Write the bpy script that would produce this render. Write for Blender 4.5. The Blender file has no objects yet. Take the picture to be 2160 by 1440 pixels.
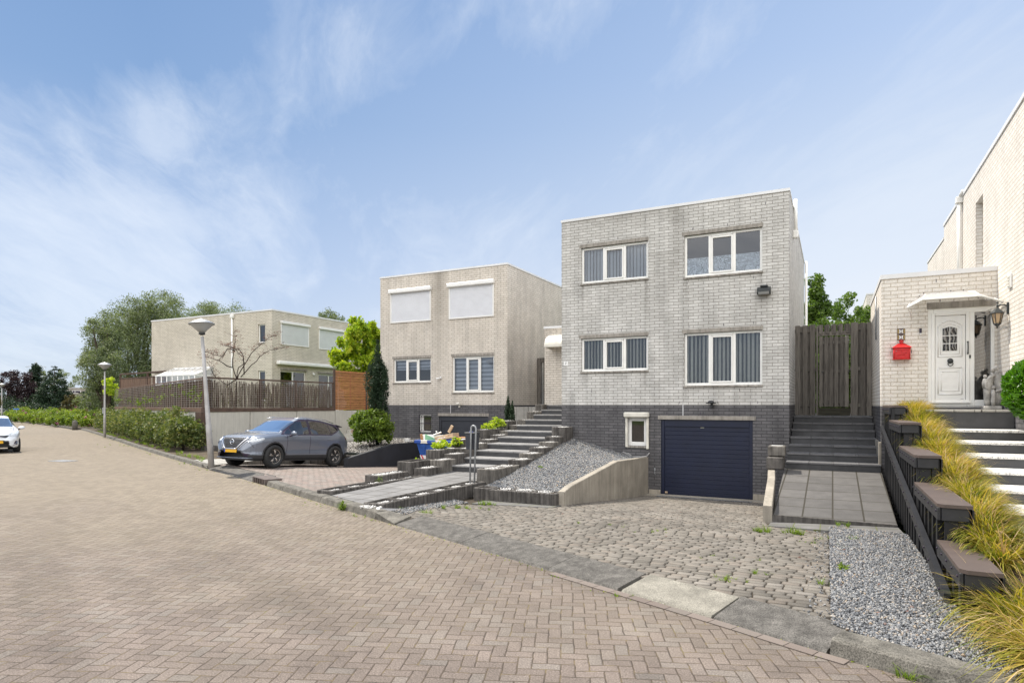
import bpy, math, random
import numpy as np
from mathutils import Vector, Matrix
from mathutils.bvhtree import BVHTree
random.seed(7); RNG = np.random.default_rng(7)
PI = math.pi
scene = bpy.context.scene
COL = scene.collection
# ---------------------------------------------------------------- camera, sky, sun, exposure
CAM = (0.9787, -17.4219, 1.95)
FWD = (-0.4543, 0.8908); RGT = (0.8908, 0.4543)
cam_d = bpy.data.cameras.new('camera'); cam = bpy.data.objects.new('camera', cam_d); COL.objects.link(cam)
cam.location = CAM; cam.rotation_euler = (PI/2, 0, math.asin(0.4543))
cam_d.sensor_width = 36; cam_d.lens = 1326/2160*36; cam_d.shift_y = 134/2160
cam_d.clip_start = 0.05; cam_d.clip_end = 4000
scene.camera = cam
SUN = Vector((-0.60, 0.17, 1.0)).normalized()      # towards the sun
EL = math.asin(SUN.z); AZ = math.atan2(SUN.x, SUN.y)
w = bpy.data.worlds.new('World'); scene.world = w; w.use_nodes = True
nt = w.node_tree; nt.nodes.clear()

def nd(nt, typ, ins=None, **props):
    n = nt.nodes.new(typ)
    for k, v in props.items(): setattr(n, k, v)
    for k, v in (ins or {}).items():
        s = n.inputs[k]
        if isinstance(v, bpy.types.NodeSocket): nt.links.new(v, s)
        elif isinstance(v, bpy.types.Node): nt.links.new(v.outputs[0], s)
        else: s.default_value = v
    return n
def mth(nt, op, a, b=0.0, c=None, clamp=False):
    ins = {0: a, 1: b}
    if c is not None: ins[2] = c
    return nd(nt, 'ShaderNodeMath', ins, operation=op, use_clamp=clamp).outputs[0]
def mixc(nt, fac, a, b, blend='MIX'):
    n = nd(nt, 'ShaderNodeMix', None, data_type='RGBA', blend_type=blend)
    for i, v in ((0, fac), (6, a), (7, b)):
        if isinstance(v, bpy.types.NodeSocket): nt.links.new(v, n.inputs[i])
        else: n.inputs[i].default_value = v
    return n.outputs[2]
def ramp(nt, fac, stops, interp='LINEAR'):
    r = nd(nt, 'ShaderNodeValToRGB', {0: fac}); cr = r.color_ramp; cr.interpolation = interp
    while len(cr.elements) > 1: cr.elements.remove(cr.elements[-1])
    for i, (p, c) in enumerate(stops):
        e = cr.elements[0] if i == 0 else cr.elements.new(p)
        e.position = p; e.color = (*c, 1) if len(c) == 3 else c
    return r.outputs[0]
def g3(v): return (v, v, v)

sky = nd(nt, 'ShaderNodeTexSky', sky_type='NISHITA', sun_disc=False, sun_elevation=EL, sun_rotation=AZ, altitude=0, air_density=1.0, dust_density=0.7, ozone_density=1.6)
tc = nd(nt, 'ShaderNodeTexCoord')
sep = nd(nt, 'ShaderNodeSeparateXYZ', {0: tc.outputs['Generated']})
EXPO = 0.72; KV = 0.13*2**EXPO
def skc_(c): return tuple(x/KV for x in c)
def dotv(v): return nd(nt, 'ShaderNodeVectorMath', {0: tc.outputs['Generated'], 1: v}, operation='DOT_PRODUCT').outputs[1]
rgt = dotv((RGT[0], RGT[1], 0)); fwd_ = dotv((FWD[0], FWD[1], 0)); zz = sep.outputs[2]
deep = ramp(nt, zz, [(0.0, (.64, .72, .84)), (0.10, (.56, .66, .83)), (0.22, (.42, .55, .78)), (0.40, (.25, .40, .66)), (0.62, (.17, .31, .58))])
pale = ramp(nt, zz, [(0.0, (.93, .94, .97)), (0.15, (.86, .90, .96)), (0.30, (.68, .78, .93)), (0.46, (.50, .64, .89)), (0.7, (.34, .50, .79))])
sd_ = mth(nt, 'MULTIPLY_ADD', rgt, 1.05, 0.47, clamp=True)
base = mixc(nt, sd_, deep, pale)
# cloud layer: long soft veils
zc = mth(nt, 'ADD', mth(nt, 'MAXIMUM', zz, 0.0), 0.16)
pl = nd(nt, 'ShaderNodeCombineXYZ', {0: mth(nt, 'DIVIDE', sep.outputs[0], zc), 1: mth(nt, 'DIVIDE', sep.outputs[1], zc), 2: 0.0})
rot = nd(nt, 'ShaderNodeVectorRotate', {0: pl.outputs[0], 'Angle': 0.9}, rotation_type='Z_AXIS')
cir = nd(nt, 'ShaderNodeMapping', {0: rot, 'Scale': (0.55, 1.5, 1.0), 'Location': (2.1, 0.35, 0.0)})
wrp = nd(nt, 'ShaderNodeTexNoise', {0: cir, 'Scale': 1.1, 'Detail': 4.0})
cv = nd(nt, 'ShaderNodeVectorMath', {0: cir, 1: nd(nt, 'ShaderNodeVectorMath', {0: wrp.outputs[1], 3: 0.8}, operation='SCALE')}, operation='ADD')
n1 = nd(nt, 'ShaderNodeTexNoise', {0: cv, 'Scale': 0.95, 'Detail': 10.0, 'Roughness': 0.62})
n2 = nd(nt, 'ShaderNodeTexNoise', {0: cir, 'Scale': 0.55, 'Detail': 2.0})
n3 = nd(nt, 'ShaderNodeTexNoise', {0: cv, 'Scale': 3.6, 'Detail': 9.0, 'Roughness': 0.66})
cm = mth(nt, 'ADD', mth(nt, 'ADD', mth(nt, 'MULTIPLY_ADD', n1.outputs[0], 1.15, -0.17), mth(nt, 'MULTIPLY_ADD', n2.outputs[0], 0.35, -0.17)), mth(nt, 'MULTIPLY_ADD', n3.outputs[0], 0.75, -0.31))
msk = None
def pxdir(px, py):
    X, Z = (px-1080)/1326, (854-py)/1326; v = Vector((RGT[0]*X+FWD[0], RGT[1]*X+FWD[1], Z)); return v.normalized()
gen_n = nd(nt, 'ShaderNodeVectorMath', {0: tc.outputs['Generated']}, operation='NORMALIZE')
for px_, py_, r_, s_ in ((-40, 560, .30, 1.3), (120, 500, .24, 1.5), (250, 430, .24, 1.5), (370, 330, .15, .7), (430, 230, .10, .9), (560, 400, .25, .55), (620, 165, .12, .6), (735, 125, .12, 1.15), (810, 110, .09, .95), (920, 25, .09, .9), (1060, 0, .12, 1.0), (1190, 10, .10, .7), (1850, 480, .36, 1.5), (1100, 600, .22, 1.1), (2050, 330, .2, .8), (290, 40, .28, -2.4), (80, 190, .28, -1.9), (520, 40, .14, -.9), (700, 330, .15, -.3), (1400, 250, .3, -.35)):
    q = nd(nt, 'ShaderNodeVectorMath', {0: gen_n, 1: pxdir(px_, py_)}, operation='DISTANCE').outputs[1]
    q = mth(nt, 'MULTIPLY', mth(nt, 'SMOOTH_MIN', mth(nt, 'SUBTRACT', 1.0, mth(nt, 'DIVIDE', q, r_), clamp=True), 1.0, 0.2), s_)
    msk = q if msk is None else mth(nt, 'ADD', msk, q)
cm = mth(nt, 'ADD', cm, mth(nt, 'MULTIPLY_ADD', msk, 0.13, -0.06))
cl = ramp(nt, cm, [(0.40, g3(0.0)), (0.55, g3(0.20)), (0.72, g3(0.52)), (0.95, g3(0.78))])
col_ = mixc(nt, cl, base, (.80, .87, .97, 1))
# bright cloud added to the unseen sky behind the camera, to fill the facades
bk_fill = mth(nt, 'MULTIPLY', mth(nt, 'MULTIPLY_ADD', fwd_, -1.5, 0.15, clamp=True), mth(nt, 'MULTIPLY_ADD', n1.outputs[0], 1.6, -.1, clamp=True))
bk_fill = mth(nt, 'MULTIPLY', bk_fill, nd(nt, 'ShaderNodeMapRange', {0: zz, 1: 0.10, 2: 0.42}).outputs[0])
col_ = mixc(nt, bk_fill, col_, (4.0, 3.85, 3.65, 1))
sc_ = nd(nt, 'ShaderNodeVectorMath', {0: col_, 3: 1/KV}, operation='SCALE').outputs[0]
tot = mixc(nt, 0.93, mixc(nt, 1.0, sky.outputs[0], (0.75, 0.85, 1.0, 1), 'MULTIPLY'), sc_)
SKYK = 0.13
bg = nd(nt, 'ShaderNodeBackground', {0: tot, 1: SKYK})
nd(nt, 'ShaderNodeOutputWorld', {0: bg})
sd = bpy.data.lights.new('sun', 'SUN'); sd.energy = 3.7; sd.angle = math.radians(0.6); sd.color = (1.0, 0.93, 0.82)
so = bpy.data.objects.new('sun', sd); COL.objects.link(so)
so.rotation_euler = SUN.to_track_quat('Z', 'Y').to_euler(); so.location = (-20, 10, 40)
vs = scene.view_settings; vs.view_transform = 'Standard'; vs.look = 'None'; vs.gamma = 1.0; vs.exposure = EXPO
scene.render.engine = 'CYCLES'

# ---------------------------------------------------------------- pixel -> point on the ground (a surveying helper)
def G(px, py, z=0.0):
    d = 1326*(CAM[2]-z)/(py-854); a = (px-1080)/1326*d
    return (CAM[0]+a*RGT[0]+d*FWD[0], CAM[1]+a*RGT[1]+d*FWD[1])
def D(px, d, py=None):
    a = (px-1080)/1326*d; x = CAM[0]+a*RGT[0]+d*FWD[0]; y = CAM[1]+a*RGT[1]+d*FWD[1]
    return (x, y) if py is None else (x, y, CAM[2]-(py-854)*d/1326)

# ---------------------------------------------------------------- mesh helpers
ORG = {}
class MB:
    def __init__(s): s.v = []; s.f = []; s.m = []; s.sm = []
    def add(s, vs, fs, m=0, smooth=False):
        o = len(s.v); s.v.extend(tuple(p) for p in vs)
        for f in fs: s.f.append(tuple(o+i for i in f)); s.m.append(m); s.sm.append(smooth)
        return s
    def box(s, x0, x1, y0, y1, z0, z1, m=0, M=None):
        vs = [(x, y, z) for z in (z0, z1) for y in (y0, y1) for x in (x0, x1)]
        if M is not None: vs = [M @ Vector(p) for p in vs]
        return s.add(vs, [(0, 2, 3, 1), (4, 5, 7, 6), (0, 1, 5, 4), (2, 6, 7, 3), (0, 4, 6, 2), (1, 3, 7, 5)], m)
    def bbox(s, x0, x1, y0, y1, z0, z1, b=0.01, m=0, M=None):
        """box with bevelled edges"""
        b = min(b, (x1-x0)*.45, (y1-y0)*.45, (z1-z0)*.45)
        vs = []
        for z, i in ((z0, b), (z0+b, 0), (z1-b, 0), (z1, b)):
            xa, xb, ya, yb = x0+i, x1-i, y0+i, y1-i
            c = b if i == 0 else b*.2
            vs += [(xa+c, ya, z), (xb-c, ya, z), (xb, ya+c, z), (xb, yb-c, z), (xb-c, yb, z), (xa+c, yb, z), (xa, yb-c, z), (xa, ya+c, z)]
        if M is not None: vs = [M @ Vector(p) for p in vs]
        fs = [tuple(reversed(range(8))), tuple(range(24, 32))]
        for k in range(3):
            for i in range(8): j = (i+1) % 8; fs.append((k*8+i, k*8+j, k*8+8+j, k*8+8+i))
        return s.add(vs, fs, m)
    def quad(s, a, b, c, d, m=0): return s.add([a, b, c, d], [(0, 1, 2, 3)], m)
    def prism(s, poly, z0, z1, m=0, z1f=None):
        """poly counterclockwise (x,y); z1f(x,y) optional top height"""
        n = len(poly); vs = [(x, y, z0) for x, y in poly] + [(x, y, z1f(x, y) if z1f else z1) for x, y in poly]
        fs = [tuple(reversed(range(n))), tuple(range(n, 2*n))] + [(i, (i+1) % n, n+(i+1) % n, n+i) for i in range(n)]
        return s.add(vs, fs, m)
    def prof(s, poly, a0, a1, axis='x', m=0):
        """extrude a polygon given in the other two axes; axis x: poly=(y,z), axis y: poly=(x,z)"""
        n = len(poly)
        P = (lambda a, p: (a, p[0], p[1])) if axis == 'x' else (lambda a, p: (p[0], a, p[1]))
        vs = [P(a0, p) for p in poly] + [P(a1, p) for p in poly]
        fs = [tuple(range(n)), tuple(reversed(range(n, 2*n)))] + [(i, n+i, n+(i+1) % n, (i+1) % n) for i in range(n)]
        return s.add(vs, fs, m)
    def lathe(s, prof, c=(0, 0, 0), n=20, m=0, smooth=True, axis='z', M=None, sx=1, sy=1):
        vs = []; k = len(prof)
        for r, h in prof:
            for i in range(n):
                a = 2*PI*i/n; p = (r*math.cos(a)*sx, r*math.sin(a)*sy, h)
                if axis == 'y': p = (p[0], p[2], p[1])
                if axis == 'x': p = (p[2], p[0], p[1])
                if M is not None: p = M @ Vector(p)
                vs.append((p[0]+c[0], p[1]+c[1], p[2]+c[2]))
        fs = [(j*n+i, j*n+(i+1) % n, (j+1)*n+(i+1) % n, (j+1)*n+i) for j in range(k-1) for i in range(n)]
        if prof[0][0] > 1e-4: fs.append(tuple(reversed(range(n))))
        if prof[-1][0] > 1e-4: fs.append(tuple(range((k-1)*n, k*n)))
        return s.add(vs, fs, m, smooth)
    def tube(s, pts, r, n=8, m=0, smooth=True, cap=True):
        pts = [Vector(p) for p in pts]; rs = r if isinstance(r, (list, tuple)) else [r]*len(pts)
        vs = []; up = None
        for i, p in enumerate(pts):
            d = (pts[min(i+1, len(pts)-1)]-pts[max(i-1, 0)]).normalized()
            if up is None: up = Vector((0, 0, 1)) if abs(d.z) < .9 else Vector((1, 0, 0))
            a = d.cross(up).normalized(); b = a.cross(d).normalized(); up = b
            for k in range(n):
                t = 2*PI*k/n; vs.append(p + (a*math.cos(t)+b*math.sin(t))*rs[i])
        fs = [(j*n+i, j*n+(i+1) % n, (j+1)*n+(i+1) % n, (j+1)*n+i) for j in range(len(pts)-1) for i in range(n)]
        if cap: fs += [tuple(reversed(range(n))), tuple(range((len(pts)-1)*n, len(pts)*n))]
        return s.add(vs, fs, m, smooth)
    def sphere(s, c, r, n=12, m=0, sx=1, sy=1, sz=1):
        k = max(6, n//2)
        prof = [(max(1e-5, r*math.sin(PI*i/k)), -r*math.cos(PI*i/k)*sz) for i in range(k+1)]
        return s.lathe(prof, c, n, m, True, sx=sx, sy=sy)
    def build(s, name, mats, parent=None, tr=None, fix=False):
        me = bpy.data.meshes.new(name)
        o = ORG.get(parent.name, (0, 0, 0)) if parent is not None else (0, 0, 0)
        vs = [(p[0]-o[0], p[1]-o[1], p[2]-o[2]) for p in s.v]
        me.from_pydata(vs, [], s.f)
        mats = mats if isinstance(mats, (list, tuple)) else [mats]
        for m in mats: me.materials.append(m)
        me.polygons.foreach_set('material_index', s.m); me.polygons.foreach_set('use_smooth', s.sm)
        if fix:
            import bmesh
            bm = bmesh.new(); bm.from_mesh(me); bmesh.ops.recalc_face_normals(bm, faces=bm.faces); bm.to_mesh(me); bm.free()
        me.update()
        ob = bpy.data.objects.new(name, me); COL.objects.link(ob)
        if parent is not None: ob.parent = parent; ORG[ob.name] = o
        return ob
def npmesh(name, V, F, mat, parent=None, smooth=False, midx=None):
    """V (n,3) float, F (m,k) int"""
    o = ORG.get(parent.name, (0, 0, 0)) if parent is not None else (0, 0, 0)
    V = np.asarray(V, dtype=np.float32)-np.array(o, dtype=np.float32); F = np.asarray(F, dtype=np.int32)
    me = bpy.data.meshes.new(name); k = F.shape[1]
    me.vertices.add(len(V)); me.vertices.foreach_set('co', V.ravel())
    me.loops.add(F.size); me.loops.foreach_set('vertex_index', F.ravel())
    me.polygons.add(len(F)); me.polygons.foreach_set('loop_start', np.arange(0, F.size, k, dtype=np.int32))
    if smooth: me.polygons.foreach_set('use_smooth', np.ones(len(F), dtype=bool))
    for m in (mat if isinstance(mat, (list, tuple)) else [mat]): me.materials.append(m)
    if midx is not None: me.polygons.foreach_set('material_index', np.asarray(midx, dtype=np.int32))
    me.update(calc_edges=True); me.validate()
    ob = bpy.data.objects.new(name, me); COL.objects.link(ob)
    if parent is not None: ob.parent = parent; ORG[ob.name] = o
    return ob
def thing(name, label, cat, loc=(0, 0, 0), group=None):
    o = bpy.data.objects.new(name, None); COL.objects.link(o); o.location = loc; o.empty_display_size = .2
    ORG[o.name] = tuple(loc); o['label'] = label; o['category'] = cat
    if group: o['group'] = group
    return o
def tag(o, label, cat, group=None):
    o['label'] = label; o['category'] = cat
    if group: o['group'] = group
    return o
def struct(o, label=None, cat=None):
    o['kind'] = 'structure'; return o
def stuff(o, label=None, cat=None):
    o['kind'] = 'stuff'
    if label: o['label'] = label; o['category'] = cat
    return o
def copy_tree(o, parent=None):
    c = o.copy(); COL.objects.link(c); c.parent = parent
    for ch in list(o.children): copy_tree(ch, c)
    return c

# ---------------------------------------------------------------- materials
def mk(name, rough=0.6, spec=None):
    m = bpy.data.materials.new(name); m.use_nodes = True
    nt = m.node_tree; b = nt.nodes['Principled BSDF']; b.inputs['Roughness'].default_value = rough
    if spec is not None: b.inputs['Specular IOR Level'].default_value = spec
    return m, nt, b
def link(nt, s, b, name): nt.links.new(s, b.inputs[name])
def bump(nt, b, h, strength=0.4, dist=0.01):
    bn = nd(nt, 'ShaderNodeBump', {'Height': h, 'Strength': strength, 'Distance': dist}); nt.links.new(bn.outputs[0], b.inputs['Normal'])
def simple(name, c, rough=0.6, var=0.12, scale=6.0, bmp=0.15, bscale=60, metal=0.0, spec=None, coat=0.0):
    m, nt, b = mk(name, rough, spec)
    tc = nd(nt, 'ShaderNodeNewGeometry')
    n = nd(nt, 'ShaderNodeTexNoise', {0: tc.outputs['Position'], 'Scale': scale, 'Detail': 5.0})
    lo = tuple(x*(1-var) for x in c); hi = tuple(min(1, x*(1+var)) for x in c)
    link(nt, ramp(nt, n.outputs[0], [(0.3, lo), (0.7, hi)]), b, 'Base Color')
    if bmp:
        n2 = nd(nt, 'ShaderNodeTexNoise', {0: tc.outputs['Position'], 'Scale': bscale, 'Detail': 4.0})
        bump(nt, b, n2.outputs[0], bmp, 0.005)
    b.inputs['Metallic'].default_value = metal
    if coat: b.inputs['Coat Weight'].default_value = coat; b.inputs['Coat Roughness'].default_value = 0.05
    return m
def brickmat(name, c1, c2, mortar, bw=0.265, rh=0.0833, mo=0.010, dirt=0.25, stain=None, z0=1.95, bstr=0.6):
    m, nt, b = mk(name, 0.78, 0.25)
    ge = nd(nt, 'ShaderNodeNewGeometry'); sp = nd(nt, 'ShaderNodeSeparateXYZ', {0: ge.outputs['Position']})
    u = mth(nt, 'ADD', sp.outputs[0], sp.outputs[1])
    wob = nd(nt, 'ShaderNodeTexNoise', {0: ge.outputs['Position'], 'Scale': 9.0, 'Detail': 2.0})
    z = mth(nt, 'ADD', mth(nt, 'SUBTRACT', sp.outputs[2], z0), mth(nt, 'MULTIPLY', mth(nt, 'SUBTRACT', wob.outputs[0], 0.5), 0.006))
    vec = nd(nt, 'ShaderNodeCombineXYZ', {0: u, 1: z, 2: 0.0})
    br = nd(nt, 'ShaderNodeTexBrick', {0: vec, 'Color1': (*c1, 1), 'Color2': (*c2, 1), 'Mortar': (*mortar, 1), 'Scale': 1.0, 'Mortar Size': mo, 'Mortar Smooth': 0.25, 'Bias': 0.0, 'Brick Width': bw, 'Row Height': rh}, offset=0.5, squash=1.0)
    n = nd(nt, 'ShaderNodeTexNoise', {0: ge.outputs['Position'], 'Scale': 1.3, 'Detail': 6.0, 'Roughness': 0.6})
    st = nd(nt, 'ShaderNodeMapping', {0: ge.outputs['Position'], 'Scale': (3.0, 3.0, 0.35)})
    ns = nd(nt, 'ShaderNodeTexNoise', {0: st, 'Scale': 1.2, 'Detail': 6.0, 'Roughness': 0.65})
    fine = nd(nt, 'ShaderNodeTexNoise', {0: ge.outputs['Position'], 'Scale': 38.0, 'Detail': 4.0, 'Roughness': 0.7})
    d1 = ramp(nt, n.outputs[0], [(0.35, g3(1-dirt)), (0.62, g3(1.0))])
    d2 = ramp(nt, ns.outputs[0], [(0.32, g3(1-dirt*1.2)), (0.55, g3(1.0))])
    d3 = ramp(nt, fine.outputs[0], [(0.33, g3(0.80)), (0.55, g3(1.03))])
    c = mixc(nt, 1.0, br.outputs[0], d1, 'MULTIPLY'); c = mixc(nt, 1.0, c, d2, 'MULTIPLY'); c = mixc(nt, 1.0, c, d3, 'MULTIPLY')
    if stain:
        # run-off streak: (centre x, half width, top z, length, strength)
        for cx, hw, zt, ln, sg in stain:
            dx = mth(nt, 'ABSOLUTE', mth(nt, 'SUBTRACT', mth(nt, 'ADD', sp.outputs[0], mth(nt, 'MULTIPLY', wob.outputs[0], 0.2)), cx+0.1))
            a = mth(nt, 'SUBTRACT', 1.0, mth(nt, 'DIVIDE', dx, hw), clamp=True)
            dz = mth(nt, 'SUBTRACT', 1.0, mth(nt, 'DIVIDE', mth(nt, 'SUBTRACT', zt, sp.outputs[2]), ln), clamp=True); dz = mth(nt, 'MULTIPLY', dz, mth(nt, 'LESS_THAN', sp.outputs[2], zt))
            k = mth(nt, 'MULTIPLY', mth(nt, 'MULTIPLY', a, dz), mth(nt, 'MULTIPLY', mth(nt, 'ADD', ns.outputs[0], fine.outputs[0]), sg), clamp=True)
            c = mixc(nt, k, c, (0.10, 0.085, 0.065, 1))
    link(nt, c, b, 'Base Color')
    h = mth(nt, 'ADD', mth(nt, 'MULTIPLY', br.outputs[1], -1.0), mth(nt, 'MULTIPLY', fine.outputs[0], 0.45))
    bump(nt, b, h, bstr, 0.008)
    return m
def boardmat(name, c, rough=0.7, axis='z', var=0.3, dark=0.45):
    m, nt, b = mk(name, rough, 0.2)
    ge = nd(nt, 'ShaderNodeNewGeometry')
    sc = {'z': (14, 14, 0.9), 'x': (0.9, 14, 14), 'y': (14, 0.9, 14)}[axis]
    mp = nd(nt, 'ShaderNodeMapping', {0: ge.outputs['Position'], 'Scale': sc})
    n = nd(nt, 'ShaderNodeTexNoise', {0: mp, 'Scale': 2.4, 'Detail': 8.0, 'Roughness': 0.65})
    r = ge.outputs['Random Per Island']
    base = ramp(nt, n.outputs[0], [(0.32, tuple(x*dark for x in c)), (0.5, c), (0.72, tuple(min(1, x*1.35) for x in c))])
    v = ramp(nt, r, [(0.0, g3(1-var)), (1.0, g3(1+var*.5))])
    link(nt, mixc(nt, 1.0, base, v, 'MULTIPLY'), b, 'Base Color'); bump(nt, b, n.outputs[0], 0.35, 0.004)
    return m
def leafmat(name, cols, trans=0.35, rough=0.5, tcol=None):
    m, nt, b = mk(name, rough, 0.3)
    ge = nd(nt, 'ShaderNodeNewGeometry')
    k = len(cols)-1
    n = nd(nt, 'ShaderNodeTexNoise', {0: ge.outputs['Position'], 'Scale': 1.1, 'Detail': 2.0})
    r = mth(nt, 'MULTIPLY_ADD', ge.outputs['Random Per Island'], 0.65, mth(nt, 'MULTIPLY', mth(nt, 'SUBTRACT', n.outputs[0], 0.32), 0.9), clamp=True)
    c = ramp(nt, r, [(i/max(1, k), q) for i, q in enumerate(cols)])
    link(nt, c, b, 'Base Color')
    tl = nd(nt, 'ShaderNodeBsdfTranslucent'); nt.links.new(mixc(nt, 1.0, c, (*(tcol or (1.7, 1.8, 0.8)), 1), 'MULTIPLY'), tl.inputs[0])
    mx = nd(nt, 'ShaderNodeMixShader', {0: trans, 1: b, 2: tl})
    nt.links.new(mx.outputs[0], nt.nodes['Material Output'].inputs[0])
    return m
def stonemat(name, cols, rough=0.8, spec=0.3):
    """loose stones: every stone its own tone"""
    m, nt, b = mk(name, rough, spec)
    ge = nd(nt, 'ShaderNodeNewGeometry')
    c = ramp(nt, ge.outputs['Random Per Island'], cols)
    n = nd(nt, 'ShaderNodeTexNoise', {0: ge.outputs['Position'], 'Scale': 120.0, 'Detail': 3.0})
    link(nt, mixc(nt, 1.0, c, ramp(nt, n.outputs[0], [(0.3, g3(0.8)), (0.7, g3(1.1))]), 'MULTIPLY'), b, 'Base Color')
    return m
def concretemat(name, c, streak=0.3, var=0.15, scale=2.0, pits=True, rough=0.85, grit=0.0):
    m, nt, b = mk(name, rough, 0.25)
    ge = nd(nt, 'ShaderNodeNewGeometry'); P = ge.outputs['Position']
    n = nd(nt, 'ShaderNodeTexNoise', {0: P, 'Scale': scale, 'Detail': 7.0, 'Roughness': 0.6})
    mp = nd(nt, 'ShaderNodeMapping', {0: P, 'Scale': (9, 9, 0.6)})
    s = nd(nt, 'ShaderNodeTexNoise', {0: mp, 'Scale': 1.5, 'Detail': 6.0, 'Roughness': 0.6})
    f = nd(nt, 'ShaderNodeTexNoise', {0: P, 'Scale': 90.0, 'Detail': 4.0, 'Roughness': 0.7})
    c0 = ramp(nt, n.outputs[0], [(0.3, tuple(x*(1-var) for x in c)), (0.7, tuple(min(1, x*(1+var)) for x in c))])
    c1 = mixc(nt, 1.0, c0, ramp(nt, s.outputs[0], [(0.35, g3(1-streak)), (0.6, g3(1.0))]), 'MULTIPLY')
    c1 = mixc(nt, 1.0, c1, ramp(nt, f.outputs[0], [(0.36, g3(0.84-grit)), (0.6, g3(1.04+grit*1.6))]), 'MULTIPLY')
    link(nt, c1, b, 'Base Color')
    bump(nt, b, f.outputs[0], 0.35, 0.004)
    return m
def glassmat(name, tint=(0.9, 0.95, 1.0), refl=1.0, dark=0.0):
    m = bpy.data.materials.new(name); m.use_nodes = True; nt = m.node_tree; nt.nodes.clear()
    fr = nd(nt, 'ShaderNodeFresnel', {0: 1.75})
    ge = nd(nt, 'ShaderNodeNewGeometry')
    n = nd(nt, 'ShaderNodeTexNoise', {0: ge.outputs['Position'], 'Scale': 0.8, 'Detail': 1.0})
    bn = nd(nt, 'ShaderNodeBump', {'Height': n.outputs[0], 'Strength': 0.05, 'Distance': 0.05})
    tr = nd(nt, 'ShaderNodeBsdfTransparent', {0: (*[x*(1-dark) for x in tint], 1)})
    gl = nd(nt, 'ShaderNodeBsdfGlossy', {0: (1, 1, 1, 1), 1: 0.015, 'Normal': bn})
    k = mth(nt, 'MULTIPLY', fr, refl, clamp=True)
    mx = nd(nt, 'ShaderNodeMixShader', {0: k, 1: tr, 2: gl}); nd(nt, 'ShaderNodeOutputMaterial', {0: mx})
    return m

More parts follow.
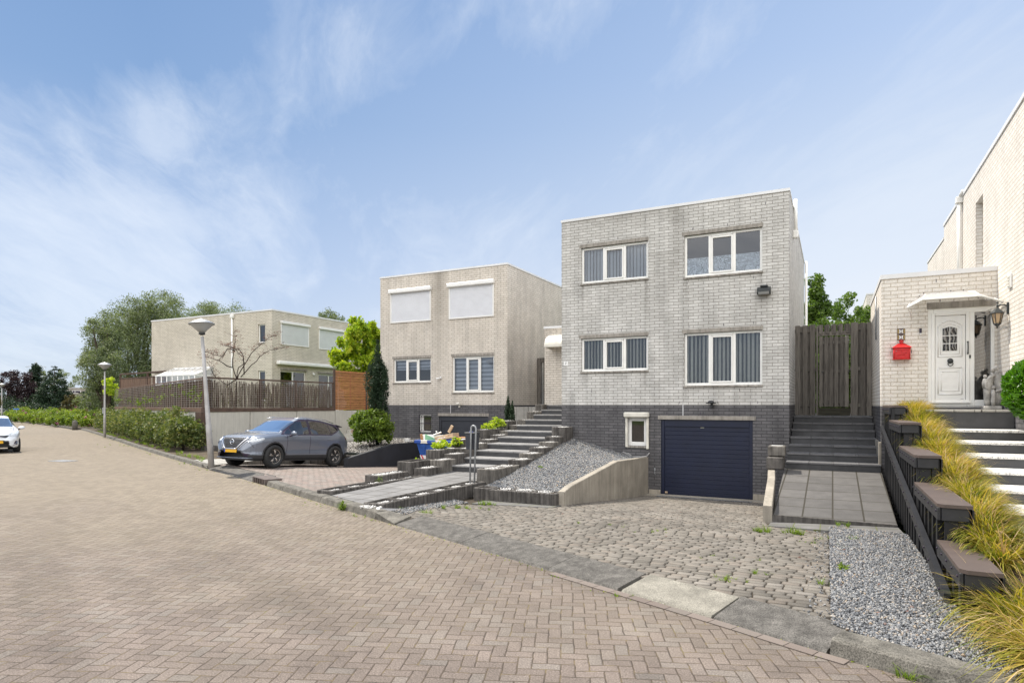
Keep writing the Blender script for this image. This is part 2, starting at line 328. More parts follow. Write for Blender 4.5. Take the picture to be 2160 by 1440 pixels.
def herringbone(name):
    m, nt, b = mk(name, 0.85, 0.25)
    ge = nd(nt, 'ShaderNodeNewGeometry'); P = ge.outputs['Position']
    wob = nd(nt, 'ShaderNodeTexNoise', {0: P, 'Scale': 1.7, 'Detail': 3.0})
    wv = nd(nt, 'ShaderNodeVectorMath', {0: nd(nt, 'ShaderNodeVectorMath', {0: wob.outputs[1], 1: (0.5, 0.5, 0.5)}, operation='SUBTRACT'), 3: 0.05}, operation='SCALE')
    wob2 = nd(nt, 'ShaderNodeTexNoise', {0: P, 'Scale': 11.0, 'Detail': 2.0})
    wv2 = nd(nt, 'ShaderNodeVectorMath', {0: nd(nt, 'ShaderNodeVectorMath', {0: wob2.outputs[1], 1: (0.5, 0.5, 0.5)}, operation='SUBTRACT'), 3: 0.012}, operation='SCALE')
    P2 = nd(nt, 'ShaderNodeVectorMath', {0: nd(nt, 'ShaderNodeVectorMath', {0: P, 1: wv}, operation='ADD'), 1: wv2}, operation='ADD')
    rt = nd(nt, 'ShaderNodeVectorRotate', {0: P2, 'Angle': math.radians(-22)}, rotation_type='Z_AXIS')
    sc = nd(nt, 'ShaderNodeVectorMath', {0: rt, 3: 1/0.107}, operation='SCALE')
    sp = nd(nt, 'ShaderNodeSeparateXYZ', {0: sc})
    x, y = sp.outputs[0], sp.outputs[1]
    i = mth(nt, 'FLOOR', x); j = mth(nt, 'FLOOR', y); fx = mth(nt, 'SUBTRACT', x, i); fy = mth(nt, 'SUBTRACT', y, j)
    k = mth(nt, 'FLOORED_MODULO', mth(nt, 'SUBTRACT', i, j), 4.0)
    is1 = mth(nt, 'COMPARE', k, 1.0, 0.1); is0 = mth(nt, 'COMPARE', k, 0.0, 0.1); is2 = mth(nt, 'COMPARE', k, 2.0, 0.1); is3 = mth(nt, 'COMPARE', k, 3.0, 0.1)
    ox = mth(nt, 'SUBTRACT', 1.0, fx); oy = mth(nt, 'SUBTRACT', 1.0, fy)
    # distance to each cell side, pushed away where the side lies inside a brick
    dl = mth(nt, 'ADD', fx, is1); dr = mth(nt, 'ADD', ox, is0); db = mth(nt, 'ADD', fy, is2); dt = mth(nt, 'ADD', oy, is3)
    d = mth(nt, 'MINIMUM', mth(nt, 'MINIMUM', dl, dr), mth(nt, 'MINIMUM', db, dt))
    idv = nd(nt, 'ShaderNodeCombineXYZ', {0: mth(nt, 'SUBTRACT', i, is1), 1: mth(nt, 'ADD', j, is3), 2: mth(nt, 'MAXIMUM', is2, is3)})
    wn = nd(nt, 'ShaderNodeTexWhiteNoise', {0: idv}, noise_dimensions='3D')
    brick = ramp(nt, wn.outputs[0], [(0.0, (0.143, 0.117, 0.100)), (0.35, (0.165, 0.135, 0.115)), (0.7, (0.178, 0.146, 0.125)), (0.93, (0.176, 0.152, 0.132)), (1.0, (0.148, 0.128, 0.112))])
    grit = nd(nt, 'ShaderNodeTexNoise', {0: P, 'Scale': 75.0, 'Detail': 5.0, 'Roughness': 0.85})
    brick = mixc(nt, 1.0, brick, ramp(nt, grit.outputs[0], [(0.36, g3(0.30)), (0.47, g3(0.92)), (0.55, g3(1.05)), (0.64, g3(1.9))]), 'MULTIPLY')
    wear = nd(nt, 'ShaderNodeTexNoise', {0: P, 'Scale': 0.9, 'Detail': 5.0, 'Roughness': 0.65})
    brick = mixc(nt, 1.0, brick, ramp(nt, wear.outputs[0], [(0.34, g3(0.80)), (0.5, g3(1.0)), (0.68, g3(1.16))]), 'MULTIPLY')
    trk = nd(nt, 'ShaderNodeVectorRotate', {0: P, 'Angle': math.radians(24)}, rotation_type='Z_AXIS'); trk = nd(nt, 'ShaderNodeMapping', {0: trk, 'Scale': (0.10, 1.1, 1.0)})
    tn = nd(nt, 'ShaderNodeTexNoise', {0: trk, 'Scale': 1.4, 'Detail': 5.0, 'Roughness': 0.6}); spot = nd(nt, 'ShaderNodeTexNoise', {0: P, 'Scale': 2.6, 'Detail': 6.0, 'Roughness': 0.7})
    brick = mixc(nt, 1.0, brick, ramp(nt, tn.outputs[0], [(0.36, g3(0.80)), (0.52, g3(1.0)), (0.66, g3(1.12))]), 'MULTIPLY')
    brick = mixc(nt, 1.0, brick, ramp(nt, spot.outputs[0], [(0.30, g3(0.62)), (0.37, g3(1.0))]), 'MULTIPLY')
    # sand, lichen and moss work over the old bricks in patches
    big = nd(nt, 'ShaderNodeTexNoise', {0: P, 'Scale': 0.28, 'Detail': 4.0, 'Roughness': 0.6})
    sx = nd(nt, 'ShaderNodeSeparateXYZ', {0: P})
    far = mth(nt, 'MULTIPLY_ADD', sx.outputs[1], 0.11, 1.42, clamp=False)      # older, sandier paving further up the street
    fy2 = mth(nt, 'SUBTRACT', far, mth(nt, 'MULTIPLY', sx.outputs[0], 0.055))
    k2 = mth(nt, 'MULTIPLY_ADD', mth(nt, 'SUBTRACT', big.outputs[0], 0.5), 1.3, mth(nt, 'MULTIPLY', fy2, 0.85), clamp=True)
    sand = mixc(nt, mth(nt, 'MULTIPLY', k2, 0.85), brick, mixc(nt, 1.0, ramp(nt, grit.outputs[0], [(0.3, (0.17, 0.140, 0.104)), (0.55, (0.245, 0.208, 0.158)), (0.72, (0.32, 0.28, 0.22))]), ramp(nt, wn.outputs[0], [(0, g3(.85)), (1, g3(1.1))]), 'MULTIPLY'))
    jw = ramp(nt, d, [(0.030, g3(1.0)), (0.070, g3(0.0))])
    jn = nd(nt, 'ShaderNodeTexNoise', {0: P, 'Scale': 7.0, 'Detail': 4.0})
    joint = ramp(nt, jn.outputs[0], [(0.36, (0.030, 0.022, 0.016)), (0.52, (0.065, 0.048, 0.030)), (0.64, (0.14, 0.105, 0.05)), (0.76, (0.12, 0.12, 0.03))])
    c = mixc(nt, mth(nt, 'MULTIPLY', jw, 0.78), sand, joint)
    link(nt, c, b, 'Base Color')
    h = mth(nt, 'ADD', ramp(nt, d, [(0.0, g3(0.0)), (0.05, g3(0.35)), (0.11, g3(1.0))]), mth(nt, 'MULTIPLY', grit.outputs[0], 0.35))
    h = mth(nt, 'ADD', h, mth(nt, 'MULTIPLY', wn.outputs[0], 0.25))
    bump(nt, b, h, 0.55, 0.008)
    return m
def tilemat(name, w, h, c, gap=0.006, rot=0.0, var=0.12, off=0.0, o=(0, 0), mort=(0.06, 0.055, 0.05), rough=0.7, cols=None, grit=0.18):
    m, nt, b = mk(name, rough, 0.3)
    ge = nd(nt, 'ShaderNodeNewGeometry'); P = ge.outputs['Position']
    mp = nd(nt, 'ShaderNodeVectorRotate', {0: P, 'Angle': rot, 'Center': (o[0], o[1], 0)}, rotation_type='Z_AXIS')
    mp2 = nd(nt, 'ShaderNodeVectorMath', {0: mp, 1: (o[0], o[1], 0)}, operation='SUBTRACT')
    cc = [tuple(x*(1-var) for x in c), tuple(min(1, x*(1+var)) for x in c)]
    br = nd(nt, 'ShaderNodeTexBrick', {0: mp2, 'Color1': (0, 0, 0, 1), 'Color2': (1, 1, 1, 1), 'Mortar': (0, 0, 0, 1), 'Scale': 1.0, 'Mortar Size': gap, 'Mortar Smooth': 0.05, 'Bias': 0.0, 'Brick Width': w, 'Row Height': h}, offset=off, squash=1.0)
    n = nd(nt, 'ShaderNodeTexNoise', {0: P, 'Scale': 3.0, 'Detail': 6.0, 'Roughness': 0.65})
    f = nd(nt, 'ShaderNodeTexNoise', {0: P, 'Scale': 120.0, 'Detail': 3.0, 'Roughness': 0.75})
    col = ramp(nt, br.outputs[0], [(i/(len(cols or cc)-1), q) for i, q in enumerate(cols or cc)])
    col = mixc(nt, 1.0, col, ramp(nt, n.outputs[0], [(0.3, g3(0.78)), (0.65, g3(1.08))]), 'MULTIPLY')
    col = mixc(nt, 1.0, col, ramp(nt, f.outputs[0], [(0.3, g3(1-grit)), (0.7, g3(1+grit))]), 'MULTIPLY')
    link(nt, mixc(nt, br.outputs[1], col, (*mort, 1)), b, 'Base Color')
    bump(nt, b, mth(nt, 'SUBTRACT', mth(nt, 'MULTIPLY', f.outputs[0], 0.3), br.outputs[1]), 0.5, 0.006)
    return m

M = {}
M['brick_m'] = brickmat('grey_painted_brick', (0.585, 0.57, 0.535), (0.70, 0.685, 0.65), (0.30, 0.275, 0.245), mo=.0075, dirt=0.17, stain=[(-2.85, 0.26, 7.45, 2.6, 0.42), (-4.4, 1.6, 7.45, 0.55, 0.35), (-3.2, 0.9, 6.2, 3.2, 0.14), (-0.62, 0.30, 4.78, 0.55, 0.45), (-5.58, .07, 5.45, 1.1, .45), (-3.68, .07, 5.45, 1.3, .5), (-2.58, .06, 5.38, 1.0, .4), (-.68, .07, 5.38, .45, .4), (-3.70, .06, 2.88, .7, .4), (-2.6, .06, 2.43, .45, .35)])
M['brick_b'] = brickmat('cream_painted_brick', (0.69, 0.63, 0.55), (0.76, 0.70, 0.62), (0.44, 0.385, 0.315), mo=.0085, dirt=0.15, stain=[(-13.4, 0.5, 7.45, 4.5, 0.55)])
M['brick_h'] = brickmat('pale_yellow_brick', (0.64, 0.59, 0.49), (0.72, 0.665, 0.565), (0.33, 0.285, 0.22), mo=.0085, dirt=0.10, bw=0.25)
M['brick_r'] = brickmat('white_painted_brick', (0.76, 0.715, 0.65), (0.83, 0.785, 0.72), (0.56, 0.49, 0.40), dirt=0.08, bw=0.255, rh=0.0833, mo=0.009)
M['plinth'] = brickmat('dark_grey_painted_brick', (0.125, 0.121, 0.125), (0.17, 0.163, 0.166), (0.078, 0.076, 0.079), dirt=0.22, bstr=0.7)
M['pvc'] = simple('white_pvc', (0.84, 0.83, 0.79), 0.35, 0.05, 3, 0.02)
M['pvc_old'] = simple('weathered_white_pvc', (0.66, 0.63, 0.55), 0.5, 0.14, 5, 0.05)
M['white'] = simple('white_paint', (0.80, 0.79, 0.76), 0.35, 0.04, 3, 0.02)
M['trim'] = simple('aluminium_roof_trim', (0.72, 0.72, 0.72), 0.4, 0.06, 2, 0.02, metal=0.0)
M['lintel'] = concretemat('lintel_concrete', (0.36, 0.33, 0.29), 0.35, 0.2, 6)
M['concrete'] = concretemat('board_marked_concrete', (0.36, 0.325, 0.27), 0.22, 0.25, 1.6)
M['concrete_s'] = concretemat('smooth_concrete', (0.56, 0.54, 0.48), 0.12, 0.08, 1.2)
M['kerb'] = concretemat('kerb_concrete', (0.12, 0.112, 0.096), 0.1, 0.45, 6, grit=.35)
M['kerb_dark'] = concretemat('dark_exposed_aggregate', (0.095, 0.089, 0.080), 0.1, 0.4, 9, grit=.35)
M['kerb_light'] = concretemat('pale_kerb_concrete', (0.21, 0.197, 0.165), 0.1, 0.3, 5, grit=.2)
M['palisade'] = concretemat('palisade_concrete', (0.125, 0.115, 0.105), 0.55, 0.35, 5)
M['palisade_l'] = concretemat('weathered_palisade_concrete', (0.19, 0.175, 0.155), 0.5, 0.35, 5)
M['blackwall'] = simple('black_wall_paint', (0.028, 0.029, 0.034), 0.6, 0.2, 3, 0.3, 25)
M['tread'] = tilemat('step_tile', 0.4, 0.9, (0.25, 0.245, 0.24), 0.004, 0, 0.12, o=(-8.05, 0))
M['riser'] = simple('dark_riser_stone', (0.050, 0.050, 0.052), 0.55, 0.25, 4, 0.1)
M['tread_d'] = tilemat('dark_step_tile', 0.5, 0.9, (0.13, 0.128, 0.13), 0.004, 0, 0.15)
M['tread_w'] = None
M['street'] = herringbone('street_brick')
M['path'] = tilemat('path_tile', 0.5, 0.5, (0.205, 0.20, 0.195), 0.014, 0.0, 0.10, o=(-8.15, -8.9), mort=(0.06, 0.055, 0.045))
M['ramp'] = tilemat('ramp_tile', 0.465, 0.66, (0.125, 0.119, 0.113), 0.014, 0.0, 0.14, o=(0.05, -5.55), mort=(0.045, 0.04, 0.03))
M['tile_g'] = tilemat('grey_paving_tile', 0.40, 0.40, (0.16, 0.155, 0.148), 0.008, 0.0, 0.12, o=(0, 0.1), mort=(0.12, 0.13, 0.05))
M['slab'] = tilemat('pavement_slab', 0.30, 0.30, (0.36, 0.345, 0.31), 0.005, 0.4, 0.08)
M['drive2'] = tilemat('pink_running_brick', 0.21, 0.105, (0.4, 0.3, 0.25), 0.008, 0.0, 0.2, 0.5, cols=[(0.21, 0.19, 0.168), (0.26, 0.20, 0.17), (0.285, 0.25, 0.22), (0.25, 0.188, 0.158)], mort=(0.06, 0.05, 0.04))
M['soil'] = concretemat('bare_soil', (0.09, 0.070, 0.048), 0.1, 0.4, 3, rough=1.0)
M['grass'] = concretemat('rough_grass', (0.085, 0.115, 0.03), 0.1, 0.35, 4, rough=1.0)
M['gravel'] = stonemat('grey_slate_chippings', [(0.0, (0.075, 0.08, 0.09)), (0.4, (0.17, 0.177, 0.187)), (0.72, (0.28, 0.285, 0.29)), (0.90, (0.34, 0.33, 0.31)), (0.95, (0.34, 0.26, 0.18)), (1.0, (0.46, 0.44, 0.41))])
M['gravel_base'] = concretemat('gravel_bed', (0.16, 0.16, 0.165), 0.0, 0.5, 40)
M['gravel2'] = stonemat('brown_grey_gravel', [(0.0, (0.12, 0.11, 0.10)), (0.4, (0.24, 0.22, 0.20)), (0.75, (0.38, 0.36, 0.33)), (1.0, (0.52, 0.50, 0.46))])
M['pebble'] = stonemat('white_marble_pebbles', [(0.0, (0.42, 0.41, 0.38)), (0.5, (0.62, 0.61, 0.59)), (1.0, (0.74, 0.73, 0.72))])
M['glass'] = glassmat('window_glass', refl=1.55)
M['glass_s'] = glassmat('side_light_glass', refl=3.0)
M['glass_c'] = glassmat('car_glass', (0.22, 0.24, 0.25), 1.5)
M['glass_w'] = glassmat('windscreen_glass', (0.35, 0.38, 0.40), 4.5)
M['glass_m'] = glassmat('clear_plastic', (0.93, 0.94, 0.95), 0.8)
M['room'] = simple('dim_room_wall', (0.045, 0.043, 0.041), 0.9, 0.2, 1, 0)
M['blind_c'] = simple('cream_fabric_slats', (0.72, 0.70, 0.60), 0.8, 0.05, 20, 0)
M['blind_g'] = simple('grey_blue_fabric_slats', (0.56, 0.58, 0.60), 0.8, 0.05, 20, 0)
M['blind_w'] = simple('white_fabric', (0.62, 0.64, 0.68), 0.8, 0.05, 20, 0)
M['blind_s'] = simple('sheer_grey_fabric', (0.30, 0.32, 0.36), 0.8, 0.05, 20, 0)
M['shutter'] = simple('white_roller_slats', (0.74, 0.75, 0.78), 0.4, 0.03, 3, 0.02)
M['shutter_g'] = simple('greenish_white_roller_slats', (0.68, 0.70, 0.69), 0.4, 0.03, 3, 0.02)
M['navy'] = simple('navy_blue_door_paint', (0.008, 0.012, 0.033), 0.38, 0.12, 3, 0.05)
M['anthra'] = simple('anthracite_door_paint', (0.036, 0.039, 0.048), 0.45, 0.1, 3, 0.05)
M['wood_old'] = boardmat('weathered_grey_brown_boards', (0.165, 0.150, 0.132), 0.85, 'z', 0.3)
M['wood_green'] = boardmat('algae_stained_board', (0.055, 0.052, 0.038), 0.85, 'x', 0.2)
M['wood_new'] = boardmat('orange_brown_slats', (0.44, 0.20, 0.085), 0.6, 'y', 0.35)
M['wood_fence'] = boardmat('brown_fence_boards', (0.19, 0.125, 0.09), 0.75, 'z', 0.3)
M['corten'] = simple('rusted_steel', (0.092, 0.058, 0.043), 0.85, 0.25, 5, 0.3)
M['reed'] = boardmat('dry_reed_mat', (0.125, 0.088, 0.066), 0.95, 'z', 0.45, 0.35)
M['mesh'] = simple('galvanised_wire', (0.42, 0.38, 0.34), 0.5, 0.1, 9, 0, metal=0.3)
M['black'] = simple('black_timber_stain', (0.008, 0.008, 0.009), 0.5, 0.3, 6, 0.25, 40)
M['blackrail'] = simple('dark_grey_rail_stain', (0.020, 0.020, 0.022), 0.5, 0.25, 6, 0.2, 40)
M['cap'] = simple('brown_composite_board', (0.085, 0.062, 0.052), 0.6, 0.12, 4, 0.15, 80)
M['galv'] = simple('galvanised_steel', (0.34, 0.35, 0.36), 0.5, 0.14, 12, 0.05, metal=0.55)
M['pole'] = simple('weathered_aluminium_pole', (0.40, 0.39, 0.38), 0.55, 0.15, 5, 0.08, metal=0.2)
M['darkplastic'] = simple('dark_plastic', (0.03, 0.031, 0.034), 0.5, 0.1, 6, 0.05)
M['lampglass'] = simple('frosted_lamp_bowl', (0.36, 0.37, 0.37), 0.25, 0.05, 10, 0)
M['red'] = simple('red_cast_iron_paint', (0.55, 0.018, 0.018), 0.32, 0.12, 20, 0.1)
M['gold'] = simple('ochre_glaze', (0.38, 0.27, 0.09), 0.4, 0.2, 60, 0)
M['ink'] = simple('dark_ink', (0.03, 0.02, 0.04), 0.4, 0.1, 60, 0)
M['castiron'] = simple('dark_cast_iron', (0.03, 0.034, 0.034), 0.4, 0.2, 30, 0.1)
M['amber'] = simple('amber_lantern_glass', (0.42, 0.30, 0.18), 0.25, 0.1, 10, 0)
M['statue'] = simple('mottled_stone', (0.36, 0.345, 0.32), 0.75, 0.5, 7, 0.3, 60)
M['bluesteel'] = simple('blue_container_paint', (0.018, 0.075, 0.30), 0.5, 0.3, 6, 0.3, 14)
M['orange'] = simple('brown_plywood', (0.42, 0.22, 0.10), 0.7, 0.2, 8, 0.1)
M['crate'] = simple('pale_raw_wood', (0.56, 0.42, 0.28), 0.75, 0.25, 10, 0.1)
M['greenpl'] = simple('pale_green_board', (0.22, 0.45, 0.27), 0.6, 0.1, 5, 0)
M['tyre'] = simple('tyre_rubber', (0.022, 0.022, 0.022), 0.8, 0.15, 20, 0.1)
M['rimd'] = simple('dark_alloy', (0.03, 0.03, 0.032), 0.35, 0.1, 20, 0)
M['rimb'] = simple('machined_alloy', (0.62, 0.56, 0.50), 0.3, 0.05, 20, 0, metal=0.8)
M['chrome'] = simple('chrome', (0.80, 0.80, 0.82), 0.12, 0.02, 3, 0, metal=1.0)
M['yellow'] = simple('yellow_plate', (0.72, 0.40, 0.015), 0.4, 0.05, 20, 0)
M['bluep'] = simple('blue_plate', (0.02, 0.06, 0.40), 0.4, 0.05, 20, 0)
M['signblue'] = simple('street_sign_blue', (0.04, 0.15, 0.48), 0.4, 0.05, 20, 0)
M['redlamp'] = simple('red_lens', (0.20, 0.012, 0.012), 0.15, 0.05, 5, 0)
M['headl'] = simple('headlamp_lens', (0.55, 0.58, 0.60), 0.12, 0.3, 30, 0, coat=1.0)
def paint(name, c, metal, rough=0.38):
    m, nt, b = mk(name, rough); b.inputs['Base Color'].default_value = (*c, 1); b.inputs['Metallic'].default_value = metal
    b.inputs['Coat Weight'].default_value = 1.0; b.inputs['Coat Roughness'].default_value = 0.04
    ge = nd(nt, 'ShaderNodeNewGeometry')
    n = nd(nt, 'ShaderNodeTexNoise', {0: ge.outputs['Position'], 'Scale': 600.0, 'Detail': 1.0})
    link(nt, mixc(nt, n.outputs[0], (*[x*.85 for x in c], 1), (*[min(1, x*1.15) for x in c], 1)), b, 'Base Color')
    return m
M['carpaint'] = paint('blue_grey_car_paint', (0.155, 0.175, 0.215), 0.35)
M['whitepaint'] = paint('white_car_paint', (0.74, 0.77, 0.80), 0.0)
def treadw():
    m, nt, b = mk('white_speckled_tread', 0.75, 0.3)
    ge = nd(nt, 'ShaderNodeNewGeometry')
    v = nd(nt, 'ShaderNodeTexNoise', {0: ge.outputs['Position'], 'Scale': 38.0, 'Detail': 4.0, 'Roughness': 0.8})
    link(nt, ramp(nt, v.outputs[0], [(0.36, (0.12, 0.12, 0.12)), (0.43, (0.42, 0.41, 0.39)), (0.5, (0.74, 0.72, 0.68)), (0.7, (0.80, 0.78, 0.74))]), b, 'Base Color')
    bump(nt, b, v.outputs[0], 0.3, 0.004); return m
M['tread_w'] = treadw()
def filmmat():
    m, nt, b = mk('patterned_privacy_film', 0.5)
    ge = nd(nt, 'ShaderNodeNewGeometry')
    v = nd(nt, 'ShaderNodeTexVoronoi', {0: ge.outputs['Position'], 'Scale': 26.0}, feature='DISTANCE_TO_EDGE')
    link(nt, ramp(nt, v.outputs[0], [(0.10, (0.80, 0.84, 0.88)), (0.20, (0.10, 0.13, 0.16))]), b, 'Base Color'); return m
M['film'] = filmmat()
LEAF = {
 'hedge': leafmat('hedge_leaves', [(0.024, 0.045, 0.012), (0.07, 0.105, 0.028), (0.16, 0.18, 0.055), (0.30, 0.27, 0.11)], 0.3),
 'willow': leafmat('silvery_green_leaves', [(0.05, 0.068, 0.035), (0.11, 0.14, 0.07), (0.19, 0.225, 0.125), (0.28, 0.30, 0.19)], 0.28),
 'purple': leafmat('dark_purple_leaves', [(0.016, 0.012, 0.013), (0.034, 0.021, 0.023), (0.062, 0.040, 0.040)], 0.2, tcol=(1.5, 0.8, 0.8)),
 'dark': leafmat('dark_evergreen_needles', [(0.010, 0.022, 0.012), (0.022, 0.045, 0.022), (0.045, 0.075, 0.035)], 0.15),
 'mid': leafmat('mid_green_leaves', [(0.035, 0.065, 0.014), (0.09, 0.15, 0.03), (0.18, 0.25, 0.06)], 0.42),
 'lime': leafmat('lime_yellow_leaves', [(0.06, 0.12, 0.012), (0.18, 0.27, 0.015), (0.36, 0.43, 0.03), (0.50, 0.50, 0.05)], 0.4),
 'limeplant': leafmat('lime_perennial_leaves', [(0.16, 0.26, 0.02), (0.34, 0.42, 0.025), (0.52, 0.52, 0.06)], 0.4),
 'bed': leafmat('rose_bed_leaves', [(0.06, 0.10, 0.015), (0.17, 0.23, 0.03), (0.30, 0.34, 0.05)], 0.35),
 'laurel': leafmat('glossy_laurel_leaves', [(0.030, 0.085, 0.008), (0.060, 0.16, 0.010), (0.12, 0.26, 0.015)], 0.35, 0.3),
 'hydra': leafmat('hydrangea_leaves', [(0.05, 0.085, 0.012), (0.11, 0.17, 0.025), (0.22, 0.28, 0.04)], 0.35),
 'dead': leafmat('withered_brown_leaves', [(0.09, 0.045, 0.03), (0.19, 0.10, 0.075), (0.28, 0.17, 0.13)], 0.2, tcol=(1.3, 1, 1)),
 'rust': leafmat('orange_brown_leaves', [(0.06, 0.05, 0.02), (0.09, 0.10, 0.03), (0.13, 0.10, 0.035)], 0.3, tcol=(1.5, 1, .6)),
 'pink': leafmat('pink_petals', [(0.28, 0.07, 0.14), (0.42, 0.18, 0.27)], 0.3, tcol=(1.2, 1, 1)),
 'beige': leafmat('faded_blossom', [(0.42, 0.30, 0.24), (0.60, 0.48, 0.38)], 0.2, tcol=(1, 1, 1)),
 'blade': leafmat('ornamental_grass_blades', [(0.045, 0.08, 0.010), (0.13, 0.165, 0.015), (0.30, 0.275, 0.035), (0.46, 0.35, 0.09), (0.40, 0.24, 0.11)], 0.4, tcol=(1.6, 1.5, .7)),
 'straw': leafmat('dry_straw', [(0.30, 0.19, 0.09), (0.50, 0.36, 0.19), (0.62, 0.48, 0.30)], 0.3, tcol=(1.2, 1.1, .9)),
 'weed': leafmat('weed_blades', [(0.07, 0.12, 0.015), (0.15, 0.22, 0.03), (0.26, 0.30, 0.06)], 0.4),
 'moss': leafmat('moss_tufts', [(0.10, 0.15, 0.02), (0.26, 0.28, 0.05), (0.32, 0.30, 0.10)], 0.2),
}
M['bark'] = concretemat('bark', (0.085, 0.066, 0.05), 0.4, 0.35, 8)
M['bark_d'] = concretemat('dark_twig_bark', (0.045, 0.032, 0.026), 0.3, 0.3, 8)
# ================================================================ THE GROUND
K = [(-60, 14.8), (-47.9, 9.6), (-37, 4.75), (-27, .2), (-22, -2.0), (-17.7, -3.86), (-16.15, -4.5), (-13.6, -5.58), (-11.3, -6.55), (-9.0, -7.6),
     (-6.7, -8.6), (-5.6, -9.08), (-3.7, -9.88), (-1.83, -10.7), (-.9, -11.1), (.1, -11.53), (.85, -11.88), (1.75, -12.25), (2.7, -12.8), (3.8, -13.7), (5.5, -15.4)]
def kpt(x, off=0.0):
    """point on the kerb line at abscissa x, moved off metres into the plots"""
    for (a, b), (c, d) in zip(K, K[1:]):
        if a <= x <= c:
            t = (x-a)/(c-a); L = math.hypot(c-a, d-b); nx, ny = -(d-b)/L, (c-a)/L
            return (x+nx*off, b+(d-b)*t+ny*off)
struct(MB().quad((-1500, -1500, -.8), (1500, -1500, -.8), (1500, 1500, -.8), (-1500, 1500, -.8)).build('ground', M['grass']))
st = MB()
road = [k for k in K] + [(20, -40), (-40, -45), (-140, -30), (-160, 75), (-82, 48)]
n = len(road); st.add([(x, y, 0) for x, y in road], [tuple(reversed(range(n)))])
st.add([(x, y, -.6) for x, y in road]+[(x, y, 0) for x, y in road], [(i, (i+1) % n, n+(i+1) % n, n+i) for i in range(n)])
sob = st.build('street', M['street']); struct(sob)
import bmesh
_bm = bmesh.new(); _bm.from_mesh(sob.data); bmesh.ops.triangulate(_bm, faces=_bm.faces, ngon_method='EAR_CLIP'); _bm.normal_update()
for f in _bm.faces:
    if abs(f.normal.z) > .5 and f.normal.z < 0: f.normal_flip()
_bm.to_mesh(sob.data); _bm.free()

def kerb_run(mb, x0, x1, h0, h1, wd, m=0, step=1.0, gap=.008, bat=.03, jit=.006):
    """a run of kerb stones: face batter, rounded arris; h0 street side height, h1 back height"""
    xs = [x0]; 
    while xs[-1] < x1-1e-3: xs.append(min(x1, xs[-1]+step*.92))
    if xs[-1]-xs[-2] < .3: xs.pop(-2)
    for a, b in zip(xs, xs[1:]):
        j = random.uniform(-jit, jit); g = gap
        A = [(0, -.1), (0, .0), (bat, h0-.02), (bat+.02, h0), (wd, h1), (wd, -.1)]
        vs = []
        sub = [a+g+(b-a-2*g)*i/3 for i in range(4)]
        for x in sub:
            for o, z in A: p = kpt(x, o); vs.append((p[0], p[1], z+(j if z > 0 else 0)))
        k = len(A); fs = [tuple(reversed(range(k))), tuple(range(3*k, 4*k))]
        for s in range(3):
            for i in range(k): fs.append((s*k+i, s*k+(i+1) % k, (s+1)*k+(i+1) % k, (s+1)*k+i))
        mb.add(vs, [tuple(reversed(f)) for f in fs], m)
kb = MB(); kerb_run(kb, -58, -16.1, .11, .12, .17); kerb_run(kb, -11.2, -6.0, .12, .12, .24, m=0, step=1.1); kerb_run(kb, .95, 5.4, .13, .14, .26, step=1.15)
struct(kb.build('kerb', M['kerb']))
kr = MB(); kerb_run(kr, -16.05, -12.2, .02, .10, .62, m=0, step=.98); kerb_run(kr, -5.35, -1.05, .02, .10, .50, m=0, step=.9, bat=.015, gap=.003, jit=.003)
kerb_run(kr, -1.0, -.02, .02, .10, .50, m=1, step=1.2, bat=.015, gap=.003, jit=.003); kerb_run(kr, .0, .93, .02, .11, .50, m=0, step=.98, bat=.015, gap=.003, jit=.003)
# transition stones at both ends of the dropped kerbs
struct(kr.build('kerb_ramp', [M['kerb_dark'], M['kerb_light']]))
kt = MB()
for x0, x1, za, zb in ((-5.98, -5.38, .12, .02), (-16.6, -16.08, .12, .03)):
    a0, a1 = kpt(x0), kpt(x1); b0, b1 = kpt(x0, .25), kpt(x1, .30)
    kt.add([(*a0, -.05), (*a1, -.05), (*b1, -.05), (*b0, -.05), (*a0, za), (*a1, zb), (*b1, .11), (*b0, .125)], [(0, 3, 2, 1), (4, 5, 6, 7), (0, 1, 5, 4), (1, 2, 6, 5), (2, 3, 7, 6), (3, 0, 4, 7)])
struct(kt.build('kerb_end', M['kerb']))
# header course of bricks beside the right hand kerb ramp: narrow pale strip
sm = MB()
xs = np.linspace(-1.9, 1.1, 15)
for a, b in zip(xs, xs[1:]):
    p = [kpt(a+.004, -.115), kpt(b-.004, -.115), kpt(b-.004, -.006), kpt(a+.004, -.006)]
    sm.add([(x, y, .003) for x, y in p]+[(x, y, .009) for x, y in p], [(4, 5, 6, 7), (0, 1, 5, 4), (1, 2, 6, 5), (2, 3, 7, 6), (3, 0, 4, 7)])
struct(sm.build('gutter_bricks', stonemat('gutter_brick', [(0, (0.16, 0.13, 0.112)), (0.5, (0.20, 0.165, 0.142)), (1, (0.17, 0.147, 0.127))])))

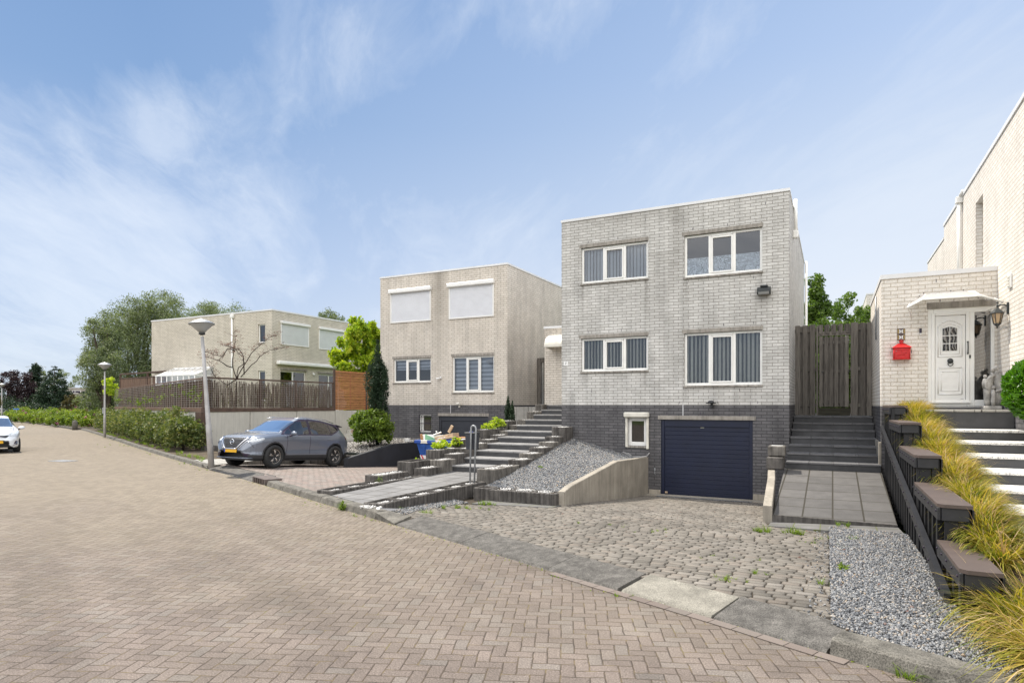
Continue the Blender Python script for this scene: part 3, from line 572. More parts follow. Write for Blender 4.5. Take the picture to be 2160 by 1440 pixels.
# ---- gully inlet in the kerb
gl = thing('gully_inlet', 'rusty gully inlet with slotted face set in the kerb near the grey car', 'gully', (*kpt(-11.75), 0))
a = kpt(-12.15, 0); 
def kbox(mb, x0, x1, o0, o1, z0, z1, m=0):
    p = [kpt(x0, o0), kpt(x1, o0), kpt(x1, o1), kpt(x0, o1)]
    mb.add([(x, y, z0) for x, y in p]+[(x, y, z1) for x, y in p], [(3, 2, 1, 0), (4, 5, 6, 7), (0, 1, 5, 4), (1, 2, 6, 5), (2, 3, 7, 6), (3, 0, 4, 7)], m)
g1 = MB(); kbox(g1, -12.15, -11.28, 0.0, .42, .125, .142); g1.build('lid', simple('rusted_cast_iron', (0.10, 0.078, 0.068), 0.75, 0.25, 12, 0.3), gl)
g2 = MB(); kbox(g2, -12.15, -12.05, 0, .4, -.02, .123); kbox(g2, -11.38, -11.28, 0, .4, -.02, .123)
for i in range(4): x = -11.98+i*.155; kbox(g2, x, x+.05, 0.0, .08, -.02, .123)
g2.build('grate', bpy.data.materials['rusted_cast_iron'], gl)
g3_ = MB(); kbox(g3_, -12.04, -11.39, .1, .4, -.05, .12); g3_.build('inner_box', M['darkplastic'], gl)
# ---- drain grate out in the street
dx, dy = G(133, 972); dg = MB()
ang = math.radians(-23)
R = Matrix.Translation((dx, dy, .003)) @ Matrix.Rotation(ang+.5, 4, 'Z')
dg.box(-.42, .42, -.24, -.20, 0, .012, 0, R); dg.box(-.42, .42, .20, .24, 0, .012, 0, R); dg.box(-.42, -.38, -.2, .2, 0, .012, 0, R); dg.box(.38, .42, -.2, .2, 0, .012, 0, R)
for i in range(15): dg.box(-.36+i*.05, -.335+i*.05, -.2, .2, 0, .010, 0, R)
tag(dg.build('drain_grate', M['galv']), 'flat steel drain grate let into the street paving', 'drain grate')

# ---- plots behind the kerb
def strip(name, mat, pts, z=None, th=.35, kind='structure'):
    """pts: list of (x,y,z) polygon, ccw"""
    mb = MB(); n = len(pts)
    mb.add([(p[0], p[1], p[2]-th) for p in pts]+list(pts), [tuple(range(n, 2*n))]+[(i, (i+1) % n, n+(i+1) % n, n+i) for i in range(n)])
    o = mb.build(name, mat); o['kind'] = kind; return o
# soil under the hedge, between kerb and garden wall
strip('planting_bed', M['soil'], [(*kpt(-52, .17), .10), (*kpt(-37, .17), .10), (*kpt(-27, .17), .10), (*kpt(-22, .17), .10), (*kpt(-18.4, .17), .10), (-17.7, -2.5, .12), (-20.6, .8, .14), (-21.9, .8, .15), (-45, 12, .15)])
# pale pavement at the lamp post
strip('pavement', M['slab'], [(*kpt(-18.35, .17), .105), (*kpt(-16.15, .17), .105), (*kpt(-16.1, .17), .100), (-16.35, -1.8, .09), (-16.4, 1.4, .08), (-21.6, 1.4, .10), (-20.6, .75, .10), (-17.7, -2.5, .105)])
# driveway of the second house: flat at the street, falling to its garage
dd = MB()
ys = [(-4.0, .02), (-3.2, .015), (-2.2, -.07), (-1.0, -.17), (1, -.32), (4.3, -.56)]
row = []
for x in np.linspace(-16.3, -8.6, 12):
    k = kpt(x, .55 if x < -12.3 else .24); col = [(k[0], k[1], .10), ((k[0]*.5+x*.5), min(k[1]+.7, -4.05), .06)]
    for y, z in ys: col.append((x, y, z))
    row.append(col)
nc = len(row[0]); vs = [p for c in row for p in c]
dd.add(vs, [(i*nc+j, (i+1)*nc+j, (i+1)*nc+j+1, i*nc+j+1) for i in range(len(row)-1) for j in range(nc-1)])
dd.add([(p[0], p[1], -.7) for c in (row[0], row[-1]) for p in c]+list(row[0])+list(row[-1]), [(j, j+1, 2*nc+j+1, 2*nc+j) for j in range(nc-1)]+[(nc+j+1, nc+j, 3*nc+j, 3*nc+j+1) for j in range(nc-1)])
struct(dd.build('driveway', M['drive2']))

# ---- driveway of the first house: worn concrete cobbles, every one modelled
def dz(y):
    return float(np.interp(y, [-12, -10, -8.0, -5.2, -.9, 0], [.09, .075, .02, -.12, -.50, -.55]))
def left_edge(y): return float(np.interp(y, [-9.4, -8.7, -8.2, -6.7, -6.25, -6.0, -5.5, 0], [-5.45, -5.6, -5.85, -5.75, -5.0, -3.95, -3.88, -3.62]))
def right_edge(y): return float(np.interp(y, [-11.9, -6.2, -6.15, -5.6, 0], [.99, .95, 0.04, -.06, -.40])+ (.03*math.sin(y*9) if y < -6.2 else 0))
def kerb_back(x): return kpt(max(-5.6, min(1.2, x)), .51)[1] if True else 0
V = []; F = []; rnd = random.Random(3)
rowh = .106; y = -12.0; ri = 0
def stone(cx, cy, hw, hh, rot, tilt):
    # eight-cornered, sides pinched like worn cobbles
    ps = []
    base = [(-1, -.55), (-.82, -1), (0, -.97), (.82, -1), (1, -.55), (1, .55), (.82, 1), (0, .97), (-.82, 1), (-1, .55)]
    b2 = []
    for x, y in base:
        b2.append((x*hw*(1+rnd.uniform(-.03, .03)), y*hh*(1+rnd.uniform(-.05, .05))))
    o = len(V); c, s = math.cos(rot), math.sin(rot)
    tx, ty = rnd.uniform(-.03, .03), rnd.uniform(-.04, .04); dzz = rnd.uniform(-.003, .003)
    for sc, z in ((1.0, -.030), (.985, -.005), (.93, 0.001)):
        for x, y in b2:
            X = x*sc; Y = y*sc; wx = cx+X*c-Y*s; wy = cy+X*s+Y*c
            V.append((wx, wy, dz(wy)+z+dzz+X*tx+Y*ty))
    V.append((cx, cy, dz(cy)+.002+dzz)); k = len(b2)
    for r in range(2):
        for i in range(k): j = (i+1) % k; F.append((o+r*k+i, o+r*k+j, o+(r+1)*k+j, o+(r+1)*k+i))
    for i in range(0, k): j = (i+1) % k; F.append((o+2*k+i, o+2*k+j, o+3*k, o+3*k))
while y < -.12:
    x = left_edge(y)+.02+(0.5 if ri % 2 else 0)*.2; re = right_edge(y); first = True
    x = left_edge(y)-(.1 if ri % 2 else 0)
    while x < re-.07:
        wd = rnd.uniform(.170, .205)
        if x < left_edge(y): wd -= left_edge(y)-x; x = left_edge(y)
        if x+wd > re-.05: wd = re-x
        cx = x+wd/2
        wav = .018*math.sin(cx*2.1+y*.8)
        cy = y+wav
        if wd > .07 and cy > kerb_back(cx)+.05:
            stone(cx, cy, wd/2-.0065, rowh/2-.005, rnd.uniform(-.025, .025), 0)
        x += wd
    y += rowh; ri += 1
me_v = np.array(V); tri = []
FF = np.array(F); quads = FF[FF[:, 2] != FF[:, 3]]; tris = FF[FF[:, 2] == FF[:, 3]][:, :3]
# split quads so that all faces are triangles
q2 = np.concatenate([quads[:, [0, 1, 2]], quads[:, [0, 2, 3]], tris])
def cobblemat():
    m, nt, b = mk('worn_concrete_cobble', 0.85, 0.25)
    ge = nd(nt, 'ShaderNodeNewGeometry'); P = ge.outputs['Position']
    c = ramp(nt, ge.outputs['Random Per Island'], [(0.0, (0.150, 0.136, 0.116)), (0.4, (0.19, 0.172, 0.147)), (0.7, (0.215, 0.195, 0.168)), (0.9, (0.20, 0.172, 0.143)), (1.0, (0.245, 0.225, 0.198))])
    n = nd(nt, 'ShaderNodeTexNoise', {0: P, 'Scale': 1.1, 'Detail': 5.0, 'Roughness': .6}); f = nd(nt, 'ShaderNodeTexNoise', {0: P, 'Scale': 95.0, 'Detail': 4.0, 'Roughness': .75})
    c = mixc(nt, 1.0, c, ramp(nt, n.outputs[0], [(0.34, g3(0.74)), (0.6, g3(1.06))]), 'MULTIPLY')
    c = mixc(nt, 1.0, c, ramp(nt, f.outputs[0], [(0.3, g3(0.7)), (0.5, g3(1.0)), (0.7, g3(1.2))]), 'MULTIPLY')
    link(nt, c, b, 'Base Color'); bump(nt, b, f.outputs[0], 0.6, 0.006); return m
M['cobble'] = cobblemat()
npmesh('driveway_paving', me_v, q2, M['cobble'])['kind'] = 'structure'
# sand bed in the joints and everything level with it
bed = MB(); NX, NY = 10, 24
vs = []
for j in range(NY):
    for i in range(NX):
        xx = -6.26+i*(2.9+4.36)/(NX-1); yk = kpt(xx, .49 if xx > -5.4 else .26)[1] if xx < 1.5 else -11.7
        yy = yk+(0.15-yk)*j/(NY-1); vs.append((xx, yy, dz(yy)-.020))
bed.add(vs, [(j*NX+i, j*NX+i+1, (j+1)*NX+i+1, (j+1)*NX+i) for j in range(NY-1) for i in range(NX-1)])
struct(bed.build('sand_bed', concretemat('joint_sand', (0.055, 0.043, 0.030), 0, .35, 5)))
# thin tiles in the corner beside the palisade, and at the foot of the ramp
strip('paving_tiles', M['tile_g'], [(-5.6, -6.35, dz(-6.3)+.012), (-3.95, -6.05, dz(-6.05)+.012), (-3.95, -5.42, dz(-5.4)+.012), (-5.6, -5.42, dz(-5.4)+.012)], th=.05)
strip('paving_tiles', M['tile_g'], [(.02, -6.15, dz(-6.15)+.014), (1.95, -6.55, .02), (1.9, -5.55, -.0), (.02, -5.55, dz(-5.55)+.014)], th=.06)
# garage threshold and channel drain
th = MB(); th.box(-3.6, -.45, -.34, -.02, -.6, dz(-.2)+.03); struct(th.build('threshold', M['concrete']))
cd = MB(); cd.box(-3.3, -.85, -.47, -.34, -.6, dz(-.4)+.012); cdo = cd.build('channel_drain', M['darkplastic'])
cg = MB()
for i in range(61): x = -3.28+i*.04; cg.box(x, x+.02, -.46, -.35, dz(-.4)+.012, dz(-.4)+.020)
th_ = thing('channel_drain', 'narrow slotted drain channel along the foot of the navy garage door', 'drain', (-2.1, -.4, -.5))
cdo.name = 'channel'; cdo.parent = th_; cdo.location = (2.1, .4, .5)
cg.build('slotted_cover', M['galv'], th_)

# ---- loose stones
OCT = np.array([(1, 0, 0), (-1, 0, 0), (0, 1, 0), (0, -1, 0), (0, 0, 1), (0, 0, -1)], float)
OF = np.array([(0, 2, 4), (2, 1, 4), (1, 3, 4), (3, 0, 4), (2, 0, 5), (1, 2, 5), (3, 1, 5), (0, 3, 5)])
CUB = np.array([(x, y, z) for z in (-1, 1) for y in (-1, 1) for x in (-1, 1)], float)*.8
CF = np.array([(0, 2, 3), (0, 3, 1), (4, 5, 7), (4, 7, 6), (0, 1, 5), (0, 5, 4), (2, 6, 7), (2, 7, 3), (0, 4, 6), (0, 6, 2), (1, 3, 7), (1, 7, 5)])
def stones(name, pts, size, mat, parent=None, flat=.6, rng=RNG):
    pts = np.asarray(pts, float); n = len(pts)
    A = rng.normal(size=(n, 3, 3)); Q, _ = np.linalg.qr(A)
    cube = rng.random(n) < .5
    sc = (size*rng.uniform(.55, 1.15, (n, 1)))*np.stack([np.ones(n), rng.uniform(.6, .95, n), rng.uniform(.4, flat+.15, n)], 1)
    Vs = []; Fs = []; o = 0
    for base, fc, msk in ((OCT, OF, ~cube), (CUB, CF, cube)):
        q = Q[msk]; s = sc[msk]; p = pts[msk]; k = len(p)
        if k == 0: continue
        v = base[None]*(1+rng.uniform(-.22, .22, (k, len(base), 3)))*s[:, None, :]
        v = np.einsum('nij,nkj->nki', q, v)+p[:, None, :]
        Vs.append(v.reshape(-1, 3)); Fs.append((fc[None]+np.arange(k)[:, None, None]*len(base)).reshape(-1, 3)+o); o += k*len(base)
    return npmesh(name, np.concatenate(Vs), np.concatenate(Fs), mat, parent)
def inpoly(x, y, poly):
    c = np.zeros(len(x), bool); n = len(poly)
    for i in range(n):
        x0, y0 = poly[i]; x1, y1 = poly[(i+1) % n]
        cond = ((y0 > y) != (y1 > y)) & (x < (x1-x0)*(y-y0)/(y1-y0+1e-12)+x0)
        c ^= cond
    return c
def fill(poly, dens, zf, jit=.012, rng=RNG):
    P = np.array(poly); lo = P.min(0); hi = P.max(0); n = int(dens*(hi[0]-lo[0])*(hi[1]-lo[1]))
    x = rng.uniform(lo[0], hi[0], n); y = rng.uniform(lo[1], hi[1], n); k = inpoly(x, y, poly); x = x[k]; y = y[k]
    z = np.array([zf(a, b) for a, b in zip(x, y)])+rng.uniform(-jit*.5, jit, len(x))
    return np.stack([x, y, z], 1)
# gravel beside the ramp
gp = [(.93, -6.25), (.97, -11.45), (1.35, -11.78), (1.9, -12.05), (2.3, -12.35), (2.25, -11.2), (2.0, -10.5), (1.97, -6.4)]
gz = lambda x, y: .015+.085*min(1, max(0, (-y-6)/5.2))
b = MB(); b.add([(x, y, gz(x, y)-.012) for x, y in gp], [tuple(reversed(range(len(gp))))]); struct(b.build('gravel_base', M['gravel_base'], fix=True))
stuff(stones('gravel', fill(gp, 4600, gz), .0135, M['gravel']), 'grey chippings spread between cobbled driveway and black fence', 'gravel')
# gravel slope between stairs and the driveway wall
def sz(x, y):
    # high along the house by the stairs, falling to the palisade and to the concrete wall
    a = np.interp(x, [-5.95, -3.95], [1.0, 0.0]); top = np.interp(y, [-5.4, -4.0, -2.0, 0], [.10, .26, .62, 1.0]); low = np.interp(y, [-5.4, -4.6, -2.47, 0], [.10, .20, .50, .47])
    return float(low+(top-low)*a**1.15)
sp_ = [(-5.96, -5.3), (-3.98, -5.3), (-3.80, -2.6), (-3.68, -.01), (-5.96, -.01)]
NX, NY = 9, 14; vs = []
for j in range(NY):
    for i in range(NX):
        yy = -5.35+5.4*j/(NY-1); xl = -5.98; xr = float(np.interp(yy, [-5.5, 0], [-3.93, -3.66])); xx = xl+(xr-xl)*i/(NX-1); vs.append((xx, yy, sz(xx, yy)-.012))
b = MB(); b.add(vs, [(j*NX+i, j*NX+i+1, (j+1)*NX+i+1, (j+1)*NX+i) for j in range(NY-1) for i in range(NX-1)], smooth=True); struct(b.build('gravel_base', M['gravel_base']))
stuff(stones('gravel', fill(sp_, 3000, sz), .0165, M['gravel']), 'grey chippings on the slope between the entrance stairs and the concrete driveway wall', 'gravel')
# a few chippings along the foot of the low palisade
fp = [(-6.25, -8.75), (-5.5, -8.95), (-5.0, -7.2), (-4.95, -6.2), (-5.35, -5.7), (-5.9, -6.5)]
stuff(stones('gravel', fill([(-6.2, -8.55), (-5.6, -8.75), (-5.75, -8.1), (-5.7, -6.3), (-6.2, -6.0)], 1900, lambda x, y: dz(y)+.005), .016, M['gravel']), 'scattered chippings at the foot of the long low palisade row', 'gravel')
# gravel bed in front of the second house
def hz2(x, y):
    k = float(np.interp(x, [-19.5, -15.5], [0, 1])); return .11+k*(float(np.interp(y, [-1.2, 2.4, 4.2], [.08, .42, .55]))-.11)
hp = [(-21.75, 1.45), (-16.4, .42), (-14.05, .36), (-13.97, -.55), (-13.95, 4.17), (-16.43, 4.17), (-16.43, 12), (-21.75, 12)]
NX, NY = 14, 18; b = MB(); vs = []
for j in range(NY):
    for i in range(NX):
        yy = .36+11.6*(j/(NY-1))**1.4; xl = -21.75; xr = -13.95 if yy < 4.17 else -16.4
        if yy < 1.45: xl = float(np.interp(yy, [.36, .5, 1.45], [-16.4, -17.0, -21.75]))
        xx = xl+(xr-xl)*i/(NX-1); vs.append((xx, yy, hz2(xx, yy)-.015))
b.add(vs, [(j*NX+i, j*NX+i+1, (j+1)*NX+i+1, (j+1)*NX+i) for j in range(NY-1) for i in range(NX-1)]); struct(b.build('gravel_base', M['gravel_base']))
stuff(stones('gravel', fill(hp, 420, hz2, .02), .030, M['gravel2']), 'brownish gravel bed under the shrub in front of the second house', 'gravel')

# stray chippings kicked over the edge, and a few dead leaves
sp2 = np.stack([RNG.normal(.86, .07, 260), RNG.uniform(-11.3, -6.3, 260)], 1)
stuff(stones('stray_chippings', np.stack([sp2[:, 0], sp2[:, 1], [dz(y)+.008 for y in sp2[:, 1]]], 1), .011, M['gravel']), 'stray grey chippings along the edge of the cobbles', 'gravel')
# ================================================================ THE HOUSES
def wallgrid(mb, ax, c, a0, a1, z0, z1, holes, depth, m=0, flip=False, zsplit=None, m2=None):
    """wall face in plane ax=c spanning a0..a1, z0..z1 with rectangular holes (a,b,za,zb) and reveals of given depth (towards +)"""
    A = sorted({a0, a1, *[h[0] for h in holes], *[h[1] for h in holes]}); Z = sorted({z0, z1, *[h[2] for h in holes], *[h[3] for h in holes]})
    A = [a for a in A if a0 <= a <= a1]; Z = [z for z in Z if z0 <= z <= z1]
    P = (lambda a, d, z: (a, c+d, z)) if ax == 'y' else (lambda a, d, z: (c+d, a, z))
    for i in range(len(A)-1):
        for j in range(len(Z)-1):
            am, zm = (A[i]+A[i+1])/2, (Z[j]+Z[j+1])/2
            if any(h[0] < am < h[1] and h[2] < zm < h[3] for h in holes): continue
            mb.quad(P(A[i], 0, Z[j]), P(A[i+1], 0, Z[j]), P(A[i+1], 0, Z[j+1]), P(A[i], 0, Z[j+1]), m)
    for h in holes:
        za, zb = max(h[2], z0), min(h[3], z1)
        if zb <= za: continue
        for a in (h[0], h[1]): mb.quad(P(a, 0, za), P(a, depth, za), P(a, depth, zb), P(a, 0, zb), m)
        for z in (za, zb): mb.quad(P(h[0], 0, z), P(h[1], 0, z), P(h[1], depth, z), P(h[0], depth, z), m)
def shell(root, x0, x1, y0, y1, z0, zp, z1, hf=(), hr=(), hl=(), mw=None, mp=None, depth=.11, fy=0):
    """house walls + plinth as two parts; holes front (x,x,z,z), right / left (y,y,z,z)"""
    for nm, a, b, mt in (('plinth', z0, zp, mp), ('wall', zp, z1, mw)):
        if b-a < .01: continue
        mb = MB(); cl = lambda H: [(h[0], h[1], max(h[2], a), min(h[3], b)) for h in H if min(h[3], b)-max(h[2], a) > .01]
        wallgrid(mb, 'y', y0, x0, x1, a, b, cl(hf), depth); wallgrid(mb, 'x', x1, y0, y1, a, b, cl(hr), -depth); wallgrid(mb, 'x', x0, y0, y1, a, b, cl(hl), depth)
        wallgrid(mb, 'y', y1, x0, x1, a, b, [], 0)
        mb.build(nm, mt, root)
def roof(root, x0, x1, y0, y1, z, over=.03, h=.06, mat='trim'):
    mb = MB(); o = over
    mb.box(x0-o, x1+o, y0-o, y0+.22, z-.012, z+h); mb.box(x0-o, x1+o, y1-.22, y1+o, z-.012, z+h)
    mb.box(x0-o, x0+.22, y0+.22, y1-.22, z-.012, z+h); mb.box(x1-.22, x1+o, y0+.22, y1-.22, z-.012, z+h)
    mb.build('roof_trim', M[mat], root)
    MB().box(x0+.2, x1-.2, y0+.2, y1-.2, z-.25, z-.15).build('roof', M['darkplastic'], root)
def window(root, x0, x1, z0, z1, y, ax='y', lights=(0.345, 0.31, 0.345), blind=None, mid=True, mat='pvc', sill=True, lint=True, lintm='lintel', depth=.11, inner=True, sg=1, name='window', f=.062):
    """window set into the hole; coordinates a (along), d (into wall)"""
    if ax == 'y': T = Matrix.Identity(4)
    else: T = Matrix(((0, -1 if sg > 0 else 1, 0, 0), (1, 0, 0, 0), (0, 0, 1, 0), (0, 0, 0, 1)))
    def bb(mb, a0, a1, d0, d1, za, zb, b=.006, m=0):
        if ax == 'y': mb.bbox(a0, a1, y+d0, y+d1, za, zb, b, m)
        else:
            xa, xb = sorted((y-sg*d0, y-sg*d1)); mb.bbox(xa, xb, a0, a1, za, zb, b, m)
    d = depth
    fr = MB(); bb(fr, x0, x0+f, d-.045, d+.02, z0, z1); bb(fr, x1-f, x1, d-.045, d+.02, z0, z1)
    bb(fr, x0+f+.001, x1-f-.001, d-.045, d+.02, z1-f, z1); bb(fr, x0+f+.001, x1-f-.001, d-.045, d+.02, z0, z0+f*1.1)
    L = x1-x0; xs = [x0]; 
    for q in lights: xs.append(xs[-1]+q*L)
    for q in xs[1:-1]: bb(fr, q-f*.55, q+f*.55, d-.05, d+.02, z0+f*1.1+.001, z1-f-.001)
    win = fr.build(name, M[mat], root)
    if mid and len(lights) == 3:
        a, b_ = xs[1]+f*.55, xs[2]-f*.55; s = MB(); za, zb = z0+f*1.1, z1-f; e = .045
        bb(s, a+.002, a+e, d-.065, d-.006, za+.002, zb-.03); bb(s, b_-e, b_-.002, d-.065, d-.006, za+.002, zb-.03)
        bb(s, a+e+.001, b_-e-.001, d-.065, d-.006, zb-.03-e, zb-.03); bb(s, a+e+.001, b_-e-.001, d-.065, d-.006, za+.002, za+e)
        bb(s, a+.01, b_-.01, d-.075, d-.01, zb-.026, zb-.002)
        s.build('sash', M[mat], win)
    pn = MB()
    for i in range(len(lights)):
        a, b_ = xs[i]+.01, xs[i+1]-.01
        if ax == 'y': pn.quad((a, y+d-.012, z0+.01), (b_, y+d-.012, z0+.01), (b_, y+d-.012, z1-.01), (a, y+d-.012, z1-.01))
        else: xx = y-sg*(d-.012); pn.quad((xx, a, z0+.01), (xx, b_, z0+.01), (xx, b_, z1-.01), (xx, a, z1-.01))
    pn.build('pane', M['glass'], win)
    if inner:
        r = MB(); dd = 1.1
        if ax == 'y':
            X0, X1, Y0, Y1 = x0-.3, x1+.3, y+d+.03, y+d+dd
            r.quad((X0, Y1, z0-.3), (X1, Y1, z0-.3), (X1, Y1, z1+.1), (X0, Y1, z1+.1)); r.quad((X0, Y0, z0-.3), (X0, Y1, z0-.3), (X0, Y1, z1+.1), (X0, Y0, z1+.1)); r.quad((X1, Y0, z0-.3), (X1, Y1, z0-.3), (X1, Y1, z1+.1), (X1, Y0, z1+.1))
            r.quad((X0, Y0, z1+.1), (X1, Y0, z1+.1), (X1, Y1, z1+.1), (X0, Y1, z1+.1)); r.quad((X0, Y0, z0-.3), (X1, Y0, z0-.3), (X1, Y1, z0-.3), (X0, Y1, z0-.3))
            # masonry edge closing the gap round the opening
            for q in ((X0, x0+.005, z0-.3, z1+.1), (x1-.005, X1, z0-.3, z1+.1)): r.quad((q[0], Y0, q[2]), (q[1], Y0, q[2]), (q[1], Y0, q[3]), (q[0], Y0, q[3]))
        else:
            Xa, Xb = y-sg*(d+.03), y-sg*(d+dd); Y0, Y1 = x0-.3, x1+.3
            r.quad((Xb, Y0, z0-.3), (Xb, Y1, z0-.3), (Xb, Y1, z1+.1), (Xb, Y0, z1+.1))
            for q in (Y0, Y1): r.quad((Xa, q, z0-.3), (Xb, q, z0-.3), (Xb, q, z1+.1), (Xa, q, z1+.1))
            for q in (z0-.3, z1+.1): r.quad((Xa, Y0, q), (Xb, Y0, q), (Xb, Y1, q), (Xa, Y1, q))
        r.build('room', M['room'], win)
    if blind: blind(win, x0+f, x1-f, z0+f, z1-f, y+d+.10)
    if lint:
        lb = MB(); bb(lb, x0-.06, x1+.02, -.006, d-.05, z1, z1+.105, .004); lb.build('lintel', M[lintm], root)
    if sill:
        sb = MB(); n = int(L/.105)
        for i in range(n):
            a = x0-.02+i*(L+.04)/n; bb(sb, a+.003, a+(L+.04)/n-.003, -.045, d-.04, z0-.055, z0-.004, .006)
        sb.build('sill', M['lintel'], root)
    return win
def vslats(mat, pitch=.105, wd=.082, ang=.9, zb=0.0, dx=0, gaps=()):
    def f(win, x0, x1, z0, z1, y):
        mb = MB(); x = x0+dx; i = 0
        while x < x1:
            a = ang+.12*math.sin(i*1.7); c, s = math.cos(a)*wd/2, math.sin(a)*wd/2
            if i not in gaps:
                mb.add([(x-c, y-s, z0+zb), (x+c, y+s, z0+zb), (x+c, y+s, z1+.1), (x-c, y-s, z1+.1), (x-c, y-s+.003, z0+zb), (x+c, y+s+.003, z0+zb), (x+c, y+s+.003, z1+.1), (x-c, y-s+.003, z1+.1)], [(0, 1, 2, 3), (7, 6, 5, 4), (0, 4, 5, 1), (2, 6, 7, 3), (1, 5, 6, 2), (0, 3, 7, 4)])
            x += pitch; i += 1
        mb.build('blind', M[mat], win)
    return f
def daynight(frac=1.0, cols=('blind_w', 'blind_s'), band=.075):
    def f(win, x0, x1, z0, z1, y):
        mb = MB(); z = z1+.05; i = 0; zb = z1-(z1-z0+.1)*frac
        while z > zb:
            mb.box(x0-.03, x1+.03, y-.0, y+.004+.004*(i % 2), max(zb, z-band), z, i % 2); z -= band; i += 1
        mb.build('blind', [M[c] for c in cols], win)
    return f
def shutter(root, x0, x1, z0, z1, y, ax='y', sg=-1, mat='shutter', boxh=.15, off=0.0):
    """roller shutter on the face of a wall: box, guides, slatted curtain, bottom bar"""
    def bb(mb, a0, a1, o0, o1, za, zb, b=.006, m=0):
        if ax == 'y': mb.bbox(a0, a1, y-o1, y-o0, za, zb, b, m)
        else: mb.bbox(y+o0, y+o1, a0, a1, za, zb, b, m)
    b = MB(); bb(b, x0-.04, x1+.04, .0, .165, z1-boxh, z1, .02); r = b.build('roller_shutter', M['white' if off == 0 else 'white'], root)
    g = MB(); bb(g, x0, x0+.055, 0, .05, z0, z1-boxh-.001); bb(g, x1-.055, x1, 0, .05, z0, z1-boxh-.001); g.build('guide_rail', M['white'], r)
    c = MB(); z = z0+.06; 
    while z < z1-boxh-.001:
        h = min(.047, z1-boxh-z)
        P = [(.012, z), (.030, z+.008), (.030, z+.038), (.012, z+.046)]
        if h > .046:
            if ax == 'y': c.prof([(y-q, w_) for q, w_ in P], x0+.056, x1-.056, 'x')
            else: c.prof([(y+q, w_) for q, w_ in P], x0+.056, x1-.056, 'y')
        else: bb(c, x0+.056, x1-.056, .012, .03, z, z+h, .001)
        z += .047
    c.build('curtain', M[mat], r)
    e = MB(); bb(e, x0+.056, x1-.056, 0, .05, z0, z0+.058, .008); e.build('bottom_bar', M['white'], r)
    return r
def garage(root, x0, x1, z0, z1, y, mat, top=.19, sections=16, sticker=False):
    fr = MB(); f = .09
    fr.bbox(x0, x0+f, y-.02, y+.05, z0, z1-.001, .004); fr.bbox(x1-f, x1, y-.02, y+.05, z0, z1-.001, .004); fr.bbox(x0+f+.001, x1-f-.001, y-.012, y+.05, z1-top, z1-.002, .004)
    g = fr.build('garage_door', M[mat], root)
    s = MB(); h = (z1-top-z0)/sections
    for i in range(sections):
        za = z0+i*h; s.prof([(y+.023, za+.001), (y+.018, za+.006), (y+.018, za+h-.006), (y+.023, za+h-.001), (y+.05, za+h-.002), (y+.05, za+.002)], x0+f, x1-f, 'x')
    s.build('panel', M[mat], g)
    MB().box(x0+f, x1-f, y+.0, y+.05, z0-.03, z0+.0015).build('rubber_seal', M['darkplastic'], g)
    h_ = MB(); xc = x0+(x1-x0)*.45; h_.bbox(xc-.02, xc+.08, y-.0, y+.017, z1-top-.035, z1-top-.012, .004); h_.build('handle', M['chrome' if mat == 'navy' else 'anthra'], g)
    if sticker: MB().box(x0+.10, x0+.17, y+.01, y+.0175, z0+.05, z0+.10).build('sticker', M['crate'], g)
    return g
def downpipe(root, pts, r=.045, mat='pvc', hopper=None):
    t = MB(); t.tube(pts, r, 10)
    for p in pts[1:-1] if len(pts) > 3 else []: pass
    if hopper:
        x, y, z = hopper; t.bbox(x-.09, x+.09, y-.09, y+.09, z-.16, z+.1, .015)
    return t.build('downpipe', M[mat], root)

Z0, ZP, ZT = -.62, 1.95, 7.40
# ---- the house in the middle of the photo (grey, weathered) --------------------------------------------------
H = thing('brick_house', 'grey weathered painted brick house with navy garage door and four uncovered windows', 'house', (-3.12, 0, -.55), 'box-shaped painted brick houses in the row')
hf = [(-5.62, -3.63, 5.51, 6.56), (-2.63, -.64, 5.42, 6.56), (-5.62, -3.63, 2.93, 3.90), (-2.63, -.64, 2.48, 3.90), (-4.22, -3.66, .80, 1.60), (-3.27, -.87, Z0, 1.55)]
shell(H, -6.24, 0, 0, 9.2, Z0, ZP, ZT, hf, (), (), M['brick_m'], M['plinth'])
roof(H, -6.24, 0, 0, 9.2, ZT, .02, .06)
window(H, *hf[0], 0, blind=vslats('blind_g', .10, .088, -.30))
w2 = window(H, *hf[1], 0, lights=(.335, .315, .35))
MB().box(-2.58, -.70, .125, .128, 5.47, 5.95).build('privacy_film', M['film'], w2)
window(H, *hf[2], 0, blind=vslats('blind_c', .098, .084, -.72))
window(H, *hf[3], 0, lights=(.335, .315, .35), blind=vslats('blind_c', .105, .090, -.72))
bw = window(H, *hf[4], 0, lights=(1.0,), mid=False, lint=False, sill=True, mat='white', f=.10)
rs = MB(); rs.bbox(-4.30, -3.58, -.15, -.001, 1.60, 1.75, .03); rs.bbox(-4.27, -4.20, -.055, -.002, .76, 1.599); rs.bbox(-3.67, -3.60, -.055, -.002, .72, 1.599); rs.build('shutter_box', M['pvc_old'], H)
lb = MB(); lb.bbox(-3.35, -.80, -.012, .06, 1.552, 1.66, .004); lb.build('lintel', M['lintel'], H)
garage(H, -3.27, -.87, -.54, 1.55, .06, 'navy', sticker=True)
MB().bbox(-3.60, -3.275, -.03, -.001, -.6, -.40, .004).build('footing', M['concrete'], H); MB().bbox(-.865, -.42, -.03, -.001, -.6, -.36, .004).build('footing', M['concrete'], H)
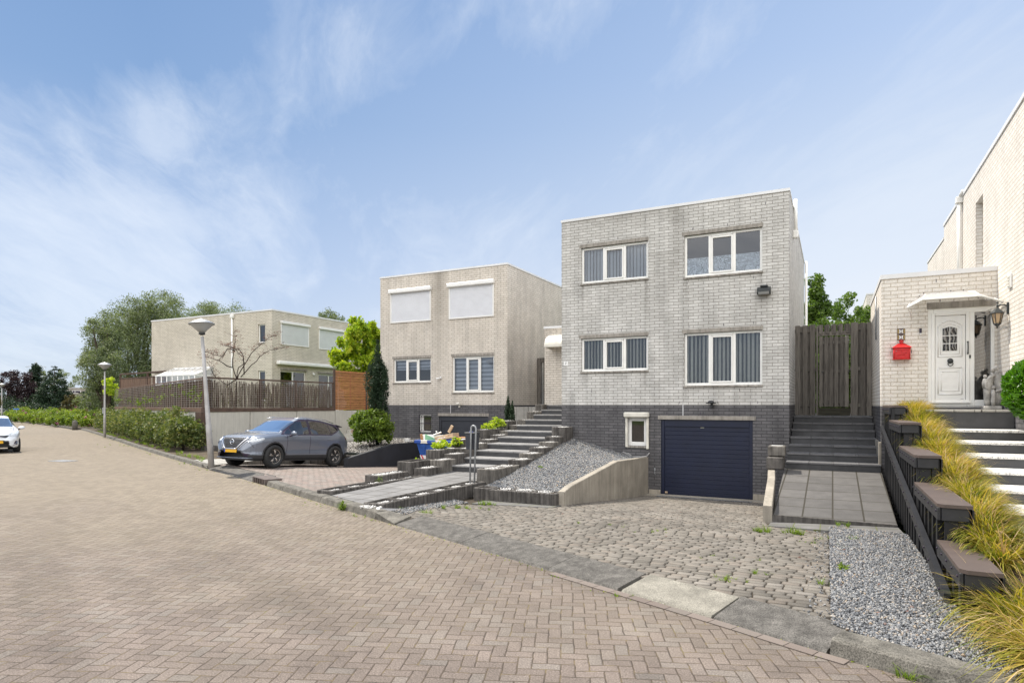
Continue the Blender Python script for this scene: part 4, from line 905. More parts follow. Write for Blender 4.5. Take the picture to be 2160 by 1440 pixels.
# open joints in the brickwork (weep slots) and the expansion joint
wj = MB()
for x, z in ((-5.0, 2.02), (-4.0, 2.02), (-2.75, 2.02), (-1.75, 2.02), (-.75, 2.02), (-5.4, 6.72), (-4.5, 6.72), (-2.4, 6.72), (-1.5, 6.72), (-5.4, 4.09), (-4.4, 4.09), (-2.5, 4.09), (-1.6, 4.09), (-.85, 4.09), (-2.55, 5.27), (-.85, 5.27), (-3.1, 1.72), (-2.2, 1.72), (-1.2, 1.72), (-.56, 7.15), (-3.7, 7.15), (-5.3, 2.35), (-1.2, 2.35)):
    wj.box(x-.006, x+.006, -.003, .0, z-.034, z+.034)
wj.build('weep_slots', M['ink'], H)
MB().box(-2.668, -2.660, -.004, .0, 1.67, 7.38).build('expansion_joint', simple('grey_sealant', (.42, .41, .39), .7, .05, 3, 0), H)
MB().box(-2.67, -2.652, -.008, -.001, 1.665, 1.97).build('cable_duct', M['trim'], H)
# right side: white gutter pieces
pp = MB(); pp.tube([(.07, 1.6, 7.62), (.07, 1.6, 6.75)], .05, 10); pp.bbox(.0, .14, 1.52, 1.70, 6.55, 6.76, .02); pp.build('overflow_pipe', M['pvc'], H)
downpipe(H, [(.08, 9.05, 7.42), (.08, 9.05, -.3)], .05)
# lamp, floodlight and small things on this facade
def floodlight():
    t = thing('wall_floodlight', 'boxy dark floodlight high on the grey brick facade right of the windows', 'wall light', (-.59, -.02, 4.88))
    a = MB(); a.prof([(-.001, 4.80), (-.001, 4.96), (-.07, 4.99), (-.21, 4.93), (-.21, 4.84), (-.16, 4.78)], -.75, -.43, 'x'); a.bbox(-.68, -.50, -.13, -.01, 4.985, 5.03, .01); a.build('housing', M['castiron'], t)
    b_ = MB(); b_.quad((-.72, -.216, 4.845), (-.46, -.216, 4.845), (-.46, -.168, 4.785), (-.72, -.168, 4.785)); b_.build('lens', M['lampglass'], t)
floodlight()
def cornerlight(name, label, x, y, z, mat):
    t = thing(name, label, 'wall light', (x, y-.05, z))
    MB().bbox(x-.03, x+.03, y-.06, y-.001, z-.12, z+.06, .006).build('mount', M[mat], t)
    a = MB(); a.lathe([(.02, 0), (.075, .02), (.08, .05), (.06, .07)], (x, y-.14, z), 12, M=Matrix.Rotation(.3, 4, 'X')); a.bbox(x-.13, x+.13, y-.17, y-.10, z+.0, z+.03, .008); a.build('lamp_head', M[mat], t)
cornerlight('security_light', 'small dark security light above the navy garage door', -1.90, 0, 1.99, 'darkplastic')
def txt(s, size, mat, parent, loc, rot=(PI/2, 0, 0), ext=.003, name='numeral'):
    cu = bpy.data.curves.new(name, 'FONT'); cu.body = s; cu.size = size; cu.extrude = ext; cu.align_x = 'CENTER'; cu.align_y = 'CENTER'
    to = bpy.data.objects.new(name, cu); COL.objects.link(to); dg = bpy.context.evaluated_depsgraph_get()
    me = bpy.data.meshes.new_from_object(to.evaluated_get(dg)); bpy.data.objects.remove(to); me.materials.clear(); me.materials.append(mat)
    Mx = Matrix.Translation(loc) @ Matrix.Rotation(rot[2], 4, 'Z') @ Matrix.Rotation(rot[0], 4, 'X')
    o = ORG.get(parent.name, (0, 0, 0)); me.transform(Matrix.Translation([-q for q in o]) @ Mx)
    ob = bpy.data.objects.new(name, me); COL.objects.link(ob); ob.parent = parent; ORG[ob.name] = o; return ob
np_ = thing('house_number', 'small white number plate at the left edge of the grey facade', 'house number', (-6.10, -.01, 3.2))
MB().bbox(-6.17, -6.03, -.012, -.001, 3.12, 3.25, .003).build('plate', M['white'], np_); txt('7', .10, M['ink'], np_, (-6.10, -.014, 3.185))
# cable hanging below the basement window
cb = MB(); cb.tube([(-3.58, -.02, .62), (-3.64, -.05, .53), (-3.8, -.09, .50), (-4.05, -.1, .50), (-4.25, -.1, .58), (-4.36, -.08, .56)], .014, 6); cb.tube([(-4.02, -.12, .50), (-4.15, -.12, .585), (-4.3, -.12, .62), (-4.38, -.1, .58)], .009, 6)
tag(cb.build('cable', M['pole']), 'loose pale cable hanging on the wall below the basement window', 'cable')
cp = MB(); cp.bbox(-4.62, -4.30, -.25, -.05, .50, .56, .02); tag(cp.build('cover_slab', M['palisade']), 'flat dark cover lying at the top of the gravel slope', 'cover')
hs = thing('door_lock', 'small metal lock hanging on the dark brick left of the navy garage door', 'lock', (-3.42, -.02, .0)); MB().bbox(-3.45, -3.41, -.04, -.001, .12, .20, .008).build('case', M['galv'], hs); MB().tube([(-3.43, -.03, .12), (-3.43, -.035, .04), (-3.40, -.035, .02)], .006, 6).build('cord', M['galv'], hs)

# ---- the extension with the entrance, left of the middle house
E1 = thing('entrance_extension', 'low cream brick entrance extension with a curved white awning beside the grey house', 'extension', (-7.25, 3.28, 1.9), 'low brick entrance extensions')
shell(E1, -8.26, -6.25, 3.28, 8.5, Z0, ZP, 4.70, (), (), (), M['brick_b'], M['plinth']); roof(E1, -8.26, -6.25, 3.28, 8.5, 4.70, .03, .07)
aw = thing('door_awning', 'curved white awning over the hidden entrance left of the grey house', 'awning', (-7.4, 3.2, 4.2))
a = MB(); ps = [(3.27, 4.45)]+[(3.27-.62*math.sin(t), 3.98+.46*math.cos(t)) for t in np.linspace(.1, PI/2, 9)]
pr = ps+[(y+.02, z-.02) for y, z in reversed(ps)]
a.prof(pr, -7.98, -6.5, 'x'); a.build('canopy', M['pvc_old'], aw, fix=True); b_ = MB()
for x in (-8.0, -6.52): b_.prof([(3.27, 4.42)]+ps[1:]+[(3.27, 3.92)], x, x+.02, 'x')
b_.build('side_panel', M['pvc_old'], aw, fix=True)

# ---- the second house (cream) --------------------------------------------------------------------------------
ox, oy = -10.24, 4.18
H2 = thing('brick_house', 'cream painted brick house with two closed white roller shutters upstairs', 'house', (ox-3.12, oy, -.55), 'box-shaped painted brick houses in the row')
hf2 = [(-15.72, -13.80, 2.90, 3.90), (-12.76, -10.83, 2.46, 3.90), (-14.38, -13.78, .82, 1.56), (-13.41, -11.10, Z0, 1.50)]
shell(H2, ox-6.18, ox, oy, oy+9.2, Z0, ZP, ZT, hf2, (), (), M['brick_b'], M['plinth']); roof(H2, ox-6.18, ox, oy, oy+9.2, ZT, .025, .06)
window(H2, *hf2[0], oy, blind=daynight(.42, band=.07)); window(H2, *hf2[1], oy, blind=daynight(1.0, band=.085))
bw2 = window(H2, *hf2[2], oy, lights=(.22, .78), mid=False, lint=False, sill=False, mat='pvc', f=.05)
gb = MB()
for z in (.88, 1.18, 1.46): gb.box(-14.40, -13.76, oy-.03, oy-.005, z, z+.022)
gb.build('window_bars', M['ink'], H2)
lb = MB(); lb.bbox(-13.45, -11.06, oy-.012, oy+.06, 1.502, 1.62, .004); lb.build('lintel', M['lintel'], H2)
garage(H2, -13.41, -11.10, -.54, 1.50, oy+.06, 'anthra', sections=6)
shutter(H2, -15.85, -13.78, 5.43, 6.83, oy); shutter(H2, -12.90, -10.82, 5.42, 6.85, oy)
MB().box(-12.84, -12.825, oy-.008, oy-.001, 1.62, 1.97).build('cable_duct', M['trim'], H2)
MB().box(-14.0, -13.99, oy-.004, oy, 4.4, 7.35).build('expansion_joint', bpy.data.materials['grey_sealant'], H2)
t = thing('security_camera', 'small white security camera between the lower windows of the cream house', 'camera', (-13.38, oy-.05, 3.0))
MB().bbox(-13.34, -13.26, oy-.05, oy-.001, 3.02, 3.12, .01).build('bracket', M['trim'], t)
a = MB(); a.tube([(-13.30, oy-.06, 3.05), (-13.42, oy-.18, 3.02)], .04, 10); a.build('camera_body', M['white'], t)
cornerlight('security_light', 'small pale security light above the anthracite garage door', -12.40, oy, 1.97, 'pvc_old')
t = thing('wall_lamp', 'small white box lamp on the side wall beside the dark gate', 'wall light', (ox, 9.6, 4.2))
MB().bbox(ox+.0, ox+.12, 9.2, 9.35, 4.25, 4.5, .01).build('case', M['white'], t)
# tall dark gate between the second house and the extension
gt = thing('garden_gate', 'narrow dark timber gate in the gap right of the cream house', 'gate', (-9.25, 7.0, 1.9))
a = MB(); a.bbox(-10.22, -10.06, 6.9, 7.05, 1.9, 3.95, .01); a.bbox(-10.06, -8.28, 6.9, 7.05, 3.75, 3.95, .01); a.build('gate_frame', M['wood_old'], gt)
a = MB()
for i in range(9): a.bbox(-9.95+i*.185, -9.80+i*.185, 6.95, 6.99, 1.92, 3.74, .004)
a.build('boards', M['wood_old'], gt)

# ---- the right hand neighbour --------------------------------------------------------------------------------
H3 = thing('brick_house', 'white painted brick house cut off by the right edge of the photo', 'house', (7.1, -4.18, 0), 'box-shaped painted brick houses in the row')
hl = [(.02, .84, 4.9, 6.72), (-3.80, -3.37, 4.9, 6.4)]
shell(H3, 4.0, 10.2, -4.18, 5.6, Z0, ZP, ZT-.02, (), (), hl, M['brick_r'], M['plinth'], depth=.22); roof(H3, 4.0, 10.2, -4.18, 5.6, ZT-.02, .025, .075)
for h in hl[:1]: window(H3, h[0], h[1], h[2], h[3], 4.0, ax='x', sg=-1, lights=(1.0,), mid=False, lint=False, sill=False, depth=.20)
window(H3, *hl[1], 4.0, ax='x', sg=-1, lights=(1.0,), mid=False, lint=False, sill=False, depth=.20)
MB().tube([(3.93, 2.55, 7.30), (3.93, 2.55, 4.7)], .05, 10).bbox(3.85, 4.0, 2.46, 2.64, 7.22, 7.38, .01).tube([(3.93, 2.5, 7.38), (3.97, 2.3, 7.48)], .035, 8).build('downpipe', M['pvc'], H3)
tn = thing('brick_house', 'rear wing of the white neighbour house behind its entrance extension', 'house', (7, 6.0, 0)); shell(tn, 4.0, 9, 5.62, 9.3, Z0, ZP, 7.0, (), (), (), M['brick_r'], M['plinth']); roof(tn, 4.0, 9, 5.62, 9.3, 7.0, .02, .05)
vt = thing('wall_vent', 'white louvred vent on the sunlit side wall near the lantern', 'vent', (4.0, -2.45, 4.3))
MB().bbox(3.965, 3.999, -2.58, -2.36, 4.17, 4.44, .008).build('frame', M['white'], vt); a = MB()
for i in range(4): a.bbox(3.955, 3.966, -2.55, -2.39, 4.20+i*.055, 4.235+i*.055, .003)
a.build('louvre', M['pvc_old'], vt)
E2 = thing('entrance_extension', 'low cream white brick extension with the white front door', 'extension', (2.95, -1.35, 1.9), 'low brick entrance extensions')
XE, YE, ZE = 1.94, -1.35, 4.75
dh = [(2.80, 3.96, 1.9, 4.0)]
shell(E2, XE, 3.998, YE, 3.0, Z0, 1.93, ZE-.02, dh, (), (), M['brick_r'], M['plinth'], depth=.10); roof(E2, XE, 3.975, YE, 3.0, ZE-.02, .02, .085)
MB().bbox(2.78, 3.98, YE-.006, YE+.06, 4.002, 4.14, .004).build('lintel', M['lintel'], E2)
wj = MB()
for x, z in ((3.02, 4.18), (3.68, 4.2), (2.95, 4.60), (2.5, 3.1)): wj.box(x-.006, x+.006, YE-.003, YE, z-.034, z+.034)
wj.build('weep_slots', M['ink'], E2)
MB().tube([(1.92, .3, 4.6), (1.92, .3, 3.55)], .018, 6).build('conduit', M['galv'], E2)
# front door with its frame and side light
def bbx(mb, x0, x1, d0, d1, z0, z1, b=.006, m=0): mb.bbox(x0, x1, YE+d0, YE+d1, z0, z1, b, m)
dr = MB(); bbx(dr, 2.80, 2.90, .02, .10, 1.9, 4.0); bbx(dr, 2.901, 3.959, .02, .10, 3.89, 4.0); bbx(dr, 3.50, 3.62, .02, .10, 1.9, 3.889); bbx(dr, 3.90, 3.96, .02, .10, 1.9, 3.889); bbx(dr, 2.901, 3.499, .02, .10, 1.9, 2.06); bbx(dr, 3.621, 3.899, .02, .10, 1.9, 2.06)
bbx(dr, 2.86, 2.93, .0, .03, 2.02, 3.92, .01); bbx(dr, 3.47, 3.54, .0, .03, 2.02, 3.92, .01); bbx(dr, 2.931, 3.469, .0, .03, 3.85, 3.92, .01); bbx(dr, 2.84, 3.55, -.03, .03, 1.985, 2.03, .01)
door = dr.build('door_frame', M['pvc'], E2)
lf = MB(); bbx(lf, 2.935, 3.465, .02, .05, 2.055, 3.845, .006)
def mould(mb, x0, x1, z0, z1, w=.022, d=-.002, arch=0):
    if arch:
        pts = [(x0, z0), (x1, z0), (x1, z1)]+[(x0+(x1-x0)*(1-t), z1+arch*math.sin(PI*t)) for t in np.linspace(.08, .92, 9)]+[(x0, z1), (x0, z0)]
    else: pts = [(x0, z0), (x1, z0), (x1, z1), (x0, z1), (x0, z0)]
    for (a, b), (c, d_) in zip(pts, pts[1:]): mb.tube([(a, YE+.018, b), (c, YE+.018, d_)], w/2, 6)
mould(lf, 2.985, 3.405, 2.98, 3.62, .028, arch=.12); mould(lf, 3.03, 3.36, 3.03, 3.58, .018, arch=.09)
mould(lf, 2.985, 3.405, 2.18, 2.74, .028); mould(lf, 3.04, 3.35, 2.25, 2.66, .018)
for i in range(2):
    for j in range(2): lf.sphere((3.12+i*.15, YE+.024, 2.37+j*.17), .072, 12, sy=.09)
leaf = lf.build('door_leaf', M['white'], door)
pg = MB()
for i in range(2):
    for j in range(3):
        x0 = 3.065+i*.135; z0 = 3.10+j*.165; zt = z0+.145+(.035 if j == 2 else 0)
        if j < 2: pg.box(x0, x0+.12, YE+.012, YE+.0195, z0, zt)
        else: pg.prof([(x0, z0), (x0+.12, z0), (x0+.12, zt if i == 0 else zt-.04), (x0, zt-.04 if i == 0 else zt)], YE+.012, YE+.0195, 'y')
def swirl():
    m, nt, b = mk('cathedral_glass', 0.12, 0.6); ge = nd(nt, 'ShaderNodeNewGeometry'); v = nd(nt, 'ShaderNodeTexWave', {0: ge.outputs['Position'], 'Scale': 5.0, 'Distortion': 9.0, 'Detail': 2.0})
    link(nt, ramp(nt, v.outputs[1], [(0.3, (0.012, 0.011, 0.010)), (0.62, (0.10, 0.09, 0.08)), (0.8, (0.25, 0.24, 0.22))]), b, 'Base Color'); bump(nt, b, v.outputs[1], .6, .01); return m
pg.build('door_pane', swirl(), leaf)
hd = MB(); hd.tube([(3.50, YE-.04, 3.02), (3.50, YE-.055, 3.15), (3.50, YE-.04, 3.28)], .011, 8); hd.tube([(3.50, YE-.0, 3.03), (3.50, YE-.045, 3.03)], .016, 8); hd.tube([(3.50, YE-.0, 3.27), (3.50, YE-.045, 3.27)], .016, 8); hd.bbox(3.525, 3.555, YE-.008, YE+.002, 2.93, 3.0, .004); hd.build('handle', M['castiron'], door)
kn = MB(); kn.sphere((3.20, YE+.005, 2.885), .055, 12, sy=.5); kn.tube([(3.20+.045*math.sin(t), YE-.02, 2.825-.045*math.cos(t)) for t in np.linspace(-2.2, 2.2, 12)], .009, 6); kn.build('door_knocker', M['castiron'], leaf)
MB().box(3.38, 3.43, YE+.014, YE+.0195, 2.075, 2.085).build('maker_plate', M['pole'], leaf)
MB().quad((3.61, YE+.06, 2.05), (3.91, YE+.06, 2.05), (3.91, YE+.06, 3.9), (3.61, YE+.06, 3.9)).build('side_pane', M['glass_s'], door)
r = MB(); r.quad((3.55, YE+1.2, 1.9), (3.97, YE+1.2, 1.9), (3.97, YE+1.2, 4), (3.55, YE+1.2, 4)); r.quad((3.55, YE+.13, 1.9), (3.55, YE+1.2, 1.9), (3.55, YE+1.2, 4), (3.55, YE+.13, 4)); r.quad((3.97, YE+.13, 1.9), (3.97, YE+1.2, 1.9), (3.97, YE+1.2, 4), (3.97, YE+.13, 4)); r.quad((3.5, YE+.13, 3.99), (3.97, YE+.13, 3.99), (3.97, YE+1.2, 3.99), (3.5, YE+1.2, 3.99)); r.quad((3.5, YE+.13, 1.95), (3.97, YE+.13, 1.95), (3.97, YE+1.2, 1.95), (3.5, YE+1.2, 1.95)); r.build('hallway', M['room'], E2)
# small things left of the door
db = thing('doorbell', 'small black and white doorbell left of the white door', 'doorbell', (2.66, YE-.01, 3.5)); MB().bbox(2.645, 2.69, YE-.022, YE-.001, 3.50, 3.60, .006).build('case', M['ink'], db); MB().bbox(2.647, 2.688, YE-.024, YE-.001, 3.455, 3.499, .006).build('button', M['white'], db)
for lab, num, z in (('upper glazed tile of the two with a 5 in ochre border', '5', 3.555), ('lower glazed tile of the two with a 2 in ochre border', '2', 3.425)):
    t = thing('number_tile', lab, 'house number', (2.31, YE-.01, z), 'house number tiles over the red mailbox')
    MB().bbox(2.235, 2.385, YE-.014, YE-.001, z-.062, z+.062, .003).build('tile', simple('brown_glaze', (.10, .065, .06), .3, .3, 60, 0), t)
    MB().box(2.243, 2.265, YE-.016, YE-.0145, z-.05, z+.05).box(2.355, 2.377, YE-.016, YE-.0145, z-.05, z+.05).build('border', M['gold'], t)
    a = MB(); a.prof([(2.272, z-.045), (2.295, z-.03), (2.325, z-.03), (2.348, z-.045), (2.34, z), (2.348, z+.045), (2.325, z+.03), (2.295, z+.03), (2.272, z+.045), (2.28, z)], YE-.0165, YE-.0145, 'y'); a.build('white_field', M['white'], t, fix=True)
    txt(num, .075, M['ink'], t, (2.31, YE-.0175, z), ext=.001)
mb_ = thing('mailbox', 'red cast mailbox with hipped lid and raised horse rider on the wall beside the door', 'mailbox', (2.31, YE-.08, 2.9))
a = MB(); a.bbox(2.155, 2.465, YE-.165, YE-.001, 2.955, 3.185, .006); a.bbox(2.14, 2.48, YE-.175, YE-.001, 2.935, 2.96, .008)
for x in (2.165, 2.455):
    a.tube([(x, YE-.165, 2.96), (x, YE-.165, 3.18)], .014, 8)
a.bbox(2.19, 2.43, YE-.170, YE-.16, 2.965, 3.13, .003); a.bbox(2.19, 2.43, YE-.174, YE-.16, 3.14, 3.165, .004)
a.build('box', M['red'], mb_)
a = MB(); zt = 3.19
pr = [(.185, 0), (.165, .018), (.12, .05), (.075, .085), (.055, .10)]
vs = []; 
for w_, h in pr: vs += [(2.31-w_, YE-.16*w_/.165-.015 if True else 0, zt+h), (2.31+w_, YE-.16*w_/.165-.015, zt+h), (2.31+w_, YE-.001, zt+h), (2.31-w_, YE-.001, zt+h)]
fs = [(k*4+i, k*4+(i+1) % 4, k*4+4+(i+1) % 4, k*4+4+i) for k in range(4) for i in range(4)]+[(3, 2, 1, 0), (16, 17, 18, 19)]
a.add(vs, fs); a.lathe([(.045, 0), (.035, .015), (.028, .03), (.045, .045), (.052, .06), (.03, .07), (.012, .075), (.012, .088), (0.0001, .095)], (2.31, YE-.05, zt+.095), 12); a.build('lid', M['red'], mb_)
a = MB(); yy = YE-.172; a.tube([(2.235, yy, 3.035), (2.27, yy, 3.045), (2.32, yy, 3.035), (2.36, yy, 3.05), (2.385, yy, 3.085), (2.405, yy, 3.075)], .009, 6); a.tube([(2.31, yy, 3.04), (2.315, yy, 3.075), (2.31, yy, 3.10)], .007, 6)
for p in (((2.25, 3.035), (2.225, 3.0), (2.21, 2.995)), ((2.27, 3.03), (2.262, 3.0)), ((2.35, 3.04), (2.375, 3.01), (2.40, 3.015)), ((2.34, 3.035), (2.35, 3.0))): a.tube([(q[0], yy, q[1]) for q in p], .005, 6)
a.sphere((2.312, yy, 3.115), .009, 8); a.build('rider_relief', M['red'], mb_); MB().sphere((2.205, YE-.176, 3.115), .008, 8).build('lock', M['chrome'], mb_)
# canopy over the door
cn = thing('door_canopy', 'clear acrylic canopy with white ribs above the white front door', 'canopy', (3.2, -1.7, 4.2))
P0 = [(2.35, 4.04), (2.62, 4.13), (2.66, 4.135)]
prof = [(2.36, 3.98), (2.62, 4.13), (3.60, 4.13), (3.95, 3.98)]; back = [(2.50, 4.12), (2.80, 4.33), (3.48, 4.33), (3.82, 4.12)]
a = MB(); FY = YE-.78
fp_ = [(x, FY, z-.02) for x, z in prof]; bp = [(x, YE-.01, z) for x, z in back]; mp_ = [((p[0]+q[0])/2, (p[1]+q[1])/2, (p[2]+q[2])/2+.05) for p, q in zip(fp_, bp)]
a.add(bp+mp_+fp_, [(r*4+i, r*4+i+1, r*4+i+5, r*4+i+4) for r in range(2) for i in range(3)]); a.add([(x, y, z-.006) for x, y, z in bp+mp_+fp_], [(r*4+i+4, r*4+i+5, r*4+i+1, r*4+i) for r in range(2) for i in range(3)])
def milky():
    m = bpy.data.materials.new('milky_acrylic'); m.use_nodes = True; nt = m.node_tree; nt.nodes.clear()
    tr = nd(nt, 'ShaderNodeBsdfTransparent', {0: (.95, .96, .97, 1)}); df = nd(nt, 'ShaderNodeBsdfPrincipled', {'Base Color': (.80, .79, .76, 1), 'Roughness': .15}); mx = nd(nt, 'ShaderNodeMixShader', {0: .42, 1: tr, 2: df}); nd(nt, 'ShaderNodeOutputMaterial', {0: mx}); return m
a.build('sheet', milky(), cn)
a = MB()
for i in range(4): a.tube([bp[i], mp_[i], fp_[i]], .014, 6)
a.tube(fp_, .019, 6); a.tube(bp, .012, 6); a.build('rib', M['pvc'], cn)
for i in (0, 3):
    s_ = MB(); s_.tube([fp_[i], (bp[i][0], YE-.01, fp_[i][2]-.08)], .012, 6); s_.build('bracket', M['pvc'], cn)
a = MB()
for x, z in ((2.72, 4.345), (2.64, 4.29), (3.2, 4.36), (3.42, 4.355)): a.sphere((x, YE-.05, z), .012, 8)
a.build('screw_cap', M['ink'], cn)
# lantern on the side wall
ln = thing('wall_lantern', 'black coach lantern on a curved bracket on the sunlit wall', 'lantern', (3.72, -2.30, 3.6))
a = MB(); a.bbox(3.97, 3.999, -2.34, -2.26, 3.70, 3.93, .01); a.tube([(3.98, -2.30, 3.86), (3.93, -2.30, 3.885), (3.87, -2.30, 3.88), (3.82, -2.30, 3.86)], .013, 8); a.tube([(3.82, -2.3, 3.80), (3.82, -2.3, 3.93)], .012, 8); a.sphere((3.82, -2.3, 3.935), .018, 8); a.build('bracket', M['castiron'], ln)
a = MB(); a.lathe([(.012, .10), (.03, .085), (.06, .06), (.115, .0), (.118, -.012)], (3.82, -2.3, 3.735), 6, smooth=False)
for k in range(6):
    t = 2*PI*k/6; a.tube([(3.82+.098*math.cos(t), -2.3+.098*math.sin(t), 3.725), (3.82+.058*math.cos(t), -2.3+.058*math.sin(t), 3.53)], .007, 6)
a.lathe([(.062, 0), (.065, -.01), (.03, -.045), (.012, -.065), (.018, -.08), (.008, -.095), (.0001, -.105)], (3.82, -2.3, 3.53), 8); a.build('lantern_cage', M['castiron'], ln)
a = MB(); a.lathe([(.088, .19), (.052, 0)], (3.82, -2.3, 3.53), 6, smooth=False); a.build('lantern_glass', M['amber'], ln)

# ---- a house far behind, seen over the garden gate
H5 = thing('brick_house', 'white brick house corner seen far behind over the garden fence', 'house', (7.0, 18.2, 0))
c0 = D(1828, 30.5); shell(H5, c0[0], c0[0]+6, c0[1], c0[1]+9, Z0, ZP, 7.30, (), (), [(c0[1]+1.0, c0[1]+2.2, 3.0, 5.2)], M['brick_r'], M['plinth']); roof(H5, c0[0], c0[0]+6, c0[1], c0[1]+9, 7.30, .02, .06)

# ---- the long house at the left -----------------------------------------------------------------------------
H4 = thing('brick_house', 'long pale yellow brick house behind the wire-fenced garden terrace', 'house', (-33.3, 8.6, 0), 'box-shaped painted brick houses in the row')
X1, X0, Y0h, Y1h = -27.84, -38.86, 8.6, 19.5
hf4 = [(-28.98, -28.40, 5.58, 6.66), (-28.98, -28.40, 2.2, 3.95)]
hr4 = [(9.23, 11.24, 1.6, 3.98), (12.30, 14.2, 1.6, 3.90)]
shell(H4, X0, X1, Y0h, Y1h, Z0, 1.2, 7.42, hf4, hr4, (), M['brick_h'], M['brick_h']); roof(H4, X0, X1, Y0h, Y1h, 7.42, .03, .07)
for h in hf4: window(H4, *h, Y0h, lights=(1.0,), mid=False, lint=False, sill=True, depth=.12)
for h in hr4: window(H4, *h, X1, ax='x', sg=1, lights=(.5, .5), mid=False, lint=False, sill=False, depth=.12, f=.07)
shutter(H4, 9.23, 11.45, 5.50, 6.88, X1, ax='x', mat='shutter_g'); shutter(H4, 12.30, 14.55, 5.47, 6.87, X1, ax='x', mat='shutter_g')
a = MB(); a.bbox(X1+.0, X1+.28, 8.88, 14.45, 4.30, 4.52, .05); a.build('folded_awning', M['pvc'], H4)
MB().bbox(X1, X1+.05, 9.2, 11.3, 4.0, 4.12, .01).bbox(X1, X1+.05, 12.25, 14.3, 3.92, 4.03, .01).build('shutter_box', M['lintel'], H4)
MB().tube([(-31.1, Y0h-.07, 7.25), (-31.1, Y0h-.07, 1.5)], .055, 10).bbox(-31.22, -30.98, Y0h-.15, Y0h-.001, 7.15, 7.36, .02).build('downpipe', M['pvc'], H4)
# lean-to glass porch on its front
gh = thing('glass_porch', 'small lean-to glass porch with white bars against the long yellow house', 'porch', (-34.3, 7.9, 1.5))
a = MB()
for i in range(8):
    x = -36.5+i*.52; a.tube([(x, Y0h-.02, 4.28), (x, Y0h-1.25, 3.75)], .032, 6); a.tube([(x, Y0h-1.25, 3.75), (x, Y0h-1.25, 1.6)], .032, 6)
for z, y in ((4.28, Y0h-.02), (3.75, Y0h-1.25), (3.2, Y0h-1.25)): a.bbox(-36.55, -32.82, y-.04, y+.04, z-.04, z+.04, .01)
a.tube([(-32.86, Y0h-.02, 4.28), (-32.86, Y0h-1.25, 3.75)], .05, 6); a.bbox(-32.9, -32.82, Y0h-1.2, Y0h-.02, 3.7, 3.78, .01); a.build('frame', M['white'], gh)
a = MB(); a.quad((-36.5, Y0h-.02, 4.26), (-32.86, Y0h-.02, 4.26), (-32.86, Y0h-1.25, 3.73), (-36.5, Y0h-1.25, 3.73)); a.quad((-36.5, Y0h-1.25, 1.6), (-32.86, Y0h-1.25, 1.6), (-32.86, Y0h-1.25, 3.73), (-36.5, Y0h-1.25, 3.73)); a.quad((-32.86, Y0h-1.25, 1.6), (-32.86, Y0h-.02, 1.6), (-32.86, Y0h-.02, 4.26), (-32.86, Y0h-1.25, 3.73)); a.build('glazing', M['glass'], gh)
a = MB(); a.box(-36.4, -32.95, Y0h-1.15, Y0h-.03, 1.5, 3.4); a.build('curtain', M['blind_s'], gh)
t = thing('security_camera', 'tiny camera on the yellow wall between the ground floor openings', 'camera', (X1, 11.8, 3.9)); MB().bbox(X1, X1+.06, 11.75, 11.85, 3.86, 3.96, .01).build('mount', M['white'], t); MB().sphere((X1+.1, 11.8, 3.85), .07, 10).build('dome', M['white'], t)
# ================================================================ STAIRS, PALISADES, WALLS, FENCES
def stairs(name, label, x0, x1, y0, z0, n, rise, run, mt, mr, last=None, wid=None, tt=.04, group=None, joint=None):
    """steps going up towards +y; every step a part with tread slab and riser"""
    t = thing(name, label, 'stairs', ((x0+x1)/2, y0, z0))
    for i in range(n):
        ya = y0+i*run; yb = ya+run+.02 if i < n-1 or last is None else last; z = z0+(i+1)*rise
        xa, xb = (x0, x1) if wid is None else wid(i)
        a = MB(); a.box(xa+.012, xb-.012, ya+.02, yb-.02 if i < n-1 else yb, z-rise-.05, z-tt-.001, 1)
        # treads laid as separate slabs
        k = max(1, round((xb-xa)/(joint or .5))); w_ = (xb-xa)/k
        for j in range(k): a.bbox(xa+j*w_+.002, xa+(j+1)*w_-.002, ya, yb, z-tt, z, .004, 0)
        a.build('step', [M[mt], M[mr]], t)
    return t
# flight to the entrance of the grey house
stairs('stairs', 'wide dark flight of eleven steps between rows of ribbed planters left of the grey house', -8.05, -6.33, -3.25, .19, 11, .160, .64, 'tread', 'riser', last=3.27)
# flight behind the ramp to the old wooden gate
stairs('stairs', 'narrow dark flight rising from the tiled ramp to the old wooden gate', .01, 1.93, -1.55, .475, 7, .167, .54, 'tread_d', 'riser', last=2.25)
# flight to the white door: widening towards the street
stairs('stairs', 'wide flight of black risers with white speckled treads leading to the white door', 2.62, 3.99, -9.0, .06, 8, .18, .78, 'tread_w', 'riser', wid=lambda i: (2.62, 3.99) if -9.0+i*.78 > -4.3 else (2.62, 5.6), joint=.9)
lnd = MB(); lnd.box(2.62, 3.99, -2.76, YE+.0, 1.5, 1.82, 1)
for j in range(3): lnd.bbox(2.62+j*.457+.002, 2.62+(j+1)*.457-.002, -2.78, YE+.02, 1.82, 1.862, .004, 0)
lo = lnd.build('door_landing', [M['slab'], M['riser']]); tag(lo, 'grey landing slab directly in front of the white door', 'landing')
MB().bbox(2.84, 3.55, YE-.22, YE-.02, 1.863, 1.885, .004).build('x', M['darkplastic']).name = 'doormat'
tag(bpy.data.objects['doormat'], 'thin dark mat at the threshold of the white door', 'doormat')

